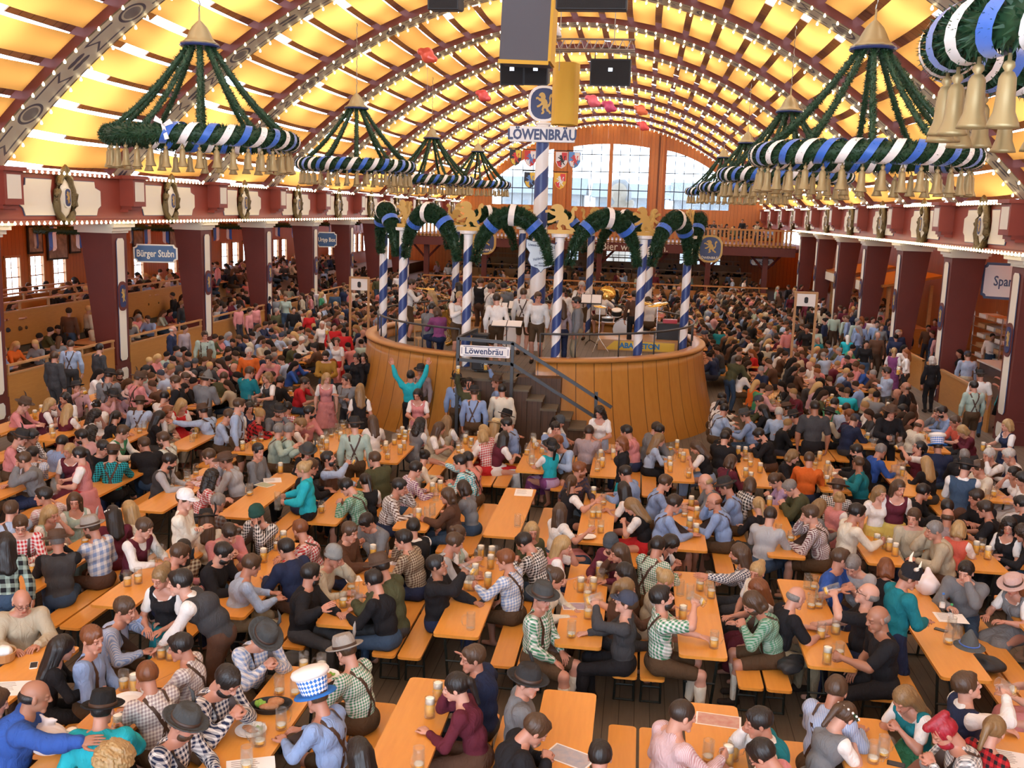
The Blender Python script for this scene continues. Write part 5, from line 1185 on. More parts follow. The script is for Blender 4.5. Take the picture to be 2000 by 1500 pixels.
# ---------------------------------------------------------------- who sits and stands where: head position in a crop of the photo (crop origin and scale first),
# pose, heading (0 away, 90 right, 180 towards us), clothes, hair, hat and options (b: lower wear, k: shoes and socks shown, s: size, z: floor height)
WHO='''
@0 840 3.846
110 60 e 80 s:pk+ ms t
245 50 e 95 s:br#30 ks~ -
470 100 e 20 s:bl ks -
570 50 h- 265 s:lp ks* -
690 20 c 60 s:lb kq -
920 20 e 90 v:gn/wh ms -
1200 70 m- 275 s:lg#34+ ms*^ -
175 230 h 230 j:gy ms -
250 185 c- 320 s:bl#34+ ks -
520 160 u 170 w:my yo - b=my
590 190 W 250 w:pk kp - b=pk/rd
765 135 e 120 j:bk ks -
850 175 m 340 s:tq/bk#26+ ds* F b=bk
1080 110 c 330 j:bk ms -
1310 240 e 80 v:dg/lgy ks* -
1530 200 e- 255 s:pk#38 ms -
1700 235 h- 265 s:lgy ms F
1600 360 c 70 s:rd/wh#26 kq -
1950 160 u 100 s:gy ks -
1390 525 K 80 s:cr ms C b=je s=1.03
1640 550 e 35 s:br/gy#16 gs -
1930 640 h 190 s:bk/wh#28+ ds* N
310 500 g 300 s:lp#30 ks -
420 640 h 100 w:lg yl - b=lg
560 540 u 130 w:lg ml - b=lg
30 600 g- 300 s:lb+ ms -
155 720 e 160 s:rd/wh#22+ ms^ -
850 640 e 330 s:my kl w b=my
970 600 c 350 s:cr yl -
690 740 m- 285 s:bl/wh#10 ms* L
1080 740 e 105 v:my/wh ms -
1550 680 e- 320 s:cr ml t b=bk
430 840 h- 330 v:dg/bk gs F b=je
40 850 A 340 s:bk/lg#9 kl -
1260 930 e 60 s:pk ms -
1380 900 c- 310 s:br/bg#18 kl -
1720 780 p 130 s:pk ds -
1680 930 e 100 j:bk ks*^ -
1890 1020 e 60 s:lb ms - b=kh
1210 1115 B 180 w:bk bu - b=bk/te
1350 1150 F 265 v:dg/wh ks - s=1.05
@0 1140 3.846
165 140 e 145 j:bg wb^ -
390 480 e 60 s:bk kl -
660 420 u 85 s:bl+ rs -
940 200 h 85 s:bl/wh#-60+ ms -
1340 480 m- 265 s:gp#30+ ks -
1090 700 e- 300 s:gp#30+ rs -
250 850 x 75 j:db kb~ - s=1.08
770 960 m 340 j:tq ks o b=bk
1380 1060 e 105 s:nv/wh#24+ ms* T
1710 740 p 110 s:nv/wh#26+ ks* - s=1.08
1960 400 p 125 s:bl/wh#26+ ds T s=1.02
870 1360 u 10 s:gy yw -
-60 900 e 60 s:my/wh#24 ms -
@500 1140 3.846
630 510 e- 285 s:gn/wh#34+ ms L k
420 860 e- 285 s:bl+ ms X
770 1280 e 330 s:bk kl -
1650 570 g 300 j:nv ms - 
1560 790 h- 275 s:my kp - s=1.05
@500 840 3.846
430 1090 g 100 j:bk ks*^ -
545 950 h 95 s:bg ms^ n
890 1140 e- 280 s:bk ks^ - b=je k
960 1040 e- 285 j:ol ds B s=1.06
1120 830 h- 280 s:br/bg#30 ks -
350 300 W 255 j:tq yu - b=bk sex=w
435 280 e 60 s:bk ms -
570 220 d 90 v:br/lb ks* -
390 165 e 170 s:bk kl T
200 5 g 80 s:lg+ gs -
840 220 h- 305 j:ol ms -
820 390 e 330 w:bk kp - b=bk
670 430 p- 275 s:lg/gn#30+ ks -
1080 430 h 85 s:wh/br#26 ks - b=nv
1225 300 e 60 s:pu/wh#30 ks -
1255 205 c 70 s:cr ku - sex=w
1540 245 x 285 s:tq/wh#26+ ks -
1610 225 e- 300 s:sa+ ks -
1470 500 m- 270 j:br mo - sex=w b=je
1540 440 e- 285 s:gy do - sex=w
1700 50 e- 310 w:rd/wh#20 yo - b=rd
1890 60 c 60 w:my kl - b=wh/rd
310 750 c- 250 s:rd/wh#26+ rs* -
235 900 e 300 j:nv ks -
700 770 m 100 j:br ms -
830 700 p 210 j:gy ks -
1170 740 c- 300 v:bk/wh ks -
1470 850 e 85 s:lgy+ ms -
1545 790 g 100 w:lg mu^ - b=nv
1450 1030 d 95 j:bk ks~ -
1860 980 m- 290 s:bl/wh#26+ rs -
1985 850 p- 285 s:bk/wh#26 ks -
740 -30 A 350 s:lg+ ds t
@1000 840 3.846
290 130 d 320 w:tq kp t b=pu/li
340 95 c- 200 s:lb+ rs -
580 20 e 20 s:gp ds -
820 105 A 265 j:bk ro - sex=w b=tq
860 15 e- 285 s:sa ks -
1095 75 e 85 s:lb bl - sex=w
1060 -10 e 70 j:gy ds -
1400 130 p- 280 w:bk ml - b=bl
1600 60 e 30 s:bk ks -
1860 40 p- 270 s:bk ks* -
1650 240 h 50 s:my mo - sex=w
510 300 g 140 s:br/nv#20 rs* -
450 400 g 70 w:bk mp - b=bk
870 330 e- 290 s:bl ks^ -
850 450 c- 280 w:bk kl - b=bk
1150 400 e 85 s:bl+ ms -
1270 560 e 85 s:bl+ ds - s=1.03
1450 390 e- 265 t:gy yb -
1610 430 e- 275 s:bl+ ms t
1550 540 h- 285 s:bl+ rb -
1820 415 c 65 s:bk/wh#18 mo - sex=w
1920 380 p- 265 s:li mp - sex=w
340 610 g 65 w:wh ml - b=je/pk
865 575 p- 280 w:bk bl - b=rd
1850 570 e- 330 s:bk yp - sex=w
1940 650 e 30 s:lgy ds - b=je
150 765 u 140 s:ol yl - sex=w
375 870 h 85 w:pk yl - b=nv
745 860 e 215 s:my ms* D
830 930 h- 260 s:br ml - sex=w
1095 880 e 40 s:gn/wh#34+ ks -
1190 860 p- 110 w:bk kl - b=bk
1680 930 x- 265 s:nv/wh#34 ml* - sex=m
1795 1070 u- 235 w:cr yu - b=bk
330 1120 e 110 s:cr mu - sex=w
870 1080 m- 285 w:br kl - b=br
760 1190 m 60 s:br bp - sex=w
1110 1130 e 95 w:bg yu - b=bg
1850 1200 e 265 w:wh rl - b=my
@1480 840 3.846
260 200 e 120 j:bk bo - sex=w
385 225 e 20 s:or ms -
710 160 e- 280 j:bk ks* -
725 250 g- 270 s:te mc~ - b=bk
925 160 e 75 s:db gs - 
1205 130 d- 268 w:my kp^ - b=my
1260 250 e- 330 s:bk yl -
1350 130 e 10 j:nv ms X
1550 200 e 20 j:bk gs -
1715 190 h 235 v:br/wh ws -
1905 195 e- 265 s:wh ws^ -
1560 290 B 20 v:je/wh ks t
1650 285 e- 250 s:cr ms -
1935 330 h- 260 w:wh kp - b=wh
2000 370 e- 260 w:wh kl - b=wh
275 440 p- 265 j:ol gs -
600 440 e 30 s:bk/wh#30 ms F
620 530 c 60 w:pk yu - b=pk
410 640 h- 285 s:my/wh#40+ ms - s=1.05
430 580 e 70 s:gy bl - sex=w
1060 440 A 185 w:my ml - b=ye
920 480 A 175 w:wh bl - b=ye s=.93
1245 470 c 120 j:bk ks -
775 630 m 75 s:cr ks - s=1.05
1170 660 u 190 s:bg ms -
1350 760 h- 270 j:bg gs -
1420 590 e 20 j:bk ks -
1450 660 c 60 s:gp mb -
1640 510 c- 220 t:bk ds -
1725 600 e- 290 t:bk ds -
1975 560 e 330 t:bk ks -
1885 730 u- 230 w:bk kq - b=bk
1970 780 e- 285 s:bk dq - sex=w
1510 750 e 35 w:co yo - b=bk
625 970 g 140 t:db ms -
715 1020 p 215 t:lgy gs -
960 1040 e 20 s:bk ro - sex=w
1130 1115 B 75 j:te ms H b=nv s=.97
1560 1070 h 205 j:gy ks -
1920 1170 e 240 w:gy rl P b=gy
@1000 1140 3.846
260 110 u 110 s:gn/wh#30+ ds T k b=lea:s s=1.04
845 150 d- 275 s:dg ms c k b=bk
1170 115 d 85 t:gn/wh#26+ ks* - k b=lea:s s=1.06
1810 150 p- 265 s:lg/gn#40+ mo* - k b=lea:s sex=m
200 755 u 85 j:gy ms t b=je
230 1110 p 75 j:bk ms -
660 1310 e 10 j:bk ks -
1330 1000 m 60 s:lp/wh#-70 dc - s=1.05
1855 1050 h- 275 v:te/wh ks -
1905 1300 p- 290 s:pk ks^ -
@1480 1140 3.846
310 110 e 75 t:bk gb - b=kh k
780 80 d- 280 t:bk gb^ - s=1.05
920 270 m- 265 t:bk gb~ - k b=bk s=1.08
590 810 e 45 s:bl/wh#-60+ ms - s=1.03
700 1010 p 60 w:gy mp w b=gy
1140 880 p- 235 w:te bl - b=gn
1370 1120 p- 265 s:gy/wh#34+ xz* - s=1.03
1640 780 d 85 v:nv/wh ms - s=1.03
1770 1110 e 60 s:rd/bk#14 bp - sex=w
2060 560 e- 280 w:pk ml F b=pk
@0 620 5.556
595 430 A 15 j:dg ms - b=dg
765 305 A 350 s:lb+ ms - b=dg
1085 340 A 30 s:dg ks - b=je
1880 140 A 80 j:nv wb^ - b=nv
1990 90 K 95 s:gp ds - b=br
1190 640 B 350 s:gy+ ds t
1300 630 e 160 j:bk ds*^ -
260 950 e 80 s:pk+ ms B
500 940 h 60 w:my yl - b=my
700 880 u 180 w:nv kl - b=nv
830 770 d 130 s:lp+ ds t
745 1010 e 10 w:my yl - b=my
970 960 e- 300 w:wh ku w b=wh
1040 1070 h 60 w:wh kq - b=wh
1220 860 h- 110 s:lp ds t
1410 850 c 200 s:lp ms P
1260 770 e 80 s:pk rs -
1510 670 B 30 s:pk+ ms B
1500 560 e 60 s:lg ks t
1610 600 e 180 s:lg+ ks* B
1760 520 e 130 s:lgy+ ds c
1830 610 e 260 s:lb ks c
1900 700 B 260 t:bk ms -
1520 940 e 350 s:lb+ ms B
1340 1090 c 60 s:bk kp -
1790 870 e 20 s:wh ks -
1910 850 e 60 s:pu ds -
1680 1080 e 70 s:bk kl -
1820 1030 u 90 w:bg rl - b=bg
1960 940 c 120 w:rd yl - b=rd
110 290 e 100 s:or yo - z=.35
420 270 p 180 s:gy yu - z=.35 sex=w
190 60 e 90 j:bk ks^ - z=.35
60 30 e 90 j:dg gs - z=.35
500 20 e 60 s:lgy my - z=.35
660 110 u 180 s:bk kl - z=.35
470 140 e 60 j:ol ks - z=.35
350 210 e 40 s:bk/wh#-20 ks - z=.35
610 250 e 0 s:gy ml - z=.35
@340 620 5.0
300 180 A 165 s:lg+ ds -
590 230 u 170 s:bk ks -
460 410 e 60 j:my ks -
555 370 c 20 w:lg bl - b=lg
330 350 e 0 s:br ml - sex=w
730 345 A 170 s:or ws - b=nv
830 240 c 100 v:bg/wh ms -
925 420 F 190 s:pk ds -
740 540 B 20 t:te ms - b=bk
655 490 e 280 s:bk yb -
910 590 W 220 w:dg bo - b=dg
1280 640 h 80 t:rd ds^ -
1480 380 B 160 s:mu ks* -
1490 600 A 165 w:pk yl - b=pk
1680 610 K 200 s:gy+ ds - b=bk
1780 400 A 215 j:bk kp - sex=w b=bk
1820 700 e 20 w:bk yl -
320 610 B 10 j:gy ds S
240 540 e 200 s:my ds D
490 590 e 20 j:ol ms -
1040 630 e 30 j:bk ks -
85 860 c 130 w:rd yl - b=rd
280 920 x- 280 s:lb+ ds B
470 960 e 90 s:lb+ ms -
640 860 A 80 s:lb+ ms - b=lea:s
745 890 u 110 w:nv kl - b=nv
900 960 c 70 s:rd/bk#12 yu - sex=m
1020 920 h 130 s:gy+ rs* t
1110 890 e 20 s:rd/wh#20 ks -
1100 1100 g 80 s:lg+ gs -
1230 1050 p 60 w:br bp - b=br
1340 930 g 120 s:pk ks* -
1390 200 e- 270 j:bk rs -
1190 210 e 90 s:wh ws -
1110 230 e 95 s:wh ws -
1080 250 e 80 s:bk gs -
940 200 e 10 s:lb+ ms c
1000 180 e 30 s:lb ms c
1070 150 e 60 s:bg ks t
1180 70 e 110 s:bk yo - sex=w
1250 130 e 60 j:lgy rs -
1370 90 e 330 j:je ys -
1450 40 A 180 j:wh wo - sex=w b=wh
1560 60 A 160 t:rd ks - b=nv
1660 110 A 340 t:rd kc - b=wh
1590 240 U 190 w:wh mp - b=rd
1500 270 e 30 s:bl ks -
1790 150 e 70 s:gp yb -
1750 280 e- 300 s:pk ks -
1850 250 e 320 s:lg+ ks -
910 320 e 60 s:gy ks F
1130 380 e 70 s:pu ms c
1150 390 e 60 s:db ks -
1110 460 e 80 s:db kp -
1600 430 p 200 w:pk rp - b=pk
2000 150 e 250 w:rd kl - b=rd
50 590 e 90 s:bg ms -
130 590 c 180 s:my ds P
300 460 e 130 j:dg ys -
170 440 e 0 j:bk ks D
80 480 e 20 s:br ds c
@350 400 4.444
320 870 K 100 j:lgy mo - sex=w b=bk
385 870 A 100 j:nv ds - b=je
510 870 B 95 s:pk ds - b=br
600 900 B 100 s:pk ds - b=kh
655 860 B 100 s:pk ds - b=br
770 800 A 60 j:nv kp - sex=w
840 790 B 330 j:gy ms -
835 900 A 120 j:ol gs -
995 890 K 170 j:bk ds -
1125 920 B 140 w:rd yo - b=rd
1230 760 W 95 w:gn yl - b=gn/wh
1480 740 F 260 s:pk ds -
1520 720 A 200 s:cr ks - b=bk
1350 750 A 160 j:je ks -
1175 700 A 150 s:br ms -
1230 950 e 190 s:wh wo - sex=w
850 580 u 170 j:bk ws - z=.8
1670 660 u 180 s:pk gs c
1895 600 A 180 s:wh ds - 
1885 820 e 100 s:pk ks -
1640 920 e 110 s:bl ks -
450 690 e 60 s:br ms - z=.35
370 680 e 60 s:pk ds - z=.35
350 640 e 100 s:dg ds - z=.35
510 680 e- 280 s:pk ms - z=.35
510 790 u 170 s:dg kl - z=.35
940 720 e 10 s:lg+ ks - z=.35
860 870 e 30 j:bk gs F
@1360 600 5.77
120 300 e 330 s:br/bg#18 ms c
240 520 e 300 j:nv ds - 
260 260 e 20 j:te ks -
370 290 e 90 s:bl kl - sex=w
590 300 e 300 j:gy ms T
770 300 e 300 j:ol rs* -
860 200 u 210 s:wh rs -
1020 230 B 130 s:pk+ ms -
960 350 c 300 s:my ds -
800 440 u 180 s:bg ws -
880 450 u 130 j:dg rb -
690 510 e 280 w:rd ro - b=rd
620 480 e 80 w:bk ml - b=bk
480 600 F 50 j:ol ms -
480 720 e 60 s:wh kl - sex=w b=te
790 700 p 250 j:nv gs -
610 860 e 60 j:or yo - sex=w
690 900 e 60 j:gn ds -
1040 880 x- 260 w:bk ks^ - b=bk sex=w
1030 700 e 80 s:bk kq -
1120 710 u 110 s:br ds*^ -
1220 840 h 110 j:dg mb -
1200 550 e- 300 s:bg ms -
1110 480 e 100 j:dg gb -
1350 480 e 300 s:lb ks -
1480 550 e 320 s:lb gs -
1340 650 g- 250 s:wh mb -
1440 730 h- 270 s:bk rs -
1550 830 c 330 j:bk ms -
1610 680 e 110 j:gy ks^ -
1740 520 e 190 s:pk mb -
1860 660 e 270 s:pk ms -
1700 960 e 20 s:tq+ ms -
1880 880 m- 280 s:bl ds^ -
1330 1130 A 10 t:dg kc~ - b=bk s=1.1
1590 1090 e 60 s:gn ks -
1690 1150 e 30 s:lb ks -
1720 1220 e 330 s:my/nv#14 rs -
1850 1280 e 60 j:nv ms c
1480 1210 e 60 s:bg ds t
1100 1240 e- 290 t:bk ks t
1020 1150 e 340 s:lb ds F
930 1200 e 10 s:lb ws - 
720 1060 e- 290 s:ol ms c
740 1160 e 300 j:bk kl -
460 1220 e- 280 s:bl ms T
360 1160 c 75 s:lb+ ks -
350 1100 e 70 s:wh+ kp - sex=m
360 1030 e 70 s:wh+ ks -
320 1440 e 60 s:bk ks -
1250 220 B 200 s:bk kl - sex=w
1360 220 B 200 s:lg kl - sex=w
1460 130 A 300 s:nv ks -
1560 70 A 180 s:lg+ ms B
1690 100 A 320 s:lg+ ms - b=kh
1740 40 A 170 w:nv rp - b=nv
1870 110 A 350 w:pu ro - b=gp
1330 330 e 290 s:bk ks -
1420 370 e 300 j:te wb -
1700 350 e 10 j:tq wo - sex=w
1700 450 e 80 s:gn ks -
1910 380 A 190 j:bk ko - sex=w b=bk
90 130 e 60 s:lb ms C
@1660 600 5.356
290 270 A 180 j:br wb - b=bk
330 180 A 180 s:gy mo - sex=w
520 240 K 180 j:nv bo - sex=w b=bk
595 190 K 185 j:nv gs - b=nv
460 470 A 30 w:pu yp - b=pu/gy
560 400 B 160 w:wh kp - b=wh
610 450 A 270 w:wh rl - b=je/wh
880 250 B 270 v:nv/wh ds - b=bk
855 560 A 350 j:bk wo - sex=w b=bk
1040 400 K 190 j:nv ks - b=nv
1165 450 U 265 j:bk kl - sex=w b=bk
1230 510 A 15 s:lb ms c b=bg
1360 720 A 10 t:wh ms t b=je
1290 830 A 355 s:lg+ ks - b=lea:s
1650 630 K 250 w:bk ro - b=tq
1630 700 K 260 w:bk yo - b=bk
1640 1240 W 260 w:nv yo - b=nv s=1.0
1490 280 A 200 s:wh ks - b=wh
195 640 e- 270 t:db ms -
140 600 e- 280 s:pk ms -
380 680 K 260 s:lb ds - b=dg
580 840 U 300 s:bk mb~ -
575 900 m 260 s:br mb -
700 930 d- 280 t:wh ks -
250 930 e 30 s:gy ks -
430 1100 W 170 j:bk kl F b=bk sex=m
550 1080 e 270 j:bk ks -
750 1240 e 70 s:cr mb^ -
910 1110 h- 250 s:gy my - sex=w
980 1100 e- 260 s:bl ks* -
1090 1200 e- 250 t:co ms^ -
1200 1300 p- 260 s:my yo - sex=w
@720 600 5.356
545 670 A 195 s:gp+ ms t b=lea:s
440 720 Y 350 s:tq ks - b=bk
510 920 B 175 w:pk kl - b=wh/pk
930 770 A 350 s:bl+ ms t b=lea:s
1105 900 A 5 s:bl+ ms t b=lea:s
1050 800 U 180 s:ol ks - 
1340 790 U 260 s:bl rs B
1395 870 A 5 s:cr ks - b=bk
1360 1150 e 60 s:bk ms o
1330 1240 e 30 w:wh yl f b=wh
1470 1230 e 280 s:bl+ ks -
1200 1300 e 320 w:rd/wh#22 yo - b=rd
540 1230 e 30 w:gy kq - b=gy
750 1270 c 100 w:bg ml - b=bg
820 1200 e 15 w:bg bl - b=bg
40 1200 e 340 w:wh ml - b=wh
@1040 600 5.358
700 1110 B 185 w:wh kq - b=lb/lb
280 1200 e 120 w:wh kp D b=wh
240 1270 h 150 s:bl ks -
590 1310 e 10 s:gp ms -
1000 1310 e- 280 s:pk ks -
1330 1300 e 60 j:gy ks -
@680 370 2.703
60 1070 A 350 w:bk bl -
80 890 A 200 j:bk kl - sex=w b=bk
1940 880 e 300 j:nv ks -
1910 760 e 320 s:br/bg#18 rs c
'''
BANDT='''
@680 370 2.703
338 500 T 80 s:wh+ ds - b=lea:s
437 560 A 260 s:gy yl - sex=w b=pu
588 570 T 150 s:wh ys - b=lea:s
580 515 A 330 w:bk kl -
700 490 A 20 v:bk/wh ms - 
758 520 T 60 s:wh+ ds - b=lea:s
820 515 A 350 j:gy ks -
748 590 A 350 s:wh ds - b=lea:s
925 550 A 5 s:wh+ ms - b=lea:s
965 500 A 20 s:wh gs - b=lea:s
1003 572 A 185 s:wh ms - b=lea:s s=1.02
1130 540 A 10 s:wh ks - b=lea:s
1232 510 T 190 s:wh+ ws^ - b=lea:s
1180 640 A 350 s:gp ml - sex=w b=nv
1280 620 A 265 j:gy ks^ - b=kh
1510 560 A 0 s:br kp - sex=w
'''
BANDS='''
@680 370 2.703
1447 545 g 350 s:wh ms - b=lea:s
1682 590 e 340 s:wh ds - b=lea:s
340 660 e 330 j:pu mo - sex=w
262 640 e 20 j:gy ks - 
'''
# mugs: foot position and fill (f full with foam, h half, e low, 0 empty)
MUGS='''
@0 840 3.846
960 1170 h 1040 1150 h 250 1070 h 640 850 e 575 790 f 380 900 e 1280 440 e 1340 370 e 1395 330 e 1415 400 e 1798 480 e 1868 490 e 1000 210 h 1105 960 0 1130 1010 e 690 370 h
@500 840 3.846
200 310 f 490 620 h 975 170 f 1012 95 0 1080 40 f 1120 70 f 1325 480 f 1383 460 f 1198 640 0 1285 670 0 1330 640 0 1350 530 0 1490 150 h 1615 130 f 1560 90 e 530 130 e 480 130 e 620 20 e 560 20 0 190 850 f 155 900 h 40 990 f 855 960 f 925 920 f 715 1200 e 745 1300 e 655 1330 h 1705 930 f 1780 950 f 1665 1000 0 1645 1110 f 1762 1040 f 1742 1180 f 1585 1200 h 1820 900 0 1980 725 0
@1000 840 3.846
150 270 e 120 170 e 150 215 e 95 185 h 165 100 h 245 90 f 640 310 e 665 220 f 610 510 f 685 560 e 605 660 h 650 660 h 595 770 h 665 770 h 1195 230 0 1265 210 h 1238 140 f 1698 190 f 1750 195 f 1345 580 f 1295 650 e 1387 665 f 1332 745 f 1380 795 f 655 1095 f 665 1150 0 515 1215 f 608 1215 f 1410 1205 h 1480 1175 0 1562 1265 h 1335 1270 0 1260 1240 0
@1480 840 3.846
85 580 f 425 310 0 510 340 0 540 350 0 515 420 f 570 395 f 1015 340 0 1085 330 0 890 875 f 985 910 f 1030 945 f 1635 930 f 1680 910 h 1725 970 f 150 800 h 195 880 h 245 855 h 1715 530 0 1770 500 h 370 1190 0 420 1200 e 460 1280 e 1680 400 0 1640 350 0
@0 1140 3.846
895 790 h 545 1245 f 1215 560 h 1285 570 h 1935 1210 0 1855 1385 e
@500 1140 3.846
360 650 h 500 655 h 175 830 e 295 840 e 190 1090 e 30 1210 e 1365 880 f 1305 1000 f 1230 1390 e 1612 340 0 770 190 e
@1000 1140 3.846
445 400 e 570 260 h 1515 480 h 1470 1330 e 1660 1320 f
@1480 1140 3.846
472 410 h 610 570 h 595 375 h 865 1340 e 940 1295 e 400 185 e 455 180 e 1430 450 e 1495 430 0 1590 380 0
@340 620 5.0
60 1115 f 140 1125 f 1480 1060 h 1520 1120 e 1420 1200 e 1470 1230 e 1410 1160 e 1620 1150 e 1660 1090 e 1690 1170 e 1490 1290 f 1430 1270 e 1330 560 f 1250 350 h 1290 360 h
@720 600 5.356
320 1380 h 380 1400 h 430 1330 h 180 1500 f 890 1470 e 1075 1470 e 995 1390 h 1720 1410 h
@1360 600 5.77
820 1130 0 860 1100 e 1440 1130 f 1480 1080 h 1525 1060 f 580 1240 f 585 1330 f 510 1380 f 620 1400 h 515 1440 f 1710 800 f 1770 780 h 980 640 h 950 590 f 430 400 f 470 420 f 1150 1440 f 450 420 h 1180 780 f
@1660 600 5.356
480 1000 f 830 1400 h 770 1380 h
'''
# ---------------------------------------------------------------- beer tables and benches
ORD=['first','second','third','fourth','fifth','sixth','seventh','eighth','ninth','tenth','eleventh','twelfth','thirteenth','fourteenth','fifteenth','sixteenth','seventeenth','eighteenth']
CX0=.88; PX=1.36
rows=[(6.62,9.22),(10.3,12.85),(13.75,16.4),(17.5,20.1)]+[(21.15+3.65*i,23.75+3.65*i) for i in range(11)]
b=MB(); b.prism(rrect(.52,2.6,.05,3),.735,.77); topm=b.mesh('table_top',[M['table']])
b=MB()
for s in (-1,1): b.tube([(s*.2,0,.735),(s*.14,.03,.02)],.017,5); b.tube([(s*.24,0,.02),(s*.0,0,.02)],.014,4)
b.tube([(-.2,0,.72),(.2,0,.72)],.014,5); b.tube([(-.17,.0,.3),(.17,.0,.3)],.012,5); b.tube([(0,0,.3),(0,.45,.72)],.012,5); tlm=b.mesh('leg_frame',[M['legsteel']])
b=MB(); b.prism(rrect(.27,2.6,.045,3),.43,.46); bsm=b.mesh('bench_board',[M['table']])
b=MB()
for s in (-1,1): b.tube([(s*.1,0,.43),(s*.11,0,.01)],.015,5)
b.tube([(-.12,0,.02),(.12,0,.02)],.014,4); b.tube([(-.1,0,.2),(.1,0,.2)],.012,5); b.tube([(0,0,.2),(0,.3,.42)],.011,5); blm=b.mesh('leg_frame',[M['legsteel']])
def px(p):
    c=(np.array(p,float)-CC)@CR; return (1000+FPX*c[0]/c[2],750+FPX*c[1]/c[2]) if c[2]>.5 else (-9999,-9999)
TABLES=[]
def blocked(x,y):
    if (x-SX)**2+(y-SY)**2<6.3**2: return True
    if -5.0<x<1.0 and 20.2<y<23: return True
    return False
for ri,(ya,yb) in enumerate(rows):
    cand=[]
    for k in range(-12,6):
        x=CX0+PX*k; ym=(ya+yb)/2
        if x<(-14.2 if ri<3 else -12.8) or x>7.0 or blocked(x,ym) or blocked(x,ya) or blocked(x,yb): continue
        if ri>=3 and x>6.4: continue
        u,v=px((x,ym,.77)); u2,v2=px((x,yb,.77))
        if not(-150<u<2150 and (v<1650 or v2<1500)): continue
        cand.append((x,ya,yb))
    vis_=[c for c in cand]
    for j,(x,ya,yb) in enumerate(vis_): TABLES.append(dict(x=x,ya=ya,yb=yb,row=ri,n=j,tot=len(vis_)))
def rowname(t):
    n,tot=t['n'],t['tot']
    return f"{ORD[t['row']]} row, {ORD[n]+' from left' if n<(tot+1)//2 else (ORD[tot-1-n]+' from right' if n<tot-1 else 'rightmost')}"
for t_ in TABLES:
    x,ym=t_['x'],(t_['ya']+t_['yb'])/2; near=t_['row']<9
    t_['name']=rowname(t_)
    o=empty('beer_table',(x,ym,0)); tag(o,f"orange varnished beer table, {t_['name']}",'table','beer tables'); 
    meshobj('table_top',topm,o)
    if t_['row']<6:
        meshobj('leg_frame',tlm,o,(0,-.95,0)); meshobj('leg_frame',tlm,o,(0,.95,0),(0,0,pi))
    for s in (-1,1):
        o=empty('beer_bench',(x+s*.53,ym,0)); tag(o,f"orange bench {'left' if s<0 else 'right'} of table, {t_['name']}",'bench','beer benches')
        meshobj('bench_board',bsm,o)
        if t_['row']<6: meshobj('leg_frame',blm,o,(0,-.95,0)); meshobj('leg_frame',blm,o,(0,.95,0),(0,0,pi))
# ---------------------------------------------------------------- people from the list
def crops(s):
    ox=oy=0;sc=1
    for ln in s.strip().splitlines():
        ln=ln.strip()
        if not ln: continue
        if ln[0]=='@': ox,oy,sc=[float(v) for v in ln[1:].split()]; continue
        yield ln.split(),ox,oy,sc
LEFT=[]
def people(s,wz=0,where='',rank=False):
    L_=list(crops(s))
    if rank:
        # the 282 that stand nearest are built one by one, the others join the crowd mesh in their own colours
        def dep(q):
            w,ox,oy,sc=q; z=1.65 if w[2][0] in STAND else 1.2; p=atz(ox+float(w[0])/sc,oy+float(w[1])/sc,z); return depth(p)
        L_.sort(key=lambda q:dep(q)*(.82 if q[0][2][0] in STAND else 1))
        for w,ox,oy,sc in L_[302:]:
            st_=w[2][0] in STAND; z0=float(([q[2:] for q in w[6:] if q[:2]=='z=']+[0])[0]); p=atz(ox+float(w[0])/sc,oy+float(w[1])/sc,z0+(1.65 if st_ else 1.2)); LEFT.append((p[0],p[1],z0,float(w[3]),1 if st_ else 0,w[4],w[5],w[6] if len(w)>6 else ''))
        L_=L_[:302]
    for w,ox,oy,sc in L_:
        opt={}; 
        for q in w[6:]:
            a,_,v=q.partition('='); opt[a]=v or True
        hair=w[5-0]; hx,hy=ox+float(w[0])/sc,oy+float(w[1])/sc
        hat=w[6] if len(w)>6 and '=' not in w[6] and w[6] not in('k','-') else ''
        if len(hair)>1 and hair[1] not in HS: hair=hair[0]+'o'+hair[2:]
        person(0,0,w[2],float(w[3]),w[4],hair,hat,sex=opt.get('sex'),bottom=opt.get('b'),scale=float(opt.get('s',1)),wz=wz+float(opt.get('z',0)),headpx=(hx,hy),fs='k' in w[6:],where=where)
people(WHO,rank=True)
people(BANDT,1.72,'on the bandstand'); people(BANDS,1.72,'on the bandstand')
for P in PEOPLE:
    if P['where']:
        dx,dy=P['x']-SX,P['y']-SY; r_=math.hypot(dx,dy); mxr=3.75
        if r_>mxr: P['x']=SX+dx*mxr/r_; P['y']=SY+dy*mxr/r_; P['o'].location=(P['x'],P['y'],P['z'])
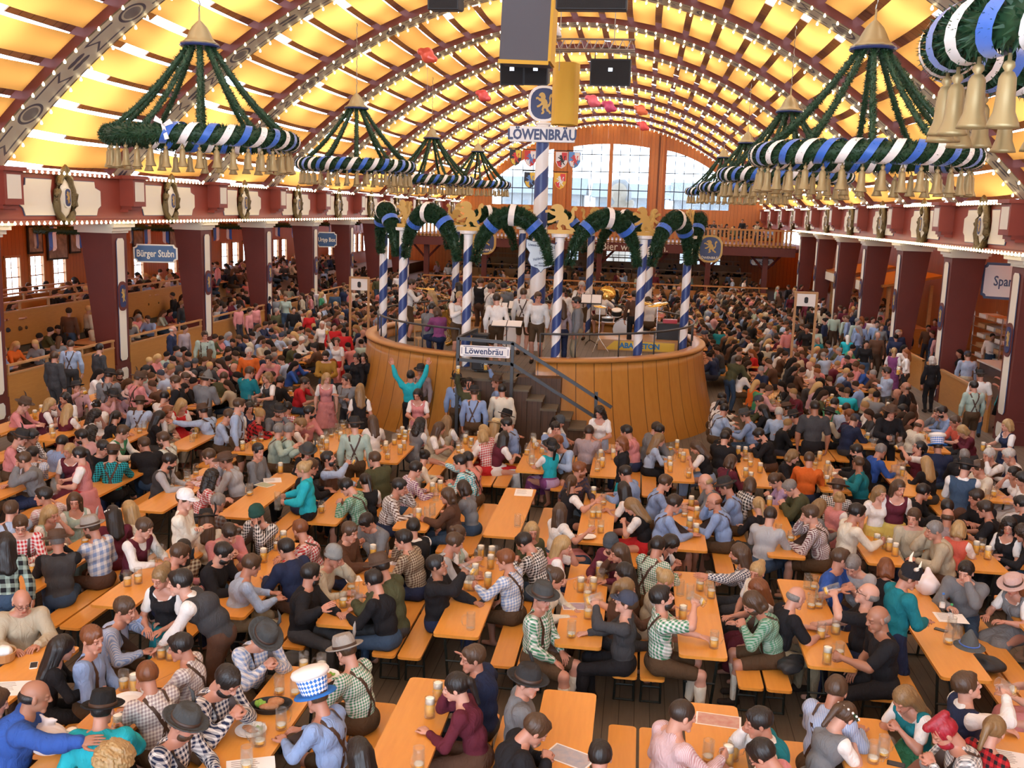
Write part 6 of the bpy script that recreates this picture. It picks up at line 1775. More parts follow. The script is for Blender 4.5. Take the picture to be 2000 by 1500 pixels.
# ---------------------------------------------------------------- mugs
def mugmesh():
    b=MB(); b.sm=True; b.lathe([(.0,.012),(.044,.01),(.05,.0),(.052,.02),(.049,.05),(.052,.1),(.049,.15),(.050,.195),(.045,.195),(.044,.02),(0,.018)],16)
    # handle
    b.tube([(.048,0,.16),(.078,0,.168),(.1,0,.14),(.103,0,.09),(.09,0,.05),(.05,0,.038)],.0095,7)
    # dimples
    for j,z in enumerate((.055,.1)):
        for i in range(9): a=2*pi*(i+.5*j)/9; b.lathe([(0,.0535),(.008,.053),(.011,.050)],7,T(0,0,z,rz=a)@Matrix.Rotation(pi/2,4,'Y'))
    return b.mesh('mug_glass',[M['glass']])
mugm=mugmesh(); _lq={}
def liquid(f):
    if f in _lq: return _lq[f]
    h={'f':.135,'h':.095,'e':.045}[f]; b=MB(); b.sm=True; b.lathe([(0,.02),(.043,.02),(.0435,h),(0,h)],16); l=b.mesh('beer',[M['beer']])
    fh={'f':.06,'h':.014,'e':.008}[f]; b=MB(); b.sm=True; b.lathe([(.0,h),(.0437,h),(.0437,h+fh*.85),(.03,h+fh),(0,h+fh*.98)],16); g=b.mesh('foam',[M['foam']]); _lq[f]=(l,g); return _lq[f]
def snap(p,m=.07):
    t_=min(TABLES,key=lambda t_:max(abs(t_['x']-p[0])-.26,0)+max(t_['ya']-p[1],0,p[1]-t_['yb'])); return V3(min(max(p[0],t_['x']-.26+m),t_['x']+.26-m),min(max(p[1],t_['ya']+m),t_['yb']-m),p[2])
MUGL=[]; FN={'f':'full, foaming','h':'half full','e':'nearly empty','0':'empty'}
_mk=[0]
def mug(x,y,z,f,rz=0,rot=None,held=None):
    _mk[0]+=1; near=math.hypot(x,y)<25
    o=meshobj('beer_mug',mugm,None,(x,y,z),(0,0,rz)); 
    if rot: o.rotation_euler=rot
    if f!='0':
        l,g=liquid(f); meshobj('beer',l,o); meshobj('foam',g,o)
    MUGL.append((o,f,x,y,held)); return o
for w,ox,oy,sc in crops(MUGS):
    for i in range(0,len(w)-2,3):
        p=snap(atz(ox+float(w[i])/sc,oy+float(w[i+1])/sc,.77)); mug(p[0],p[1],.77,w[i+2],random.uniform(0,6.28))
for P in PEOPLE:
    if P['pk'] in 'mdUW' and not(P['pk']=='U' and 'jacket' in P['desc']) and P['where']=='':
        if P['pk']=='W' and 'turquoise' not in P['desc'] and P['y']>24: continue
        h=handpos(P); f=P['rz']+pi/2; fx,fy=math.cos(f),math.sin(f)
        if P['pk']=='m': h=h+V3(-fy*0,0,0); z=P['z']+.77; q=snap(h+V3(fx,fy,0)*.05); mug(q[0],q[1],z,random.choice('fhe'),f+pi,held=P)
        elif P['pk']=='d': q=h+V3(fx,fy,0)*.02; o=mug(q[0],q[1],q[2]-.06,'e',0,held=P); o.rotation_euler=Matrix.Rotation(P['rz'],3,'Z').to_4x4().__matmul__(Matrix.Rotation(R_(62),4,'X')).to_euler(); o.location=(q[0]+fx*.09,q[1]+fy*.09,q[2]-.02)
        elif P['pk']=='U': q=h; mug(q[0]+fx*.03,q[1]+fy*.03,q[2]-.1,'f',f,held=P)
        else:
            for k in 'RL': q=handpos(P,k); mug(q[0]+fx*.06,q[1]+fy*.06,q[2]-.12,'f' if 'navy' in P['desc'] else '0',f+pi,held=P)
# ---------------------------------------------------------------- fill: seats of the middle distance (objects), then the mass behind
rnd=random.Random(11)
def near_person(x,y,r=.5): return any((P['x']-x)**2+(P['y']-y)**2<r*r for P in PEOPLE) or any((q[0]-x)**2+(q[1]-y)**2<r*r for q in LEFT)
seats=[]
for t_ in TABLES:
    for s in (-1,1):
        for i in range(5):
            y=t_['ya']+.28+i*.51+rnd.uniform(-.06,.06); x=t_['x']+s*(.50+rnd.uniform(-.03,.03)); seats.append((t_['row'],x,y,s,t_))
def frame(x,y,z=1.2,m=60):
    u,v=px((x,y,z)); return -m<u<2000+m and -40<v<1540
TOPS=['s:bl','s:lb+','s:pk','s:pk#30','s:lb#30+','s:wh+','j:bk','j:nv','s:dg','j:gy','t:bk','s:rd/wh#24','s:gn/wh#30','s:br','s:lgy','j:ol','s:bg','s:my','v:dg/wh','s:cr','s:te','s:lp+']
WT=['w:bk','w:rd','w:pk','w:lg','w:my','w:nv','s:gy','s:bk','s:wh']
def rnd_person(x,y,face,z=0,stand=False):
    if rnd.random()<.36: top=rnd.choice(WT); hair=rnd.choice('kdmybr')+rnd.choice('lllpuo'); sex='w'; hat=''
    else: top=rnd.choice(TOPS); hair=rnd.choice('kkddmmgyr')+rnd.choice('sssscb')+('*' if rnd.random()<.2 else ''); sex='m'; hat=rnd.choice(['']*6+['t','B','T','F','c'])
    if hair[1]=='b' and hair[0] in 'kdy': hair='g'+hair[1:]
    if stand: pose=rnd.choice('ABK')+rnd.choice(['','-'])
    elif z<=0: pose=rnd.choice('eecmhgpu')+rnd.choice(['','-'])
    else: pose=rnd.choice('eehu')
    person(x,y,pose,face+rnd.uniform(-18,18),top,hair,hat,sex=sex,scale=rnd.uniform(.95,1.04),wz=z)
used=[]
LIM=0
for r,x,y,s,t_ in sorted(seats,key=lambda q:q[2]):
    if y<20.5 or not frame(x,y): continue
    if near_person(x,y,.46): continue
    if y<24.5 and rnd.random()<.35: continue
    if len(PEOPLE)<LIM and r<7: rnd_person(x,y,-90 if s>0 else 90); used.append((x,y))
    elif rnd.random()<.86: used.append((x,y,s))
mass=[u for u in used if len(u)==3]
# low figures for the mass: skin, hair, top, legs
def low(stand):
    pk='A' if stand else 'e'; out=[]
    for fem in (0,1):
        J=joints(pk,bool(fem)); g=.035; P=[]
        P.append(('skin',sdf([('e',J['hd'],(.078,.095,.115)),('c',J['nec'],J['hd'],.05,.05)]+[('c',J['el'+k]+(J['wr'+k]-J['el'+k])*.6,J['wr'+k]+(J['wr'+k]-J['el'+k])*.3,.038,.034) for k in 'RL'],.02,.034)))
        hs=[('e',J['hd']+J['RH']@V3(0,-.025,.035),(.092,.105,.1))]+([('c',J['hd']+J['RH']@V3(0,-.09,0),J['hd']+J['RH']@V3(0,-.12,-.24),.07,.06)] if fem else [])+[('-',('e',J['hd']+J['RH']@V3(0,.12,-.05),(.07,.08,.1)))]
        P.append(('hair',sdf(hs,.02,.034)))
        tp=torso(J,bool(fem),.014)
        for k in 'RL': tp+=arm(J,k,.012,1 if fem else 2,bool(fem))[:None]
        P.append(('top',sdf(tp,.03,.045)))
        if stand: lp=[('e',J['pel'],(.18,.14,.13))]+sum([leg(J,k,.014) for k in 'RL'],[])
        else: lp=[('e',J['pel'],(.18,.14,.13))]+sum([leg(J,k,.014,1) for k in 'RL'],[])
        P.append(('leg',sdf(lp,.03,.05))); out.append(P)
    return out
LOWS={0:low(False),1:low(True)}
spots=[(u[0],u[1],0,(90 if u[2]<0 else -90),0) for u in mass]
for i in range(260):   # dense hall end and under the gallery
    y=rnd.uniform(60,81); x=rnd.uniform(XL+1,XR-1); spots.append((x,y,.1,rnd.uniform(0,360),1 if rnd.random()<.35 else 0))
for x0,z in ((-16.3,.3),(-16.9,.3),(-17.5,.3),(-18.5,1.1),(-19.1,1.1),(-20.1,1.1),(-21.1,1.1)):
    y=20.+rnd.random()
    while y<62:
        if not near_person(x0,y,.7) and rnd.random()<.74: spots.append((x0+rnd.uniform(-.15,.15),y,z,rnd.choice((90,-90,180,0,60))+rnd.uniform(-25,25),1 if rnd.random()<.08 else 0))
        y+=rnd.uniform(.5,.85)
for i in range(70): x=rnd.uniform(7.4,12.0); y=rnd.uniform(36,60); spots.append((x,y,0,rnd.uniform(0,360),1))
for i in range(30): x=rnd.uniform(-14.6,-13.9); y=rnd.uniform(38,60); spots.append((x,y,0,rnd.uniform(0,360),1))
for i in range(26): spots.append((rnd.uniform(3.5,8.5),rnd.uniform(64.5,75),3.6,rnd.uniform(120,240),1 if rnd.random()<.3 else 0))
spots=[s for s in spots if frame(s[0],s[1],s[2]+1.2) and not(blocked(s[0],s[1])) and not near_person(s[0],s[1],.35) and not(s[0]>8.9 and s[0]<10.6 and min(abs(s[1]-(26.35+5.87*i)) for i in range(-1,8))<.8) and not(s[0]<-14.7 and s[0]>-16.2 and min(abs(s[1]-(27.5+5.87*i)) for i in range(-1,8))<.8)]
VV=[];FF=[];CL=[];bs=0
pal=[C_[k] for k in ('bl','lb','pk','lp','wh','bk','bk','bk','nv','nv','dg','dg','gy','br','br','bl','lg','bg','my','ol','gp','dg','bk')]; hp_=[HCOL[k] for k in 'kkkddddmmmbygkd']
for q in LEFT:
    spots.append(q)
for q in spots:
    x,y,z,fa,st_=q[:5]
    fem=1 if rnd.random()<.36 else 0; Rz=rotz(-R_(fa)+rnd.uniform(-.2,.2)); sc_=rnd.uniform(.92,1.04)
    tc=pal[rnd.randrange(len(pal))]; col={'skin':SKINS[rnd.randrange(5)],'hair':hp_[rnd.randrange(len(hp_))],'top':tc,'leg':rnd.choice([(.03,.03,.04),(.05,.03,.02),C_['lea'],C_['je']])}
    if len(q)>5:
        kd,_,cl=q[5].partition(':'); cl=cl.replace('+','').split('#')[0].split('/')[0]; hr=q[6]; fem=1 if (kd=='w' or hr[1] in 'lpuqo') else 0
        col['top']=C_[cl]; col['hair']=HCOL[hr[0]] if hr[1]!='b' else col['skin']; sc_=.97
        if q[7] and q[7][0] in HATS: col['hair']=HATS[q[7][0]][1]
    elif rnd.random()<.13 and not fem: col['hair']=rnd.choice([(.03,.03,.03),(.09,.05,.03),(.2,.2,.2)])
    for nm_,(V,F) in LOWS[st_][fem]:
        VV.append((V*sc_)@Rz.T+np.array((x,y,z))); FF.append(F+bs); bs+=len(V); CL.append(np.tile(np.array((*col[nm_],1)),(len(V),1)))
me=rawmesh('crowd',np.concatenate(VV),np.concatenate(FF),[],True); a=me.color_attributes.new('wear','FLOAT_COLOR','POINT'); a.data.foreach_set('color',np.concatenate(CL).astype(np.float32).ravel())
cm=nmat('crowd_clothes',(.5,.5,.5),.8); t=NT(cm); at=t.n('ShaderNodeAttribute',attribute_type='GEOMETRY',attribute_name='wear'); t.l(at.outputs['Color'],t.b.inputs['Base Color']); t.b.inputs['Specular IOR Level'].default_value=.2; me.materials.append(cm)
tag(meshobj('crowd',me),'dense far crowd of small seated and standing guests beyond the bandstand and in the boxes','crowd',kind='stuff')
# mugs and plates standing before the middle seats
for t_ in TABLES:
    if t_['row']<3 or t_['row']>5: continue
    for i in range(6):
        x=t_['x']+rnd.uniform(-.17,.17); y=t_['ya']+.2+i*.4+rnd.uniform(-.08,.08)
        if not frame(x,y,.8,-10): continue
        if any(abs(m_[2]-x)<.13 and abs(m_[3]-y)<.13 for m_ in MUGL): continue
        mug(x,y,.77,rnd.choice('ffhhe0'),rnd.uniform(0,6.28))
# box seats' tables and chairs of the left side
for i in range(14):
    for x,z in ((-16.9,.3),(-19.1,1.1)):
        y=20.5+i*2.1
        if not frame(x,y,z+.7): continue
        o=empty('box_table',(x,y,z)); tag(o,f"pale wooden table in the {'lower' if z<.5 else 'upper'} left boxes, {ORD[i]} from the front",'table','tables of the left boxes'); b=MB(); b.box(-.42,.42,-.85,.85,.72,.75); b.build('table_top',M['barrierdark'],o); b=MB(); b.box(-.05,.05,-.5,.5,0,.72); b.box(-.3,.3,-.55,-.5,0,.05); b.box(-.3,.3,.5,.55,0,.05); b.build('table_base',M['barrierdark'],o)
# ---------------------------------------------------------------- things on the near tables
def paper(px_,py_,w,h,rz,lab,col=None):
    p=atz(px_,py_,.771); o=empty('menu_sheet',tuple(p),rz); tag(o,lab,'menu'); b=MB(); b.box(-w/2,w/2,-h/2,h/2,0,.002); b.build('sheet',M['paper'],o)
    b=MB()
    if col:
        b.box(-w*.46,w*.46,-h*.44,h*.44,.002,.0025); m_=blob('printed_%s'%col[0],col[1],col[2],14); b.build('printed_picture',m_,o)
    else:
        for i in range(7): b.box(-w*.4,w*(.1+.04*(i%3)),h*.38-i*h*.1,h*.38-i*h*.1+.008,.002,.0025)
        b.build('printed_lines',nmat('print_ink',(.25,.22,.2),.6) if 'print_ink' not in bpy.data.materials else bpy.data.materials['print_ink'],o)
paper(1023,962,.30,.42,.05,'white handwritten sheet on the empty table before the bandstand'); paper(532,938,.3,.3,.4,'white folded papers on the table by the turquoise jacket woman'); paper(517,947,.22,.3,1.2,'small green printed menu beside the white papers',('green_cover',(.3,.4,.25),(.5,.45,.3)))
paper(1403,1407,.42,.24,-.1,'colourful printed table mat with a red ribbon motif, right of the empty table',('mat_a',(.62,.5,.4),(.45,.12,.1))); paper(1113,1478,.42,.26,-.45,'colourful printed table mat under the black sleeve at the bottom',('mat_b',(.6,.48,.4),(.2,.3,.45)))
paper(1122,1184,.3,.22,.2,'printed mat under the mugs of the table facing the grey cap',('mat_c',(.5,.4,.35),(.2,.15,.3))); paper(1857,1207,.35,.3,0,'white sheet by the green capped bottle'); paper(1973,1483,.3,.3,-.2,'white and blue leaflet at the bottom right corner'); paper(15,1345,.35,.3,.3,'white leaflet with red print at the left edge'); paper(690,1131,.2,.2,.5,'small white leaflet by the brown hat'); paper(490,1500,.4,.3,.4,'white papers under the lone mug at the bottom left'); paper(5,1350-130,.1,.1,0,'small white slip at the left edge of the table')
def plate(px_,py_,r,lab,food=None):
    p=atz(px_,py_,.77); o=meshobj('plate',MB().lathe([(0,.008),(.6*r,.008),(.72*r,.012),(r,.03),(r,.034),(.7*r,.018),(0,.014)],28).mesh('plate',[M['plate']]),None,tuple(p)); tag(o,lab,'plate')
    if food:
        g=np.random.default_rng(int(px_)); f=empty('food',(0,0,0),0,o)
        f.parent=o
        if food=='fries':
            b=MB()
            for i in range(60): a=g.uniform(0,pi); q=g.normal(size=2)*r*.33; b.box(-.03,.03,-.0035,.0035,0,.007,T(q[0],q[1],.018+abs(g.normal())*.012,rz=a,ry=g.uniform(-.3,.3)))
            b.build('fries',M['fries'],o); V,F=sdf([('e',(-.05,.05,.02),(.025,.02,.01))],.01,.006); meshobj('ketchup',rawmesh('k',V,F,[nmat('ketchup_red',(.5,.04,.02),.3)],True),o)
        else:
            V,F=sdf([('e',(.02,-.01,.035),(.06,.04,.022)),('e',(-.04,.03,.03),(.05,.035,.02))],.03,.008,(.006,60,3)); meshobj('roast_meat',rawmesh('m',V,F,[M['meat']],True),o)
            V,F=sdf([('e',(.06,.04,.03),(.03,.03,.015))],.02,.007,(.01,90,4)); meshobj('salad',rawmesh('s',V,F,[M['salad']],True),o)
        bpy.data.objects.remove(f)
    return o
plate(250,1371,.15,'empty white plate on the lower left table'); plate(642,1450,.15,'white plate of golden fries with ketchup','fries'); plate(490,1431,.14,'white plate of roast meat beside the bearded man','meat'); plate(634,1324,.15,'white plate of meat and salad by the green checked shirt','meat'); plate(1147,1051,.13,'white plate with cutlery on the dirndl table')
p=atz(530,1385,.77); o=empty('roasting_pan',tuple(p),.3); tag(o,'black oval pan of meat and green salad','pan'); MB().lathe([(0,.01),(.15,.01),(.19,.06),(.2,.06),(.16,.0),(0,0)],24,sx=1,sy=.7).build('pan_body',M['black'],o); V,F=sdf([('e',(.04,.02,.06),(.08,.05,.04)),('e',(-.02,-.05,.05),(.09,.04,.035))],.03,.01,(.008,50,3)); meshobj('roast_meat',rawmesh('m',V,F,[M['meat']],True),o); V,F=sdf([('e',(-.1,.02,.05),(.05,.05,.035))],.02,.008,(.012,80,4)); meshobj('salad',rawmesh('s',V,F,[M['salad']],True),o)
for (a_,c_,l_,rz_) in ((66,1300,'white smartphone on the left table',.5),(942,1175,'black smartphone on the table left of the white checked shirt',-.4),(1838,1231,'black phone lying by the glass mugs on the right table',1.0),(1750,1493,'black smartphone at the bottom edge on the right',1.3)):
    p=atz(a_,c_,.77); o=empty('smartphone',tuple(p),rz_); tag(o,l_,'phone'); b=MB(); b.prism(rrect(.075,.15,.01,3),0,.008); b.build('phone_body',M['white'] if 'white s' in l_ else M['black'],o); b=MB(); b.box(-.033,.033,-.065,.065,.008,.009); b.build('screen',M['black'] if 'white s' in l_ else M['steel'],o)
for (a_,c_,l_,cc) in ((1839,1195,'clear water bottle with blue cap',(.05,.2,.6)),(1855,1217,'clear water bottle with green cap',(.05,.4,.15))):
    p=atz(a_,c_,.77); o=empty('water_bottle',tuple(p)); tag(o,l_+' on the right table','bottle'); b=MB(); b.sm=True; b.lathe([(0,0),(.032,.005),(.033,.13),(.03,.17),(.014,.2),(.013,.23)],14); b.build('bottle_body',M['glass'],o); b=MB(); b.lathe([(.015,.225),(.015,.245),(0,.245)],12); b.build('bottle_cap',nmat(l_[:20],cc,.4),o); b=MB(); b.lathe([(.034,.06),(.034,.12)],14); b.build('paper_label',M['paper'],o)
p=atz(95,1470,.77); V,F=sdf([('e',(0,0,.13),(.16,.14,.14)),('c',(0,0,.24),(.03,0,.30),.04,.015),('c',(0,0,.28),(-.07,.02,.33),.02,.012),('c',(0,0,.28),(.09,0,.31),.02,.012)],.04,.012,(.01,35,3)); o=meshobj('plastic_bag',rawmesh('bag',V,F,[nmat('thin_white_plastic',(.75,.68,.66),.3)],True),None,tuple(p)); tag(o,'knotted white plastic bag on the lower left table','bag')
p=atz(1810,1160,.77); V,F=sdf([('e',(0,0,.12),(.15,.12,.13)),('c',(0,0,.22),(.0,.03,.32),.06,.03)],.04,.013,(.012,35,5)); o=meshobj('plastic_bag',rawmesh('bag',V,F,[bpy.data.materials['thin_white_plastic']],True),None,tuple(p)); tag(o,'white plastic bag held open by the teal hooded jacket','bag')
p=atz(1893,1262,.77); o=empty('felt_hat',tuple(p)); tag(o,'grey pointed felt hat with blue cord lying on the right table','hat'); q=meshobj('hat_body',hc(hat_mesh,'felt'),o,(0,0,-.03)); q.color=(.1,.11,.11,1); b=MB(); b.tube([(.105*math.cos(a),.115*math.sin(a),.03) for a in np.linspace(0,2*pi,17)[:-1]],.008,5,closed=True); b.build('cord',M['ribbonb'],o)
p=atz(1890,1300,.5); V,F=sdf([('e',(0,0,.09),(.34,.2,.07)),('e',(-.15,.05,.12),(.2,.15,.07)),('e',(.2,-.05,.1),(.2,.16,.07))],.05,.018,(.02,20,8)); o=meshobj('folded_jacket',rawmesh('j',V,F,[nmat('dark_shell_fabric',(.02,.024,.028),.6)],True),None,(p[0],p[1],.46)); tag(o,'heap of dark jackets on the bench end at the right','jackets')
for (a_,c_,l_) in ((552,1310,'dark jacket heap on the bench before the green suspenders man'),(1543,1310,'dark grey jacket on the bench beside the bald man')): p=atz(a_,c_,.46); o=meshobj('folded_jacket',bpy.data.meshes['j'],None,tuple(p),(0,0,1.4)); o.scale=(.7,.7,.9); tag(o,l_,'jacket')
p=atz(6,1290,.77); o=empty('bread_basket',tuple(p)); tag(o,'wicker basket of white napkins at the left edge','basket'); MB().lathe([(0,.01),(.11,.01),(.13,.1),(.12,.1),(.1,.02)],16).build('basket_body',M['barrierdark'],o); V,F=sdf([('e',(0,0,.1),(.1,.08,.06))],.02,.01,(.01,50,2)); meshobj('napkin',rawmesh('n',V,F,[M['paper']],True),o)
# ---------------------------------------------------------------- bandstand equipment
def on(px_,py_,z): return atz(px_,py_,z)
Z0=1.72
def inr(p,m=3.7):
    d=math.hypot(p[0]-SX,p[1]-SY); k=min(1,m/d); return (SX+(p[0]-SX)*k,SY+(p[1]-SY)*k,p[2])
def stand(px_,py_,h,w,lab,tilt=.9,mat='paper',rz=0):
    p=on(px_,py_,Z0+h); o=empty('music_stand',(p[0],p[1],Z0),rz); tag(o,lab,'music stand'); b=MB(); b.tube([(0,0,.1),(0,0,h)],.012,6)
    for a in (0,2.1,4.2): b.tube([(0,0,.15),(.25*math.cos(a),.25*math.sin(a),.01)],.01,5)
    b.build('tripod',M['black'],o); b=MB(); b.box(-w/2,w/2,-.01,0,-.16,.18,T(0,0,h,rx=-tilt)); b.build('desk',M['black'],o); b=MB(); b.box(-w/2+.02,-.01,-.02,-.01,-.13,.16,T(0,0,h,rx=-tilt)); b.box(.01,w/2-.02,-.02,-.01,-.13,.16,T(0,0,h,rx=-tilt)); b.build('music_sheet',M[mat],o)
stand(990,633,1.05,.75,'music stand with open white score before the bandleader',1.2); stand(979,600,1.15,.35,'music stand behind the white shirted players'); stand(1005,597,1.15,.35,'second music stand by the wooden cabinet'); stand(1155,585,1.3,.6,'music stand with open pages right of the white haired player',.7)
p=on(1010,611,Z0+.98); o=empty('mixing_desk',(p[0],p[1],Z0)); tag(o,'large mixing desk on white flight cases in the middle of the bandstand','mixing desk'); b=MB(); b.box(-.85,.75,-.35,.4,0,.78); b.build('flight_case',M['white'],o,bevel=.01); b=MB(); b.box(-.8,.7,-.35,.45,.78,.92,); b.build('console_body',M['black'],o); b=MB(); b.box(-.75,.65,-.3,.4,.92,.93); m_=blob('fader_field',(.04,.08,.04),(.3,.3,.28),40); b.build('fader_panel',m_,o)
DK=on(1215,640,Z0+.45); o=empty('drum_kit',(DK[0],DK[1]+.5,Z0)); tag(o,'dark drum kit with stands around the white shirted drummer','drum kit')
for (x,y,z,r,h,ti,n_) in ((0,.35,.32,.28,.4,pi/2,'bass_drum'),(-.45,-.05,.62,.17,.15,0,'snare_drum'),(-.2,.35,.8,.15,.2,.3,'tom_drum'),(.18,.35,.8,.16,.22,.3,'tom_drum'),(.62,0,.5,.21,.35,0,'floor_tom')):
    b=MB(); b.sm=True; b.lathe([(r,-h/2),(r,h/2)],20,T(x,y,z,rx=ti)); b.sm=False; d=b.build(n_,M['black'],o); b=MB(); b.lathe([(0,h/2),(r*1.03,h/2),(r*1.03,h/2-.03)],20,T(x,y,z,rx=ti)); b.lathe([(0,-h/2),(r*1.03,-h/2),(r*1.03,-h/2+.03)],20,T(x,y,z,rx=ti)); b.build('drum_head',M['plate'],d)
for (px_,py_,lab,r,tx,ty) in ((1187,572,'big tilted brass cymbal left of the drummer',.26,1.0,.3),(1257,590,'flat brass cymbal behind the drummer',.27,.15,.1),(1285,594,'wide brass cymbal between drummer and seated bassist',.29,.12,-.2),(1172,598,'small low brass cymbal by the microphones',.18,.1,.1)):
    p=on(px_,py_,Z0+1.25); o=empty('cymbal_stand',(p[0],p[1],Z0)); tag(o,lab,'cymbal'); b=MB(); b.sm=True; b.lathe([(0,.02),(.04,.015),(.06,0),(r,-.012),(r,-.016),(0,-.004)],24,T(0,0,1.25,rx=tx,ry=ty)); b.build('cymbal',M['chrome'],o); b=MB(); b.tube([(0,0,.3),(0,0,1.25)],.012,5)
    for a in (0,2.1,4.2): b.tube([(0,0,.4),(.28*math.cos(a),.28*math.sin(a),.01)],.01,5)
    b.build('tripod',M['silver'],o)
p=on(1252,692,Z0); o=empty('drum_riser',(p[0],p[1]+.5,Z0)); tag(o,'low wooden riser with yellow banner before the drums','platform'); b=MB(); b.box(-1.2,1.0,0,1.6,0,.3); b.build('box',M['barrierdark'],o); b=MB(); b.prism([(-1.0,.03),(.9,.03),(.9,.27),(-.75,.27)],0,.01,T(0,0,0)@UP); f_=b.build('yellow_banner',nmat('yellow_pvc_banner',(.75,.5,.04),.5),o); text('lettering','ABA-BETON',.2,nmat('blue_print',(.02,.2,.5),.5),f_,(-.05,-.02,.15),(pi/2,0,0),ext=.002,bold=.008)
for (px_,py_,w_,d_,h_,lab) in ((1307,655,.7,.5,.75,'black cloth covered case with red mixer at the right of the bandstand'),(938,690,.36,.3,.85,'black wheeled bin on the stair landing')):
    p=on(px_,py_,Z0+.4); o=empty('equipment_case' if w_>.5 else 'wheeled_bin',(p[0],p[1],Z0 if w_>.5 else 1.7)); tag(o,lab,'case' if w_>.5 else 'bin'); b=MB(); b.box(-w_/2,w_/2,-d_/2,d_/2,0.04,h_); b.build('body',M['black'],o,bevel=.02)
    b=MB()
    if w_>.5: b.box(-.2,.2,-.12,.12,h_,h_+.1); b.build('red_mixer',nmat('red_plastic',(.45,.02,.03),.4),o)
    else:
        b.box(-w_/2-.02,w_/2+.02,-d_/2-.02,d_/2+.02,h_,h_+.04); b.build('bin_lid',M['black'],o); b=MB(); b.lathe([(0,-.03),(.09,-.03),(.09,.03),(0,.03)],14,T(w_/2+.02,0,.09,ry=pi/2)); b.build('wheel',M['black'],o)
# brass instruments
def near(desc,pk):
    for P in PEOPLE:
        if P['where'] and P['pk']==pk and desc in P['desc']+P['ex']: return P
TT=[P for P in PEOPLE if P['pk']=='T' and P['where']]
names=['slide trombone','golden saxophone','trumpet','clarinet']
for P,n_ in zip(TT,names):
    h=handpos(P); l=handpos(P,'L'); f=P['rz']+pi/2; F_=np.array((math.cos(f),math.sin(f),0)); S_=np.array((-F_[1],F_[0],0)); mth=rotz(P['rz'])@((P['J']['hd']+P['J']['RH']@V3(0,.11,-.055))*P['sc'])+V3(P['x'],P['y'],P['z'])
    o=empty(n_.split()[-1],tuple(mth)); tag(o,n_+' played by the '+{'slide trombone':'standing player at the left edge of the bandstand','golden saxophone':'fair haired player left of the stairs','trumpet':'player with braces seen from the side','clarinet':'white haired player with glasses'}[n_],'instrument'); b=MB(); b.sm=True
    mat=M['black'] if n_=='clarinet' else M['chrome']
    if n_=='slide trombone': b.tube([0*F_,F_*.95+S_*.0+V3(0,0,-.25)],.009,6); b.tube([F_*.95+V3(0,0,-.25),F_*.95+V3(0,0,-.33),V3(0,0,-.09)],.009,6); b.tube([V3(0,0,-.05)+S_*.08,F_*.35+S_*.08+V3(0,0,-.08),F_*.5+S_*.08+V3(0,0,-.12)],[.01,.03,.09],12,caps=False)
    elif n_=='golden saxophone': b.tube([0*F_,F_*.08,F_*.12+V3(0,0,-.08),F_*.14+V3(0,0,-.5),F_*.2+V3(0,0,-.6),F_*.3+V3(0,0,-.56),F_*.36+V3(0,0,-.38)],[.008,.012,.02,.035,.045,.055,.1],12,caps=False)
    elif n_=='trumpet': b.tube([0*F_,F_*.3,F_*.45],[.007,.012,.06],12,caps=False); b.tube([F_*.1+V3(0,0,-.08),F_*.28+V3(0,0,-.08)],.01,6)
    else: b.tube([0*F_,F_*.25+V3(0,0,-.35),F_*.3+V3(0,0,-.42)],[.008,.014,.03],8)
    b.build('body_tube',mat,o)
p=on(872,652,Z0+.35); o=empty('tuba',(p[0],p[1],Z0)); tag(o,'resting brass tuba with coiled tubes beside the saxophonist','instrument'); b=MB(); b.sm=True; b.tube([(0,0,.05),(.15,0,.1),(.18,0,.3),(.1,0,.6),(-.05,0,.8),(-.12,0,.95)],[.05,.06,.07,.08,.12,.2],14,caps=False); b.build('bell_tube',M['chrome'],o); b=MB(); b.sm=True
for r_ in (.16,.12,.2): b.tube([(r_*math.cos(a)-.08,.06*r_*5,.35+r_*1.3*math.sin(a)) for a in np.linspace(0,2*pi,15)[:-1]],.014,6,closed=True)
b.build('coiled_tubing',M['chrome'],o)
for i,(px_,py_,lab) in enumerate(((773,652,'wooden chair with grey quilted jacket at the left of the bandstand'),(880,672,'wooden chair with black jacket behind the bandstand rim'))):
    p=inr(on(px_,py_,Z0+.6)); o=empty('wooden_chair',(p[0],p[1],Z0),.5); tag(o,lab,'chair'); b=MB(); b.box(-.2,.2,-.2,.2,.43,.46); b.build('seat',M['barrierdark'],o); b=MB(); b.box(-.19,.19,.18,.2,.62,.88); b.build('backrest',M['barrierdark'],o)
    for s in (-1,1):
        for q in (-1,1): b=MB(); b.box(s*.18-.015,s*.18+.015,q*.18-.015,q*.18+.015,0,.88 if q>0 else .43); b.build('leg',M['barrierdark'],o)
# table-number frames and the plant stand at the column foot
for (px_,py_,Y_,lab) in ((702,550,34,'wooden frame with white number board before the sixth left column'),(1575,580,33,'wooden frame with white number board at the right aisle')):
    p=aty(px_,py_,Y_); o=empty('number_frame',(p[0],p[1],0)); tag(o,lab,'sign'); b=MB()
    for s in (-1,1): b.box(s*.33-.035,s*.33+.035,-.035,.035,0,p[2]+.15)
    b.box(-.36,.36,-.03,.03,p[2]+.1,p[2]+.17); b.build('post_frame',M['barrierdark'],o); b=MB(); b.box(-.29,.29,-.02,.02,p[2]-.3,p[2]+.1); f_=b.build('board',M['paper'],o); b=MB(); b.prism(rrect(.12,.2,.05),0,.01,T(0,-.03,p[2]-.1)@UP); b.build('printed_mark',M['black'],f_)
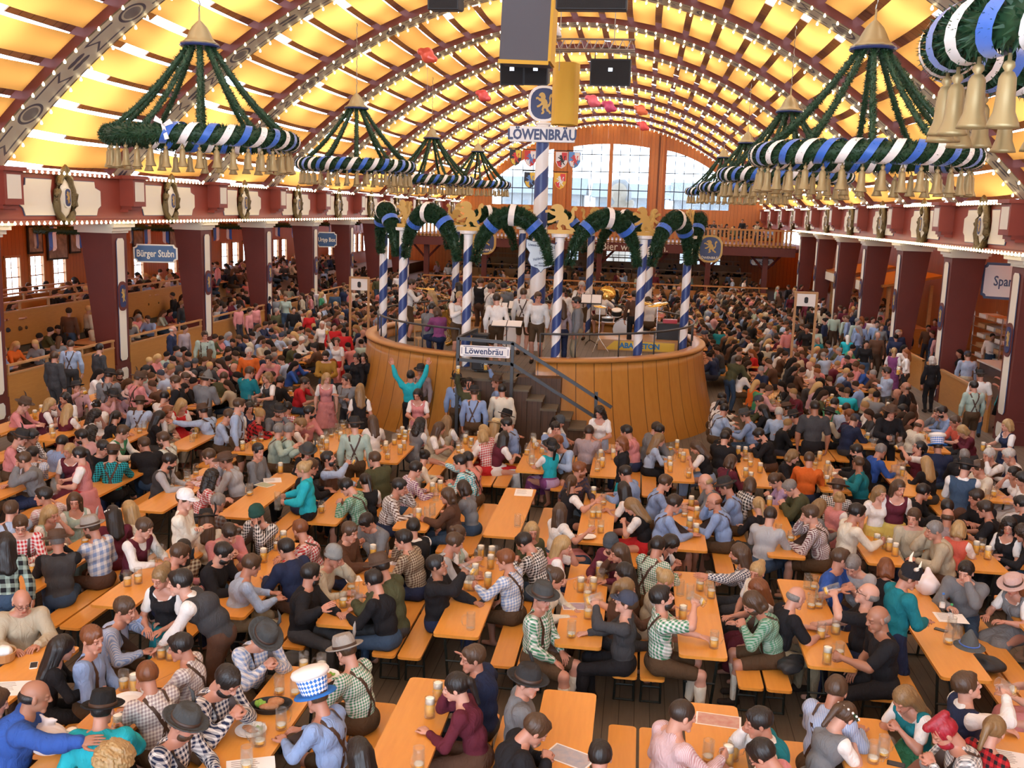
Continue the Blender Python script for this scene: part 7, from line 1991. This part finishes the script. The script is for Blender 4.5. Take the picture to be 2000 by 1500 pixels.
# ---------------------------------------------------------------- labels
def tname(x,y):
    best=min(TABLES,key=lambda t_:max(abs(t_['x']-x)-.3,0)+max(t_['ya']-y,0,y-t_['yb'])); d=max(abs(best['x']-x)-.75,0)+max(best['ya']-y,0,y-best['yb'])
    return best,d
lab={}
def clip(s): 
    for a in (' felt',' brimmed',' seated,',' short',' bobbed',' tied-back',' looking'):
        if len(s.split())>16: s=s.replace(a,'')
    return ' '.join(s.split()[:16])
for P in PEOPLE:
    t_,d=tname(P['x'],P['y'])
    if P['where']: w=P['where']
    elif P['z']>.1: w='in the left boxes'
    elif P['pk'] in STAND and P['x']>6.9: w='in the right aisle'
    elif P['pk'] in STAND and P['x']<-12.8: w='by the left partition'
    else: w='row %d table %d'%(t_['row']+1,t_['n']+1); w=t_['name'].replace(' row,',' table row')
    P['w']=w; P['tt']=t_
    ds=P['desc'].replace('man in ','man, ').replace('woman, ','woman, ')
    P['opts']=[f"{P['desc']}, {P['ex']}, {w}",f"{P['desc']}, {P['ex']}, {P['act']}, {w}",f"{P['desc']}, {P['ex']}, {'left' if P['x']<t_['x'] else 'right'} bench, {w}",f"{P['desc']}, {P['ex']}, {P['act']}, {'near' if P['y']<(t_['ya']+t_['yb'])/2 else 'far'} end, {w}"]
from collections import Counter
def settle(items):
    level=[0]*len(items)
    for it in range(6):
        L=[clip(P['opts'][min(l,len(P['opts'])-1)]) for P,l in zip(items,level)]; c=Counter(L)
        for i,x in enumerate(L):
            if c[x]>1 and level[i]<len(items[i]['opts'])-1: level[i]+=1
    return L,Counter(L)
L,c=settle(PEOPLE)
for P,l in zip(PEOPLE,L):
    P['o']['label']=l
    if P['where']: P['o']['group']='musicians and guests on the bandstand'
    else: P['o']['group']='guests in the beer hall'
    if c[l]>1: P['o']['group']='look-alike guests at one table'
items=[]
for o,f,x,y,held in MUGL:
    t_,d=tname(x,y); st=FN[f]; P=held or min(PEOPLE,key=lambda P:(P['x']-x)**2+(P['y']-y)**2)
    sd='in hand of' if held else 'in front of'; core=P['desc']
    third='near' if y<t_['ya']+.87 else 'far' if y>t_['yb']-.87 else 'middle'
    items.append(dict(o=o,opts=[f"{st} glass mug {sd} {core}",f"{st} glass mug {sd} {core}, {P['ex']}",f"{st} glass mug, {third} part of table, {t_['name']}",f"{st} mug, {'left' if x<t_['x'] else 'right'} side, {third} part, {t_['name']}"],))
L,c=settle(items)
for P,l in zip(items,L):
    P['o']['category']='beer mug'; P['o']['label']=l; P['o']['group']='beer mugs on the tables' if c[l]==1 else 'look-alike mugs: '+l[:40]
ML=sorted([m_ for m_ in MEDS],key=lambda q:(q[1],q[2]))
for s in (1,-1):
    for i,m_ in enumerate([q for q in ML if q[1]==s]): m_[0]['label']=f"bronze framed lion medallion on the {'left' if s>0 else 'right'} red beam, {ORD[i]} from the camera"
# lettering: turn the text curves into meshes
dg=bpy.context.evaluated_depsgraph_get()
for o in [o for o in bpy.data.objects if o.type=='FONT']:
    me=bpy.data.meshes.new_from_object(o.evaluated_get(dg)); n=meshobj(o.name,me,o.parent); n.matrix_local=Matrix.LocRotScale(o.location,o.rotation_euler,o.scale)
    for k in o.keys():
        if k in('label','category','kind','group'): n[k]=o[k]
    nm=o.name; bpy.data.objects.remove(o); n.name=nm
print('COUNT people',len(PEOPLE),'mugs',len(MUGL),'mass',len(spots),'mass verts',len(me.vertices))
WS=10.5; EXPO=-0.3; WC=(.81,.95,1.15,1)
# ---------------------------------------------------------------- light, camera
w=bpy.data.worlds.new('overcast_sky'); bpy.context.scene.world=w; w.use_nodes=True; bg=w.node_tree.nodes['Background']; bg.inputs[0].default_value=WC; bg.inputs[1].default_value=WS
cam=bpy.data.cameras.new('camera'); co=bpy.data.objects.new('camera',cam); COL.objects.link(co); cam.sensor_width=36; cam.lens=FPX/2000*36; cam.clip_end=300
r,d_,u_=CR[:,0],CR[:,1],CR[:,2]
co.matrix_world=Matrix(((r[0],-d_[0],-u_[0],0),(r[1],-d_[1],-u_[1],0),(r[2],-d_[2],-u_[2],CAMZ),(0,0,0,1)))
sc=bpy.context.scene; sc.camera=co; vs=sc.view_settings; vs.view_transform='Standard'; vs.look='None'; vs.gamma=1; vs.exposure=EXPO; vs.use_curve_mapping=False
sc.cycles.max_bounces=8; sc.cycles.diffuse_bounces=4; sc.cycles.glossy_bounces=3; sc.cycles.transmission_bounces=4; sc.cycles.transparent_max_bounces=16; sc.cycles.caustics_reflective=False; sc.cycles.caustics_refractive=False; sc.cycles.sample_clamp_indirect=6
